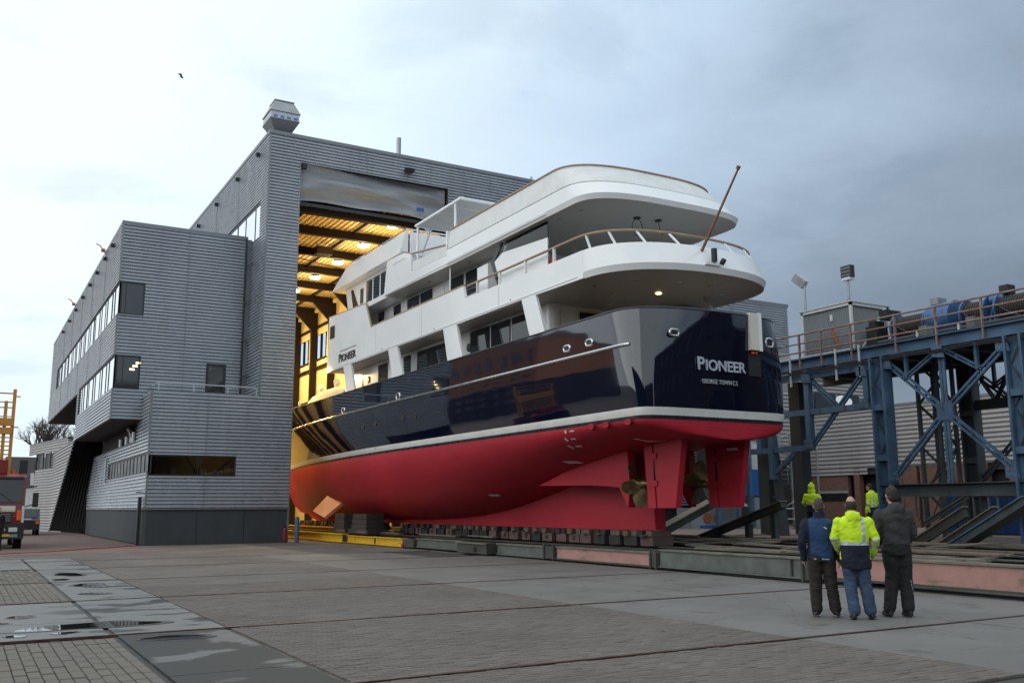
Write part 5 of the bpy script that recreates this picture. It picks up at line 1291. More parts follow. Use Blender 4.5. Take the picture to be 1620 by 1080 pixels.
for (x, y, w, lab) in ((16.5, 45.0, 0.75, 'black timber bilge block under the red hull, left one of two'), (16.5, 42.3, 0.95, 'black timber bilge block under the red hull, right one of two')):
    o = empty('bilge_block', (x, y, 0.45), lab, 'bilge block', 'bilge blocks by the hall door')
    MB().box(x-0.5, x+0.5, y-w-0.3, y+w+0.3, 0.46, 0.66).build('base_beam', 'block_dark', o)
    for j in range(3): MB().box(x-0.45+0.02*j, x+0.45, y-w+0.05*j, y+w-0.04*j, 0.662+0.24*j, 0.89+0.24*j).build('timber', 'block_dark', o)
    MB().box(x-0.52, x-0.47, y-w-0.2, y+w*0.2, 0.50, 0.62).build('steel_shoe', 'block_pink', o)
# inclined cradle arms to the right
def arm(p, q, w, h, m, lab, cap=None):
    o = empty('sloping_girder', p, lab, 'girder', 'sloping girders of the cradle')
    MB().bar(p, q, w, h).build('web', m, o)
    d = Vector((0, 0, h/2+0.02)); MB().bar(Vector(p)+d, Vector(q)+d, w+0.16, 0.04).build('flange', cap or 'rust_top', o)
    return o
arm((27.4, 21.3, 0.25), (27.4, 19.15, 1.42), 0.14, 0.30, 'beam_dark', 'sloping girder rising to the gantry beam, first right of the man in grey')
arm((27.4, 20.2, 0.25), (27.4, 18.15, 1.42), 0.14, 0.30, 'beam_dark', 'sloping girder rising to the gantry beam, second right of the man in grey')
arm((26.6, 19.0, 0.35), (26.6, 16.5, 1.75), 0.7, 0.22, 'gantry_slate', 'wide blue grey sloping plate at the right edge of the cradle', cap='gantry_blue')
arm((27.9, 18.5, 0.9), (27.9, 16.9, 2.0), 0.1, 0.14, 'gantry_blue', 'slim blue strut above the wide sloping plate', cap='gantry_blue')
arm((27.8, 20.95, 1.02), (27.8, 19.3, 1.88), 0.08, 0.10, 'gantry_slate', 'slim grey strut in front of the blue container', cap='gantry_slate')
arm((27.4, 22.6, 0.5), (27.4, 21.6, 1.42), 0.12, 0.26, 'beam_dark', 'sloping dark girder partly hidden behind the man in grey')
arm((23.6, 27.4, 0.42), (24.2, 23.7, 1.68), 0.34, 0.20, 'beam_dark', 'broad sloping timber topped girder right of the rudders')
arm((20.6, 26.6, 0.5), (25.6, 28.8, 1.75), 0.22, 0.30, 'beam_dark', 'dark sloping girder behind the keel end')
for k, (a, b) in enumerate((((23.8, 26.4, 0.5), (23.8, 26.4, 0.75)), ((24.0, 25.2, 0.5), (24.0, 25.2, 1.15)), ((24.15, 24.1, 0.5), (24.15, 24.1, 1.5)))):
    o = MB().box(a[0]-0.1, a[0]+0.1, a[1]-0.1, a[1]+0.1, 0.48, b[2]-0.12).box(a[0]-0.16, a[0]+0.16, a[1]-0.16, a[1]+0.16, 0.45, 0.48).build('support_stub', 'gantry_slate'); tag(o, ('shortest', 'middle', 'tallest')[k]+' steel stub under the broad sloping girder right of the rudders', 'stub', 'stubs under the sloping girder')

# ================================================================== GANTRY
GX = 28.5
gan = empty('gantry', (GX+2, 22, 0.45), 'blue steel winch gantry with cross bracing and rusty railing', 'gantry')
def gb(nm, p, q, w, h=None, m='gantry_blue', up=(0,0,1)): return MB().bar(p, q, w, h, up).build(nm, m, gan)
def angle(nm, p, q, w, m='gantry_blue'):
    """braces as pairs of channels with a gap"""
    p = Vector(p); q = Vector(q); d = (q-p).normalized(); n = d.cross(Vector((1,0,0))).normalized()*w*0.33
    mb = MB().bar(p+n, q+n, 0.10, w*0.34).bar(p-n, q-n, 0.10, w*0.34); L = (q-p).length; k = max(2, int(L/0.5))
    for i in range(1, k): c = p.lerp(q, i/k); mb.bar(c-n, c+n, 0.02, 0.12)
    mb.build(nm, m, gan)
Y0g, Y1g = 12.0, 30.0
for x, dep in ((GX, 1), (GX+5.0, 0)):
    mm = 'gantry_blue' if dep else 'gantry_slate'
    MB().ibeam((x, Y0g, 6.94), (x, Y1g, 6.94), 0.34, 0.42).build('deck_beam', mm, gan)
    for yc in (22.85, 17.65, 12.4):
        MB().box(x-0.25, x+0.25, yc-0.30, yc-0.22, 0.45, 6.93).box(x-0.25, x+0.25, yc+0.22, yc+0.30, 0.45, 6.93).box(x-0.03, x+0.03, yc-0.22, yc+0.22, 0.45, 6.93).build('column', mm, gan)
        for z in (3.2, 5.0): MB().box(x-0.22, x-0.04, yc-0.215, yc+0.215, z, z+0.22).build('batten_plate', mm, gan)
    MB().ibeam((x, Y0g, 1.93), (x, 23.2, 1.93), 0.36, 0.44).build('bottom_beam', 'gantry_slate', gan)
    for yc, yn in ((22.85, 17.65), (17.65, 12.4)):
        ym = (yc+yn)/2+0.08
        angle('brace', (x, yc-0.2, 6.80), (x, ym+0.1, 4.85), 0.22, mm); angle('brace', (x, yn+0.2, 6.80), (x, ym-0.1, 4.85), 0.22, mm)
        angle('brace', (x, yc-0.2, 2.50), (x, ym+0.1, 4.65), 0.22, mm); angle('brace', (x, yn+0.2, 2.55), (x, ym-0.1, 4.65), 0.22, mm)
        angle('hanger', (x, ym, 6.93), (x, ym, 2.38), 0.20, mm)
        MB().box(x-0.06, x+0.06, ym-0.30, ym+0.30, 4.45, 5.05).build('gusset', mm, gan)
        angle('brace', (x, ym+0.1, 6.85), (x, ym+1.55, 6.0), 0.16, mm); angle('brace', (x, ym-0.1, 6.85), (x, ym-1.45, 6.0), 0.16, mm)
        for yq in (ym+1.4, ym-1.3): gb('short_post', (x, yq, 6.93), (x, yq, 6.02), 0.1, 0.14, mm)
    for yq in (21.4, 19.55, 18.7, 17.0, 15.5):
        MB().box(x-0.14, x-0.09, yq-0.06, yq-0.0, 1.25, 1.93).box(x-0.14, x-0.09, yq+0.25, yq+0.31, 1.25, 1.93).build('support_post', 'gantry_slate', gan)
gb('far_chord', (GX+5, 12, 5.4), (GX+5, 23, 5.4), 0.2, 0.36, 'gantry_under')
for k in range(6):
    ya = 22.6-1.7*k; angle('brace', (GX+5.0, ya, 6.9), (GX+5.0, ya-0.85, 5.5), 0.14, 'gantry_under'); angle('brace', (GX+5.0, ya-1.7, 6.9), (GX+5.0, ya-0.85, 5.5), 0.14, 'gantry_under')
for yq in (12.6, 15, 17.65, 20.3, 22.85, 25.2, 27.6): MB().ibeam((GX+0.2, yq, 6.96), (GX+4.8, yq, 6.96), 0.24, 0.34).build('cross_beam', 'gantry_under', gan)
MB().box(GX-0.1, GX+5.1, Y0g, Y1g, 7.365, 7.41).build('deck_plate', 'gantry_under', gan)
# left bay
for yq in (26.3, 29.0): gb('post', (GX, yq, 3.75), (GX, yq, 6.93), 0.24, 0.24)
gb('post', (GX, 23.45, 5.15), (GX, 23.45, 6.75), 0.22, 0.26)
gb('chord', (GX, 23.2, 6.66), (GX, 29.5, 6.66), 0.2, 0.24); gb('chord', (GX, 23.2, 5.22), (GX, 29.5, 5.26), 0.2, 0.22); gb('chord', (GX, 26.2, 3.86), (GX, 29.5, 3.86), 0.2, 0.22)
angle('brace', (GX, 23.5, 6.55), (GX, 26.2, 3.95), 0.20); angle('brace', (GX, 26.2, 6.55), (GX, 24.9, 5.35), 0.20)
gb('post', (GX, 28.35, 2.7), (GX, 28.35, 5.2), 0.26, 0.26); gb('brace', (GX, 28.3, 2.9), (GX, 27.0, 3.8), 0.16)
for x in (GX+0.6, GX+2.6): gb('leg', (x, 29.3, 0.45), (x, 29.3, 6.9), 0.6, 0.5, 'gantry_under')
gb('leg', (GX+0.3, 28.2, 0.45), (GX+0.3, 28.9, 6.9), 0.22, 0.3, 'gantry_slate')
for z in (2.0, 3.4, 4.8): gb('rung', (GX+0.3, 28.3, z), (GX+0.6, 29.3, z), 0.12, 0.12, 'gantry_under')
# joint plates with bolts, lattice column and services
def plate(yc, zc, w, h, x=GX-0.19):
    o = MB().ext([(yc-w, zc-h), (yc+w, zc-h*0.7), (yc+w, zc+h), (yc-w*0.6, zc+h)], 'x', x, x+0.03).build('joint_plate', 'gantry_blue', gan)
    for a, b in ((-0.5, -0.4), (0.4, -0.3), (0.5, 0.5), (-0.3, 0.5)): MB().tube((x-0.025, yc+a*w, zc+b*h), (x, yc+a*w, zc+b*h), 0.03, n=6).build('bolt', 'rust_rail', o)
for yc, zc in ((22.45, 6.62), (18.0, 6.62), (22.45, 2.62), (18.05, 2.62), (26.2, 6.55), (26.25, 3.98), (23.55, 6.5), (23.5, 5.3), (20.33, 6.75)): plate(yc, zc, 0.24, 0.20)
for yc in (22.85, 17.65):
    for k in range(9): gb('lacing', (GX-0.1, yc-0.2 if k % 2 else yc+0.2, 0.6+0.68*k), (GX-0.1, yc+0.2 if k % 2 else yc-0.2, 1.28+0.68*k), 0.02, 0.05, 'gantry_under')
for x in (30.3, 31.2):
    for yq in (21.9, 22.7): gb('lattice_post', (x, yq, 0.45), (x, yq, 6.9), 0.12, 0.12, 'gantry_slate')
for k in range(8):
    gb('lattice_bar', (30.3, 21.9 if k % 2 else 22.7, 0.6+0.78*k), (30.3, 22.7 if k % 2 else 21.9, 1.38+0.78*k), 0.06, 0.08, 'gantry_under'); gb('lattice_bar', (30.3 if k % 2 else 31.2, 21.9, 0.6+0.78*k), (31.2 if k % 2 else 30.3, 21.9, 1.38+0.78*k), 0.06, 0.08, 'gantry_under')
for k, z in enumerate((6.86, 6.80)): MB().pipe([(GX-0.22, 12+1.2*q, z-0.03*(q % 2)-0.01*k) for q in range(15)], 0.025, 6).build('cable', 'black', gan)
MB().tube((GX+0.5, 12, 7.55), (GX+0.5, 23.2, 7.55), 0.09, n=10).build('pipe', 'gantry_under', gan)
for yq in (21.0, 19.2): gb('work_box', (GX+0.25, yq, 7.42), (GX+0.25, yq, 7.8), 0.3, 0.4, 'cabin_grey')
for yq in (24.6, 25.6, 27.2): gb('knee_brace', (GX+0.1, yq, 6.95), (GX+0.1, yq-0.5, 6.66), 0.06, 0.08, 'gantry_under')
# railing
for yq in (27.9, 26.5, 25.4, 23.95, 22.0, 20.35, 18.64, 16.9, 15.0, 13.0): gb('railing_post', (GX-0.12, yq, 6.98), (GX-0.12, yq, 8.33), 0.055, 0.09, 'rust_rail')
for yq in (27.0, 24.7, 23.6): gb('railing_post', (GX-0.16, yq, 6.3), (GX-0.16, yq, 7.5), 0.06, 0.06, 'white_steel')
for z, r in ((8.33, 0.035), (7.97, 0.03), (7.62, 0.035)): MB().tube((GX-0.12, 12, z), (GX-0.12, 29.5, z), r, n=8).build('handrail', 'rust_rail', gan, smooth=40)
MB().tube((GX-0.12, 24, 7.4), (GX-0.12, 29.5, 7.4), 0.03, n=6).build('kick_rail', 'white_steel', gan)
for yq in (21.1, 19.5): gb('kick_post', (GX-0.12, yq, 7.4), (GX-0.12, yq, 7.6), 0.06, 0.06, 'white_steel')
# cabin on the gantry
cb = empty('machine_cabin', (30.0, 25.5, 7.41), 'grey corrugated cabin with white frame on the gantry deck', 'cabin')
xs0, xs1, ya, yb, z0, z1 = 29.0, 31.0, 24.4, 26.75, 7.55, 9.33
def vcorr(nm, axis, pos, a0, a1):
    rows = [[], []]; n = int((a1-a0)/0.11)*2
    for i in range(n+1):
        a = a0+(a1-a0)*i/n; d = 0.04*((i//1) % 2)
        for r, z in ((0, z0), (1, z1-0.12)): rows[r].append((pos-d, a, z) if axis == 'x' else (a, pos-d, z))
    MB().grid(rows).build(nm, 'cabin_grey', cb)
vcorr('wall', 'x', xs0, ya, yb); vcorr('wall', 'y', ya, xs0, xs1)
MB().box(xs0+0.05, xs1, ya+0.05, yb, z0, z1-0.1).build('core', 'cabin_grey', cb)
fr = MB()
for x, y in ((xs0-0.06, ya-0.06), (xs0-0.06, yb), (xs1, ya-0.06)): fr.box(x-0.04, x+0.06, y-0.04, y+0.06, 7.41, z1)
fr.box(xs0-0.1, xs0, ya-0.1, yb+0.1, z1-0.12, z1); fr.box(xs0, xs1+0.1, ya-0.1, ya, z1-0.121, z1-0.001); fr.build('frame', 'white_steel', cb)
MB().box(xs0-0.14, xs1+0.15, ya-0.14, yb+0.14, z1, z1+0.04).build('roof', 'white_steel', cb)
MB().bar((xs1-0.2, ya-0.12, z1-0.1), (xs0+0.35, ya-0.12, 7.5), 0.08, 0.08, up=(0,1,0)).build('brace', 'white_steel', cb)
MB().bar((xs1+0.1, ya-0.1, z1), (xs1+0.7, ya-0.3, 8.2), 0.06).build('brace', 'white_steel', cb)
MB().box(xs0-0.06, xs0-0.045, 25.25, 25.38, 8.75, 9.0).build('notice', 'truck_white', cb)
MB().bar((xs0-0.1, 25.3, 8.45), (xs0-0.1, 25.0, 7.75), 0.10, 0.06).build('rusty_lever', 'rust_orange', cb)
for x in (31.4,): MB().box(x-0.3, x+0.3, ya-0.3, ya+0.3, 7.42, 8.1).build('side_box', 'cabin_grey', cb)
def flood(x, y, zb, zt, lab, lean):
    o = empty('floodlight_mast', (x, y, zb), lab, 'floodlight', 'floodlights on the gantry cabin')
    MB().tube((x, y, zb), (x, y, zt), 0.045, n=8).build('pole', 'galv', o)
    for s in (-1, 1): MB().bar((x, y, zb+0.35), (x+0.1*s, y+0.3*s, zb), 0.025).build('stay', 'galv', o)
    d = Vector((0.0, 0.55, 0.35)) if lean else Vector((0, 0, 0))
    if lean:
        MB().bar((x, y, zt), (x-0.1, y+0.45, zt+0.42), 0.34, 0.14, up=(1,0,0)).build('lamp_head', 'galv', o); MB().bar((x+0.1, y-0.05, zt+0.02), (x, y+0.4, zt+0.40), 0.3, 0.05, up=(1,0,0)).build('lens', 'truck_white', o)
    else:
        MB().box(x-0.12, x+0.12, y-0.24, y+0.24, zt+0.05, zt+0.52).build('lamp_head', 'dark_frame', o)
        for z in (0.12, 0.26, 0.40): MB().box(x-0.125, x+0.1, y-0.22, y+0.22, zt+z, zt+z+0.035).build('rib', 'cabin_grey', o)
        MB().box(x-0.15, x+0.15, y-0.2, y+0.2, zt-0.06, zt+0.04).build('bracket', 'truck_white', o)
flood(29.5, 24.85, 9.37, 10.40, 'square floodlight on a pole at the cabin roof corner', False)
flood(29.3, 26.9, 9.2, 10.55, 'tilted floodlight on a pole at the far end of the cabin', True)
# winches on the gantry
def winch(yc, l, lab, motor):
    x, z = 30.0, 8.12
    o = empty('winch', (x, yc, 7.41), lab, 'winch', 'winches on the gantry')
    MB().box(x-0.55, x-0.2, yc-0.25, yc+0.2, 7.42, 7.75).build('control_box', 'black', o); MB().pipe([(x-0.5, yc-l/2, 7.6), (x-0.62, yc, 7.9), (x-0.5, yc+l/2, 8.3)], 0.03, 6).build('hose', 'black', o)
    MB().tube((x, yc-l/2, z), (x, yc+l/2, z), 0.42, n=24).build('drum', 'wire_drum', o, smooth=40)
    tu = MB(); n = int(l/0.09)
    for i in range(n): tu.tube((x, yc-l/2+0.045+i*l/n-0.035, z), (x, yc-l/2+0.045+i*l/n+0.035, z), 0.45, n=24)
    tu.build('wire_rope', 'wire_drum', o, smooth=40)
    for s in (-1, 1): MB().tube((x, yc+s*(l/2+0.04), z), (x, yc+s*(l/2-0.02), z), 0.56, n=24).build('flange', 'machine_blue', o, smooth=40)
    for s in (-1, 1): MB().ext([(x-0.5, 7.42), (x+0.5, 7.42), (x+0.15, z+0.1), (x-0.15, z+0.1)], 'y', yc+s*(l/2+0.12)-0.04, yc+s*(l/2+0.12)+0.04).build('pedestal', 'machine_blue', o)
    if motor == 1:
        MB().tube((x, yc-l/2-0.15, z), (x, yc-l/2-1.1, z), 0.66, n=24).build('gearbox', 'machine_blue', o, smooth=40); MB().box(x-0.25, x+0.25, yc-l/2-0.5, yc-l/2-0.18, z+0.62, z+0.85).build('motor_box', 'galv', o)
        MB().box(x-0.5, x+0.5, yc-l/2-1.05, yc-l/2-0.2, 7.42, z-0.3).build('base', 'gantry_slate', o)
    if motor == 2: MB().box(x-0.2, x+0.2, yc+l/2-0.35, yc+l/2-0.02, z+0.5, z+0.8).build('brake', 'black', o)
    if motor == 3: MB().tube((x-0.1, yc-l/2-0.1, z+0.35), (x-0.1, yc-l/2-0.6, z+0.4), 0.18, n=14).build('motor', 'machine_blue', o, smooth=40)
winch(22.35, 1.35, 'left winch drum with big blue gearbox, next to the grey cabin', 1)
winch(19.75, 0.85, 'middle winch drum between blue flanges on the gantry', 3)
winch(18.35, 1.1, 'right winch drum with black brake at the picture edge', 2)
winch(16.4, 1.2, 'farthest right blue winch, cut by the picture edge', 3)
bx_ = MB().box(29.6, 30.4, 23.25, 23.6, 8.55, 8.9).build('brake_unit', 'black'); tag(bx_, 'small black brake unit above the left winch drum', 'brake unit')
bx2 = MB().box(29.3, 29.9, 23.5, 24.0, 7.42, 8.3).box(29.35, 29.85, 23.6, 23.9, 8.3, 8.5).build('motor_unit', 'black'); tag(bx2, 'dark electric motor between the cabin and the left winch', 'motor')

# ================================================================== BUILDINGS AND THINGS BEHIND
RX = 45.0
rbd = empty('workshop_building', (RX+5, 34, 0.45), 'long low workshop with pale corrugated wall over a brick base, behind the gantry', 'building')
corr('x', RX, 10, 42.2, 3.75, 7.1, per=0.24, dep=0.07).build('cladding_sheet', 'cladding_far', rbd, smooth=60, fixn=False)
corr('x', RX, 37.4, 42.2, 3.4, 3.745, per=0.24, dep=0.07).build('cladding_sheet', 'cladding_far', rbd, smooth=60, fixn=False)
MB().box(RX-0.1, RX+0.2, 10, 42.3, 7.1, 7.24).build('parapet', 'cladding_trim', rbd)
MB().box(RX+0.1, RX+10, 10, 42.2, 3.4, 7.1).build('core', 'soffit', rbd)
segs = [(42.2, 38.9), (35.4, 34.2), (34.0, 30.4), (28.9, 22.0), (20, 10)]
for a, b in segs: MB().box(RX+0.02, RX+0.3, b, a, 0.45, 3.74).build('brick_wall', 'brick_dark', rbd)
for yq in (38.2, 35.3, 30.2): MB().box(RX-0.06, RX+0.3, yq-0.2, yq+0.2, 0.45, 3.745).build('pier', 'brick_dark', rbd)
MB().box(RX+0.5, RX+0.6, 10, 42, 0.45, 3.7).build('dark_interior', 'black', rbd)
MB().box(RX-0.05, RX+0.02, 38.9, 41.2, 2.35, 2.5).build('lintel', 'cladding_far', rbd); MB().box(RX-0.01, RX+0.019, 39.0, 41.1, 1.9, 2.34).build('dark_window', 'black', rbd)
dfm = MB().box(RX-0.05, RX+0.05, 36.6, 36.7, 0.45, 2.6).box(RX-0.05, RX+0.05, 35.5, 35.6, 0.45, 2.6).box(RX-0.05, RX+0.05, 35.5, 36.7, 2.6, 2.7).build('door_frame', 'white_steel', rbd)
corr('y', 43.0, RX+0.4, 51.9, 7.2, 9.65, per=0.24, dep=0.06).build('cladding_sheet', 'cladding_far', rbd, smooth=60, fixn=False)
MB().box(RX+0.3, 52.0, 42.9, 43.3, 9.65, 9.8).build('parapet', 'cladding_trim', rbd); MB().box(RX+0.4, 51.8, 43.05, 50, 7.2, 9.6).build('core', 'cladding_far', rbd)
for xq in (47.0, 49.2):
    o = MB().box(xq, xq+2.0, 42.88, 42.93, 7.7, 8.8).build('window', 'dark_frame', rbd); MB().box(xq+0.08, xq+1.92, 42.86, 42.879, 7.8, 8.72).build('pane', 'win_dark', o)
corr('y', 42.2, 38.0, RX, 4.4, 8.6, per=0.24, dep=0.06).build('cladding_sheet', 'cladding_far', rbd, smooth=60, fixn=False)
MB().box(38.0, RX, 42.25, 44, 0.45, 8.5).build('core', 'soffit', rbd)
dish = MB().tube((46.8, 40.5, 7.25), (46.8, 40.5, 7.9), 0.05).tube((46.8, 40.4, 7.9), (46.75, 40.3, 8.0), 0.45, 0.5, n=20).build('satellite_dish', 'truck_white', smooth=40); tag(dish, 'white round dish on the low workshop roof behind the blue truss', 'dish')
# stairs
st = empty('steel_staircase', (38.5, 37.0, 0.45), 'grey steel spiral staircase behind the gantry legs', 'staircase')
MB().tube((38.5, 37.0, 0.45), (38.5, 37.0, 5.6), 0.07, n=8).build('centre_post', 'galv', st)
for k in range(20):
    a = R(200+24*k); z = 0.65+0.24*k; c, s_ = math.cos(a), math.sin(a); c2, s2 = math.cos(a+R(24)), math.sin(a+R(24))
    MB().ext([(38.5+0.08*c, 37+0.08*s_), (38.5+1.0*c, 37+1.0*s_), (38.5+1.0*c2, 37+1.0*s2)], 'z', z, z+0.04).build('tread', 'galv', st)
for k in range(20):
    a = R(200+24*k); z = 0.65+0.24*k
    MB().tube((38.5+0.97*math.cos(a), 37+0.97*math.sin(a), z), (38.5+0.97*math.cos(a), 37+0.97*math.sin(a), z+0.95), 0.02, n=5).build('baluster', 'galv', st)
MB().pipe([(38.5+0.97*math.cos(R(200+24*k)), 37+0.97*math.sin(R(200+24*k)), 1.6+0.24*k) for k in range(20)], 0.03, 6).build('handrail', 'galv', st)
for x, y in ((37.3, 36.6), (39.6, 36.2)): MB().tube((x, y, 0.45), (x, y, 6.0), 0.06, n=8).build('post', 'galv', st)
fc = empty('barrier', (36.4, 33.5, 0.45), 'low grey tube barrier at the foot of the spiral staircase', 'barrier')
for x, y in ((35.2, 34.6), (36.6, 33.4)): MB().tube((x, y, 0.45), (x, y, 1.5), 0.04, n=6).build('post', 'galv', fc)
for z in (1.0, 1.5): MB().tube((35.2, 34.6, z), (36.6, 33.4, z), 0.035, n=6).build('bar', 'galv', fc)
# blue container behind the gantry
ct = empty('blue_container', (37.5, 21, 0.45), 'bright blue corrugated container seen under the gantry beam', 'container')
rows = [[], []]; n = 80
for i in range(n+1):
    a = 14+12.3*i/n; d = 0.05*((i//2) % 2)
    rows[0].append((36.0-d, a, 0.5)); rows[1].append((36.0-d, a, 2.3))
MB().grid(rows).build('side', 'container_blue', ct); MB().box(36.06, 38.4, 14.02, 26.28, 0.46, 2.4).build('core', 'container_blue', ct)
MB().box(35.92, 38.4, 14, 26.3, 2.3, 2.44).build('top_rail', 'blue_bright', ct)
# wires
for k, (a, b) in enumerate((((33.5, 22, 6.9), (41, 30.5, 0.9)), ((33.3, 19, 6.9), (40, 23.5, 0.9)), ((33.3, 17.6, 6.9), (40, 21.5, 0.9)), ((33.4, 22.4, 6.9), (41, 31.2, 0.9)))):
    o = MB().tube(a, b, 0.025, n=5).build('wire_rope', 'black'); tag(o, ('leftmost', 'third from left', 'rightmost', 'second from left')[k]+' of the four dark wire ropes slanting down behind the gantry', 'wire rope', 'wire ropes behind the gantry')
# gear seen behind the rudders
gm = empty('grey_workbench', (36, 40, 0.45), 'pale grey box with two brown round holes behind the propeller', 'machine')
MB().box(34.0, 37.6, 40.0, 41.2, 0.46, 1.55).build('body', 'grey_box', gm)
for x in (35.1, 35.85): MB().tube((x, 39.95, 1.0), (x, 40.05, 1.0), 0.27, n=16).build('round_hole', 'rust_orange', gm)
MB().box(34.6, 36.3, 39.9, 40.0, 0.5, 0.62).box(36.6, 37.4, 39.9, 40.0, 0.5, 0.62).build('blue_foot', 'blue_bright', gm)
bf = empty('storage_rack', (36.6, 38.5, 0.45), 'blue steel post frame with blue panel behind the propellers', 'rack')
for x in (34.6, 36.0, 36.9, 38.4): MB().box(x-0.1, x+0.1, 38.4, 38.6, 0.45, 5.2).build('post', 'gantry_blue', bf)
MB().box(35.3, 37.8, 38.62, 38.7, 2.2, 3.6).build('panel', 'blue_bright', bf); MB().box(34.6, 38.4, 38.65, 38.72, 3.6, 5.0).build('white_panel', 'truck_white', bf)
MB().box(37.4, 38.4, 38.7, 38.8, 0.5, 2.1).build('pale_panel', 'grey_box', bf)
rows = []
for i in range(9):
    t = i/8; w = 0.5*math.sin(math.pi*(0.1+0.8*t)); row = []
    for j in range(9): a = math.pi*j/8; row.append((35.0+2.2*t, 39.2-w*math.cos(a), 1.62+0.55*w*2*math.sin(a)*0.7))
    rows.append(row)
o = MB().grid(rows).build('dinghy', 'canvas', smooth=60); tag(o, 'small white covered dinghy on the grey box behind the rudders', 'dinghy')
# ================================================================== LEFT EDGE: TRUCK, CAR, HOUSE, TREE
tr = empty('red_truck', (1.1, 48.5, 0), 'red truck with black bumper, cut off by the left picture edge', 'truck')
TXr, TYf = 2.36, 46.0; TXl = TXr-2.5
MB().ext([(TYf+0.02, 0.95), (TYf, 1.3), (TYf+0.12, 3.0), (TYf+0.35, 3.16), (TYf+2.1, 3.16), (TYf+2.1, 0.9)], 'x', TXl, TXr).build('cab', 'truck_red', tr)
MB().add([(TXl+0.12, TYf+0.005, 1.95), (TXr-0.12, TYf+0.005, 1.95), (TXr-0.12, TYf+0.10, 2.9), (TXl+0.12, TYf+0.10, 2.9), (TXl+0.12, TYf-0.02, 1.95), (TXr-0.12, TYf-0.02, 1.95), (TXr-0.12, TYf+0.07, 2.9), (TXl+0.12, TYf+0.07, 2.9)],
    [(4,5,6,7),(0,3,2,1),(0,1,5,4),(1,2,6,5),(2,3,7,6),(3,0,4,7)]).build('windscreen', 'ship_glass', tr)
MB().box(TXl+0.2, TXr-0.35, TYf-0.04, TYf-0.005, 1.55, 1.80).build('front_panel', 'truck_white', tr)
for k in range(6): MB().box(TXr-0.95+0.11*k, TXr-0.89+0.11*k, TYf-0.05, TYf-0.041, 1.57, 1.64).build('badge_mark', 'yellow_tape', tr)
gr = MB().box(TXl+0.3, TXr-0.45, TYf-0.05, TYf-0.006, 1.12, 1.50).build('grille', 'truck_black', tr)
for k in range(4): MB().box(TXl+0.35, TXr-0.5, TYf-0.065, TYf-0.051, 1.16+0.09*k, 1.19+0.09*k).build('grille_bar', 'galv', gr)
MB().box(TXl-0.03, TXr+0.03, TYf-0.16, TYf+0.3, 0.42, 1.06).build('bumper', 'truck_black', tr)
MB().box(TXr-0.55, TXr-0.22, TYf-0.18, TYf-0.161, 0.72, 0.9).build('headlight', 'truck_white', tr)
MB().box(TXr-0.28, TXr-0.12, TYf-0.06, TYf-0.006, 1.2, 1.62).build('indicator', 'lamp_orange', tr)
MB().box(TXr-0.10, TXr+0.0, TYf-0.03, TYf+0.0, 1.1, 1.8).build('corner_strip', 'truck_white', tr)
MB().bar((TXr, TYf+0.1, 2.55), (TXr+0.42, TYf-0.05, 2.62), 0.04).bar((TXr, TYf+0.1, 1.75), (TXr+0.42, TYf-0.05, 1.9), 0.04).build('mirror_arm', 'truck_black', tr)
MB().box(TXr+0.28, TXr+0.50, TYf-0.12, TYf+0.02, 1.75, 2.35).build('mirror', 'truck_black', tr)
MB().tube((TXr-0.5, TYf+0.6, 3.16), (TXr-0.5, TYf+0.6, 3.34), 0.1, n=12).build('beacon', 'lamp_orange', tr)
MB().box(TXr-0.3, TXr+0.02, TYf+0.55, TYf+0.9, 3.16, 3.75).build('work_lamp', 'truck_black', tr); MB().box(TXl, TXr-0.75, TYf+0.3, TYf+1.9, 3.17, 3.75).build('roof_box', 'truck_red', tr)
for y in (TYf+0.75, TYf+5.6):
    for x0, x1 in ((TXr-0.32, TXr), (TXl, TXl+0.32)):
        w = MB().tube((x0, y, 0.5), (x1, y, 0.5), 0.5, n=24).build('wheel', 'rubber', tr, smooth=40); MB().tube((x0-0.01, y, 0.5), (x1+0.01, y, 0.5), 0.26, n=16).build('rim', 'truck_white', w, smooth=40)
MB().box(TXl+0.1, TXr-0.05, TYf+2.15, TYf+7.0, 0.9, 1.2).build('chassis', 'truck_black', tr)
MB().box(TXl, TXr, TYf+2.2, TYf+7.2, 1.21, 2.3).build('body', 'truck_red', tr)
MB().box(TXr-1.0, TXr-0.5, TYf-0.18, TYf-0.161, 0.52, 0.63).build('number_plate', 'yellow_tape', tr)
MB().box(TXr-0.5, TXr-0.2, TYf-0.2, TYf-0.161, 0.5, 0.62).build('fog_light', 'galv', tr)
for k in range(2): MB().bar((TXr-0.5-0.8*k, TYf-0.035, 1.97), (TXr-1.0-0.8*k, TYf-0.01, 2.35), 0.02, 0.025).build('wiper', 'truck_black', tr)
MB().box(TXl+0.1, TXr-0.1, TYf-0.03, TYf+0.10, 2.92, 3.02).build('sun_visor', 'truck_black', tr)
MB().box(TXr+0.001, TXr+0.012, TYf+0.9, TYf+0.92, 1.0, 2.95).build('door_seam', 'truck_black', tr); MB().box(TXr+0.001, TXr+0.03, TYf+1.55, TYf+1.75, 1.75, 1.82).build('door_handle', 'truck_black', tr)
MB().box(TXr+0.001, TXr+0.01, TYf+0.95, TYf+1.8, 2.05, 2.85).build('side_window', 'ship_glass', tr)
MB().box(TXr-0.3, TXr+0.06, TYf+1.5, TYf+2.0, 0.45, 0.55).build('step', 'galv', tr)
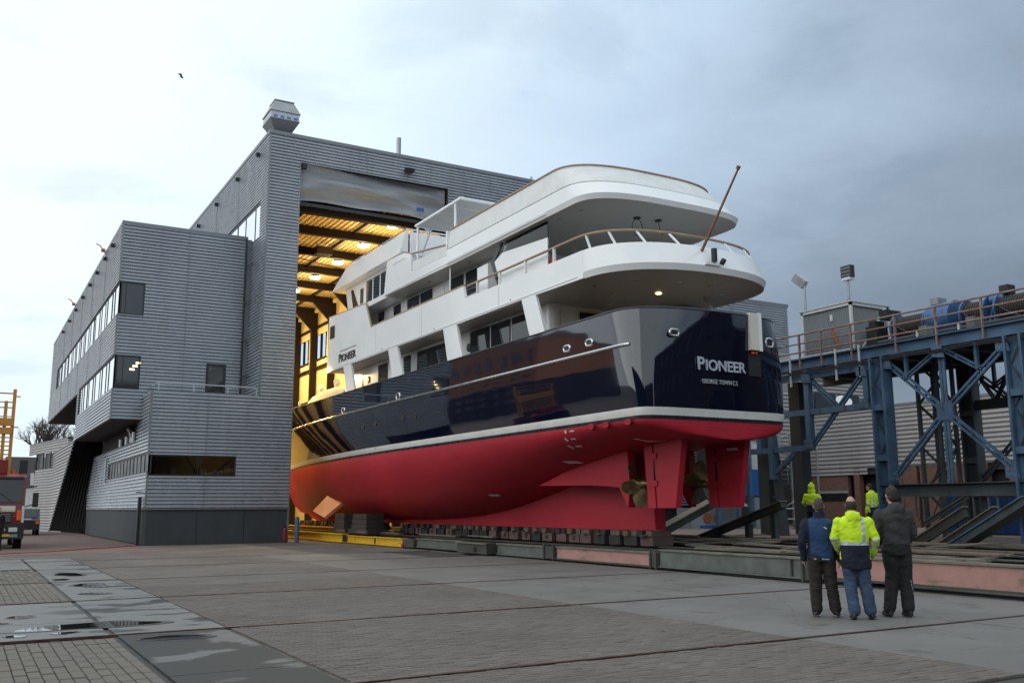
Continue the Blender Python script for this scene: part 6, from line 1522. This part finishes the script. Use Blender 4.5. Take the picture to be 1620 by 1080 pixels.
# orange aerial platform above the truck
lf = empty('orange_platform', (1.0, 49, 3.2), 'orange steel lift platform with railings above the truck', 'platform')
xr, y = 1.72, 48.6
def lb(nm, p, q, w, h=None): MB().bar(p, q, w, h).build(nm, 'lift_orange', lf)
for x, z0, z1 in ((xr, 3.2, 7.05), (xr-0.32, 3.2, 6.5)): lb('upright', (x, y, z0), (x, y, z1), 0.14, 0.14)
lb('upright', (-1.0, y, 3.2), (-1.0, y, 7.0), 0.14, 0.14)
for z, w in ((6.85, 0.06), (6.45, 0.05), (6.2, 0.05), (5.8, 0.04)): lb('rail', (-1.0, y, z), (xr, y, z), w)
lb('floor_beam', (-1.2, y, 5.55), (xr+0.05, y, 5.55), 0.3, 0.34); lb('floor_beam', (-1.2, y, 5.15), (xr, y, 5.15), 0.3, 0.30); lb('floor_beam', (-1.2, y, 3.65), (xr-0.1, y, 3.65), 0.3, 0.2)
for k in range(6): lb('slat', (-1.0, y, 3.9+0.19*k), (xr, y, 3.9+0.19*k), 0.05)
for z in (6.72, 5.32): lb('pin', (xr, y, z), (xr+0.25, y, z), 0.05)
# parked dark car
ca = empty('parked_car', (4.0, 71, 0), 'dark car parked behind the truck beside the pale wall', 'car')
cx0, cx1, cy0, cy1 = 2.75, 4.5, 69.2, 73.4
MB().ext([(cy0, 0.35), (cy0-0.02, 0.95), (cy0+0.5, 1.1), (cy0+0.95, 1.68), (cy0+3.2, 1.72), (cy0+3.9, 1.1), (cy1, 1.0), (cy1, 0.35)], 'x', cx0, cx1).build('body', 'car_dark', ca)
MB().add([(cx0+0.15, cy0+0.50, 1.14), (cx1-0.15, cy0+0.50, 1.14), (cx1-0.2, cy0+0.88, 1.62), (cx0+0.2, cy0+0.88, 1.62)], [(0,1,2,3)]).build('rear_window', 'win_dark', ca)
MB().box(cx0+0.5, cx1-0.5, cy0-0.05, cy0-0.03, 1.0, 1.08).build('plate', 'truck_white', ca)
for x in (cx0+0.03, cx1-0.25): MB().box(x, x+0.22, cy0-0.05, cy0-0.021, 0.72, 0.92).build('tail_light', 'lamp_orange', ca)
for yy in (cy0+0.8, cy1-0.8):
    for x0, x1 in ((cx0-0.02, cx0+0.2), (cx1-0.2, cx1+0.02)):
        w = MB().tube((x0, yy, 0.34), (x1, yy, 0.34), 0.34, n=20).build('wheel', 'rubber', ca, smooth=40); MB().tube((x0-0.01, yy, 0.34), (x1+0.01, yy, 0.34), 0.2, n=14).build('rim', 'galv', w)
# houses
def house(x0, x1, y0, y1, hw, hr, label, mwall='brick_orange', wins=True, dormer=False):
    o = empty('brick_house', ((x0+x1)/2, (y0+y1)/2, 0), label, 'house')
    MB().box(x0, x1, y0, y1, 0, hw).build('wall', mwall, o)
    ym = (y0+y1)/2
    MB().ext([(y0-0.3, hw), (ym, hr), (y1+0.3, hw)], 'x', x0-0.2, x1+0.2).build('roof', 'roof_tile', o)
    n = max(1, int((x1-x0)/3.0))
    if wins:
        for k in range(n):
            xa = x0+(x1-x0)*(k+0.5)/n
            for z in [1.0+3.0*j for j in range(max(1, int(hw/3.0)))]:
                if z+1.5 < hw:
                    f = MB().box(xa-0.6, xa+0.6, y0-0.06, y0-0.01, z, z+1.5).build('window', 'truck_white', o); MB().box(xa-0.5, xa+0.5, y0-0.08, y0-0.061, z+0.1, z+1.4).build('pane', 'win_dark', f)
    if dormer:
        f = MB().box(x0+3.2, x0+5.6, y0-0.1, y0+2.5, hw+0.1, hw+2.0).build('dormer', 'truck_white', o); MB().box(x0+3.7, x0+5.1, y0-0.13, y0-0.101, hw+0.4, hw+1.7).build('pane', 'win_dark', f)
    return o
house(5.5, 30.0, 160, 170, 5.0, 9.6, 'far house with dark tiled roof and white dormer behind the truck', 'truck_white', True, True)
# brick street front on the left, outside the picture but mirrored in the navy hull
def warehouse(x0, x1, y0, y1, hgt, face, label, m, storeys):
    o = empty('brick_warehouse', ((x0+x1)/2, (y0+y1)/2, 0), label, 'warehouse')
    base = 16.5 if m == 'brick_orange' else 0.5
    MB().box(x0, x1, y0, y1, base, hgt).build('wall', m, o); MB().box(x0-0.05, x1+0.05, y0-0.05, y1+0.05, 0, base).build('base_wall', 'brick_soot_shade', o)  # orange block: shade on the lower storeys put in as dark brick
    MB().box(x0-0.3, x1+0.3, y0-0.3, y1+0.3, hgt, hgt+0.5).build('cornice', 'cladding_trim', o)
    a0, a1 = (y0, y1) if face in '+x' else (x0, x1); n = int((a1-a0)/5)
    for k in range(n):
        a = a0+(a1-a0)*(k+0.5)/n
        for q in range(storeys):
            z = 1.2+q*(hgt-1)/storeys
            if face == '+x': f = MB().box(x1+0.005, x1+0.08, a-1.1, a+1.1, z, z+2.3).build('window', 'dark_frame', o); MB().box(x1+0.081, x1+0.1, a-1.0, a+1.0, z+0.1, z+2.2).build('pane', 'win_dark', f)
            else: f = MB().box(a-1.1, a+1.1, y1+0.005, y1+0.08, z, z+2.3).build('window', 'dark_frame', o); MB().box(a-1.0, a+1.0, y1+0.081, y1+0.1, z+0.1, z+2.2).build('pane', 'win_dark', f)
warehouse(-84, -60, 147, 200, 33, '+x', 'orange brick block left of the picture, mirrored in the navy hull', 'brick_orange', 7)
warehouse(-62, -42, -70, 34, 13, '+x', 'long dark brick warehouse far left behind the photographer, mirrored in the stern corner', 'brick_soot_shade', 3)
warehouse(-38, 10, -62, -46, 14, '+y', 'dark brick warehouse straight behind the photographer', 'brick_soot_shade', 3)
warehouse(14, 64, -48, -30, 17, '+y', 'dark brick warehouse behind the photographer, mirrored in the transom', 'brick_soot_shade', 4)
warehouse(68, 120, -40, -18, 15, '+y', 'dark brick warehouse behind the photographer, farther to the right', 'brick_soot_shade', 3)
# bare tree
def tree(x, y, h, label, seed):
    random.seed(seed); o = empty('bare_tree', (x, y, 0), label, 'tree'); tk = MB(); cr = MB()
    def grow(p, d, L, r, dep):
        q = p+d*L
        (tk if dep < 2 else cr).tube(p, q, r, r*0.72, n=6 if dep < 3 else 4, cap=False)
        if dep >= 7: return
        for k in range(3 if dep < 6 else 2):
            nd = (d+Vector((random.uniform(-1, 1), random.uniform(-1, 1), random.uniform(-0.25, 0.7)))*0.62).normalized()
            grow(p.lerp(q, random.uniform(0.6, 1.0)) if dep else q, nd, L*random.uniform(0.62, 0.84), r*0.62, dep+1)
    grow(Vector((x, y, 0)), Vector((0, 0, 1)), h*0.26, h*0.022, 0)
    tk.build('trunk', 'bark', o); cr.build('crown', 'bark', o)
tree(8.6, 140, 16.5, 'bare winter tree above the low wing at the far left', 11)
# bird
bd = empty('bird', (10.04, 60, 28.95), 'small dark gull flying in the pale sky at the upper left', 'bird')
rows = []
for i in range(7):
    t = i/6; r = 0.09*math.sin(math.pi*(0.06+0.88*t)); rows.append([(9.85+0.45*t+0.0, 60+r*math.cos(a), 28.98-0.12*t+r*math.sin(a)) for a in [2*math.pi*k/8 for k in range(8)]])
MB().grid(rows, closed=True).build('body', 'cabin_grey', bd, smooth=60)
for s in (-1, 1): MB().add([(9.98, 60+0.05*s, 28.98), (10.18, 60+0.05*s, 28.92), (10.05+0.1*s, 60+0.45*s, 29.12), (9.9+0.35*s, 60+0.75*s, 28.98+0.1*s), (9.98, 60+0.05*s, 29.0), (10.18, 60+0.05*s, 28.94), (10.05+0.1*s, 60+0.45*s, 29.14), (9.9+0.35*s, 60+0.75*s, 29.0+0.1*s)], [(0,1,2,3),(4,5,6,7),(0,1,5,4),(1,2,6,5),(2,3,7,6),(3,0,4,7)]).build('wing', 'cabin_grey', bd)
bd.scale = (0.62, 0.62, 0.62)
# ================================================================== PEOPLE
def loft(mb, rings, n=18):
    rows = []
    for cx, cy, cz, rx, ry in rings: rows.append([(cx+rx*math.cos(2*math.pi*k/n), cy+ry*math.sin(2*math.pi*k/n), cz) for k in range(n)])
    o = len(mb.v); mb.grid(rows, closed=True); m = len(rows)
    mb.f.append(tuple(o+k for k in range(n-1, -1, -1))); mb.f.append(tuple(o+(m-1)*n+k for k in range(n)))
def limb(mb, pts, rad, n=12):
    pts = [Vector(p) for p in pts]; m = len(pts)
    d0 = (pts[1]-pts[0]).normalized(); d1 = (pts[-1]-pts[-2]).normalized()
    P = [pts[0]-d0*rad[0]*0.7]+pts+[pts[-1]+d1*rad[-1]*0.7]; Rr = [rad[0]*0.55]+list(rad)+[rad[-1]*0.55]
    rows = []
    for i, p in enumerate(P):
        d = (P[min(i+1, len(P)-1)]-P[max(i-1, 0)]).normalized(); u = Vector((0, 1, 0)) if abs(d.y) < 0.9 else Vector((1, 0, 0))
        a = d.cross(u).normalized(); b = a.cross(d)
        rows.append([p+a*Rr[i]*math.cos(2*math.pi*k/n)+b*Rr[i]*math.sin(2*math.pi*k/n) for k in range(n)])
    o = len(mb.v); mb.grid(rows, closed=True)
    mb.f.append(tuple(o+k for k in range(n-1, -1, -1))); mb.f.append(tuple(o+(len(P)-1)*n+k for k in range(n)))
def ball(mb, c, rx, ry, rz, n=14):
    loft(mb, [(c[0], c[1], c[2]+rz*math.cos(math.pi*(1-i/n)), max(0.002, rx*math.sin(math.pi*i/n)), max(0.002, ry*math.sin(math.pi*i/n))) for i in range(n+1)])
def fuse(mb, voxel, sm=3):
    me = bpy.data.meshes.new('tmp'); me.from_pydata([tuple(p) for p in mb.v], [], mb.f)
    import bmesh
    b = bmesh.new(); b.from_mesh(me); bmesh.ops.recalc_face_normals(b, faces=b.faces); b.to_mesh(me); b.free()
    o = bpy.data.objects.new('tmp', me)
    r = o.modifiers.new('r', 'REMESH'); r.mode = 'VOXEL'; r.voxel_size = voxel
    s = o.modifiers.new('s', 'SMOOTH'); s.factor = 0.5; s.iterations = sm
    out = eval_mesh(o)
    bpy.data.objects.remove(o, do_unlink=True); bpy.data.meshes.remove(me)
    return out
def person(loc, heading, H, label, sp):
    k = H/1.78
    root = empty('person', loc, label, 'person'); root.rotation_euler = (0, 0, -heading); root.scale = (k, k, k)
    def put(nm, me, mats, cls=None, parent=None):
        me.materials.clear()
        for m in mats: me.materials.append(M[m])
        for p in me.polygons:
            p.use_smooth = True
            if cls: p.material_index = cls(p.center)
        o = bpy.data.objects.new(nm, me); col.objects.link(o); o.parent = root; return o
    ar = sp.get('arms'); lg = sp.get('legs')
    ar = ar or [[(-.20, 0, 1.41), (-.275, -.05, 1.13), (-.235, .10, .92)], [(.20, 0, 1.41), (.275, -.05, 1.13), (.235, .10, .92)]]
    lg = lg or [[(-.09, 0, .92), (-.115, .02, .49), (-.13, -.02, .08)], [(.09, 0, .92), (.115, .02, .49), (.13, -.02, .08)]]
    bk = sp.get('build', 1.0)
    hd = Vector(sp.get('head', (0, .02, 1.665)))
    # body: one surface
    b = MB()
    ball(b, hd, .073, .092, .118); ball(b, hd+V(0, .05, -.055), .05, .05, .055)
    limb(b, [(0, -.005, 1.46), hd+V(0, -.01, -.08)], [.058, .054]); ball(b, hd+V(0, .096, -.02), .013, .016, .022)
    for s in (-1, 1): ball(b, hd+V(s*.076, -.005, -.01), .012, .022, .033)
    loft(b, [(0, 0, .86, .15, .10), (0, 0, .95, .165, .11), (0, 0, 1.1, .15, .10), (0, 0, 1.25, .17, .11), (0, 0, 1.38, .19, .105), (0, 0, 1.45, .15, .085), (0, 0, 1.5, .06, .055)])
    for a in ar: limb(b, a, [.058, .045, .032])
    for l in lg: limb(b, l, [.085, .058, .042]); 
    for a in ar:
        w = Vector(a[2]); e = Vector(a[1]); d = (w-e).normalized(); sd = -1 if w.x < 0 else 1
        limb(b, [w, w+d*.06], [.03, .034])
        for j in range(4):
            f0 = w+d*.085+V(0, (j-1.5)*.017, 0); L = (.062, .074, .07, .055)[j]
            limb(b, [f0, f0+d*L*.55+V(-sd*.006, 0, 0), f0+d*L+V(-sd*.022, 0.004, 0)], [.0085, .008, .007], 8)
        t0 = w+d*.03+V(0, .028, 0); limb(b, [t0, t0+d*.035+V(-sd*.01, .02, 0), t0+d*.065+V(-sd*.012, .024, 0)], [.010, .009, .008], 8)
    put('body', fuse(b, .009, 2), ['skin'])
    for s in (-1, 1):
        e = MB(); ball(e, hd+V(s*.03, .083, .005), .010, .007, .007, 6); me = bpy.data.meshes.new('eye'); me.from_pydata([tuple(p) for p in e.v], [], e.f); put('eye', me, ['black'])
    e = MB(); ball(e, hd+V(0, .098, -.062), .024, .006, .005, 6); me = bpy.data.meshes.new('mouth'); me.from_pydata([tuple(p) for p in e.v], [], e.f); put('mouth', me, ['antifoul_dark'])
    # jacket
    j = MB(); w = bk; hem = sp.get('hem', .86)
    loft(j, [(0, 0, hem, .205*w, .145*w), (0, 0, hem+.06, .215*w, .15*w), (0, -.005, 1.08, .20*w, .14*w), (0, -.01, 1.22, .215*w, .145*w), (0, -.012, 1.34, .232, .135), (0, -.012, 1.41, .22, .12), (0, -.01, 1.46, .165, .098), (0, 0, 1.495, .088, .078), (0, .005, 1.53, .072, .072)])
    for a in ar: limb(j, a, [.076, .060, .047])
    if sp.get('hood') == 'down':
        ball(j, (0, -.085, 1.45), .115, .075, .10); ball(j, (0, -.06, 1.51), .105, .08, .05); ball(j, (0, -.11, 1.37), .07, .05, .08)
    if sp.get('hood') == 'up':
        ball(j, hd+V(0, -.02, .01), .112, .125, .15); ball(j, hd+V(0, -.03, .12), .05, .06, .07); ball(j, hd+V(0, -.02, -.12), .13, .12, .10)
    if sp.get('collar'): loft(j, [(0, 0, 1.47, .10, .085), (0, .005, 1.58, .075, .075)])
    random.seed(int(abs(loc[0])*100))
    jm = fuse(j, .012, 3); sd = random.uniform(0, 50); nl = [v.normal.copy() for v in jm.vertices]
    for v, vn in zip(jm.vertices, nl):      # folds in the cloth
        n = mnoise.noise(Vector((v.co.x*5+sd, v.co.y*5, v.co.z*10+v.co.x*4)))*.016+(1-abs(mnoise.noise(Vector((v.co.x*7+v.co.z*3, v.co.y*8+sd, v.co.z*15-v.co.x*8))))*2)*.007
        v.co += vn*n
    put('jacket', jm, sp['jm'], sp['jc'])
    # trousers
    t = MB(); loft(t, [(0, 0, .82, .165*w, .125), (0, 0, .90, .185*w, .135), (0, 0, .98, .18*w, .13)])
    for l in lg: limb(t, [l[0], l[1], V(*l[2])+V(0, 0, .02)], [.112, .088, .078])
    tm = fuse(t, .014, 3); sd = random.uniform(0, 50); nl = [v.normal.copy() for v in tm.vertices]
    for v, vn in zip(tm.vertices, nl):
        n = mnoise.noise(Vector((v.co.x*6+sd, v.co.y*6, v.co.z*9)))*.012+(1-abs(mnoise.noise(Vector((v.co.x*7+sd, v.co.y*7, v.co.z*13+v.co.x*6))))*2)*.010; v.co += vn*n
    put('trousers', tm, sp['tm'], sp.get('tc'))
    # shoes
    for l in lg:
        a = Vector(l[2]); tw = sp.get('toe', 0.06)*(1 if a.x > 0 else -1); s_ = MB()
        loft(s_, [(a.x, a.y+.055, .012, .048, .135), (a.x+tw*.3, a.y+.055, .04, .05, .14), (a.x, a.y+.035, .075, .045, .115), (a.x, a.y, .12, .042, .055)])
        put('shoe', fuse(s_, .010, 2), [sp.get('shoe', 'shoe_dark'), 'shoe_sole'], (lambda c: 1 if c.z < .028 else 0) if sp.get('pale_sole') else None)
    # hair
    hr = sp.get('hair')
    if hr:
        h = MB()
        if hr[1] == 'full':
            ball(h, hd+V(0, -.012, .022), .083, .098, .112); ball(h, hd+V(0, -.045, -.03), .075, .06, .075)
            hm = fuse(h, .009, 2); keep = lambda c: not (c.y-hd.y > .045 and c.z-hd.z < .06)
        elif hr[1] == 'bald':
            ball(h, hd+V(0, -.012, -.012), .083, .098, .088); hm = fuse(h, .009, 2)
            keep = lambda c: (c.z-hd.z < .058 and c.y-hd.y < .05)
        else:
            ball(h, hd+V(0, -.01, .02), .079, .096, .106); ball(h, hd+V(0, -.04, -.03), .070, .058, .06)
            hm = fuse(h, .009, 2); keep = lambda c: not (c.y-hd.y > .05 and c.z-hd.z < .06)
        import bmesh
        bb = bmesh.new(); bb.from_mesh(hm); bmesh.ops.delete(bb, geom=[f for f in bb.faces if not keep(f.calc_center_median())], context='FACES'); bb.to_mesh(hm); bb.free()
        nl = [v.normal.copy() for v in hm.vertices]
        for v, vn in zip(hm.vertices, nl): v.co += vn*(mnoise.noise(v.co*55)*.006+mnoise.noise(v.co*20)*.005)
        put('hair', hm, [hr[0]])
    return root, put
def hv(z1, stripes=True, navy=1.06):
    """hi-vis: 0 yellow, 1 reflective, 2 navy"""
    def c(p):
        arm = abs(p.x) > .205
        if arm:
            for zc in z1:
                if abs(p.z-zc) < .026: return 1
            return 0 if p.z > .86 else 2
        if p.z < navy: return 2
        if p.z < navy+.05: return 1
        if stripes and p.z < 1.45 and abs(abs(p.x)-.125) < .026: return 1
        return 0
    return c
VH = R(48)
# blue fleece, dark trousers
r_, put_ = person((11.43, 10.47, 0), R(46), 1.76, 'man in blue fleece jacket with dark sleeves and dark brown trousers, seen from behind', dict(
    jm=['fleece_blue', 'fleece_navy', 'shirt_white'], jc=lambda p: 2 if (p.z < .868 and abs(p.x) < .11 and p.y < 0) else (1 if (abs(p.x) > .165 or p.z > 1.47) else 0), hem=.85, collar=True,
    tm=['trouser_brown'], hair=('hair_grey', 'short'), pale_sole=True, toe=.08, build=.97,
    arms=[[(-.205, 0, 1.41), (-.285, -.05, 1.13), (-.265, .05, .86)], [(.205, 0, 1.41), (.285, -.05, 1.13), (.265, .05, .86)]],
    legs=[[(-.09, 0, .92), (-.11, .015, .49), (-.115, -.03, .08)], [(.09, 0, .92), (.12, .02, .49), (.16, .0, .08)]]))
lg_ = MB().box(.045, .075, -.160, -.150, 1.335, 1.345).box(.06, .095, -.160, -.150, 1.322, 1.333).box(.08, .098, -.160, -.150, 1.310, 1.321)
me_ = bpy.data.meshes.new('jacket_mark'); me_.from_pydata(lg_.v, [], lg_.f); put_('jacket_mark', me_, ['mark_white'])
# hi-vis with navy hem, jeans
person((11.60, 9.98, 0), R(44), 1.79, 'balding man in yellow hi-vis jacket with navy hem and blue jeans', dict(
    jm=['hivis', 'reflective', 'navy_cloth'], jc=lambda p: (2 if (p.z > 1.47 and p.y > -.05 and abs(p.x) < .07) else hv((1.13, 1.03))(p)) if not (p.x < 0.02 and abs(abs(p.x)-.125) < .03 and p.z < 1.45 and p.z > 1.12) else 0, hem=.72, hood='down', build=1.02,
    tm=['jeans'], hair=('hair_dark', 'bald'), toe=.10,
    arms=[[(-.205, 0, 1.41), (-.285, -.02, 1.15), (-.22, .14, .98)], [(.205, 0, 1.41), (.30, -.05, 1.14), (.26, .13, .93)]],
    head=(-.012, .03, 1.655),
    legs=[[(-.09, 0, .92), (-.085, .03, .49), (-.06, -.06, .08)], [(.09, 0, .92), (.12, .03, .49), (.17, .03, .08)]]))
# dark hoodie, work trousers, half turned
person((12.38, 9.86, 0), R(24), 1.93, 'tall man in dark grey hooded jacket and black work trousers', dict(
    jm=['hoodie_grey', 'work_black'], jc=lambda p: 1 if p.z < .99 else 0, hem=.84, hood='down', build=.92,
    tm=['work_black', 'reflective'], tc=lambda p: 1 if (p.x > 0 and abs(p.x-.165-.04*math.sin(p.z*9)) < .006 and .2 < p.z < .5) else 0, hair=('hair_dark', 'full'), toe=.02, head=(.0, .04, 1.66),
    arms=[[(-.20, .02, 1.41), (-.27, .05, 1.12), (-.13, .22, 1.0)], [(.20, 0, 1.41), (.265, .0, 1.13), (.20, .17, .97)]],
    legs=[[(-.09, 0, .92), (-.06, .06, .50), (-.16, .02, .08)], [(.09, 0, .92), (.10, .0, .49), (.08, -.06, .08)]]))
# two workers further back on the cradle deck
person((25.3, 23.45, 0.53), R(70), 1.84, 'worker in yellow hi-vis coat with pointed hood up, far behind', dict(
    jm=['hivis', 'reflective', 'navy_cloth'], jc=hv((1.13,), False, 1.10), hem=.84, hood='up', tm=['navy_cloth'],
    arms=[[(-.205, 0, 1.41), (-.30, .0, 1.15), (-.20, .18, 1.02)], [(.205, 0, 1.41), (.30, .0, 1.15), (.20, .18, 1.02)]]))
person((25.6, 21.2, 0.53), R(-10), 1.84, 'worker in yellow hi-vis jacket and dark trousers bending his head, behind the tall man', dict(
    jm=['hivis', 'reflective', 'navy_cloth'], jc=hv((1.2, 1.08), True, 1.02), hem=.84, tm=['navy_cloth'], hair=('hair_dark', 'short'), head=(.0, .07, 1.64),
    arms=[[(-.205, 0, 1.41), (-.28, -.02, 1.13), (-.27, .05, .88)], [(.205, 0, 1.41), (.28, .0, 1.13), (.20, .15, .98)]]))
# man by the truck
person((1.36, 44.6, 0), R(150), 1.74, 'man in dark clothes standing in front of the red truck at the left edge', dict(
    jm=['work_black'], jc=lambda p: 0, hem=.84, tm=['work_black'], hair=('hair_grey', 'short')))
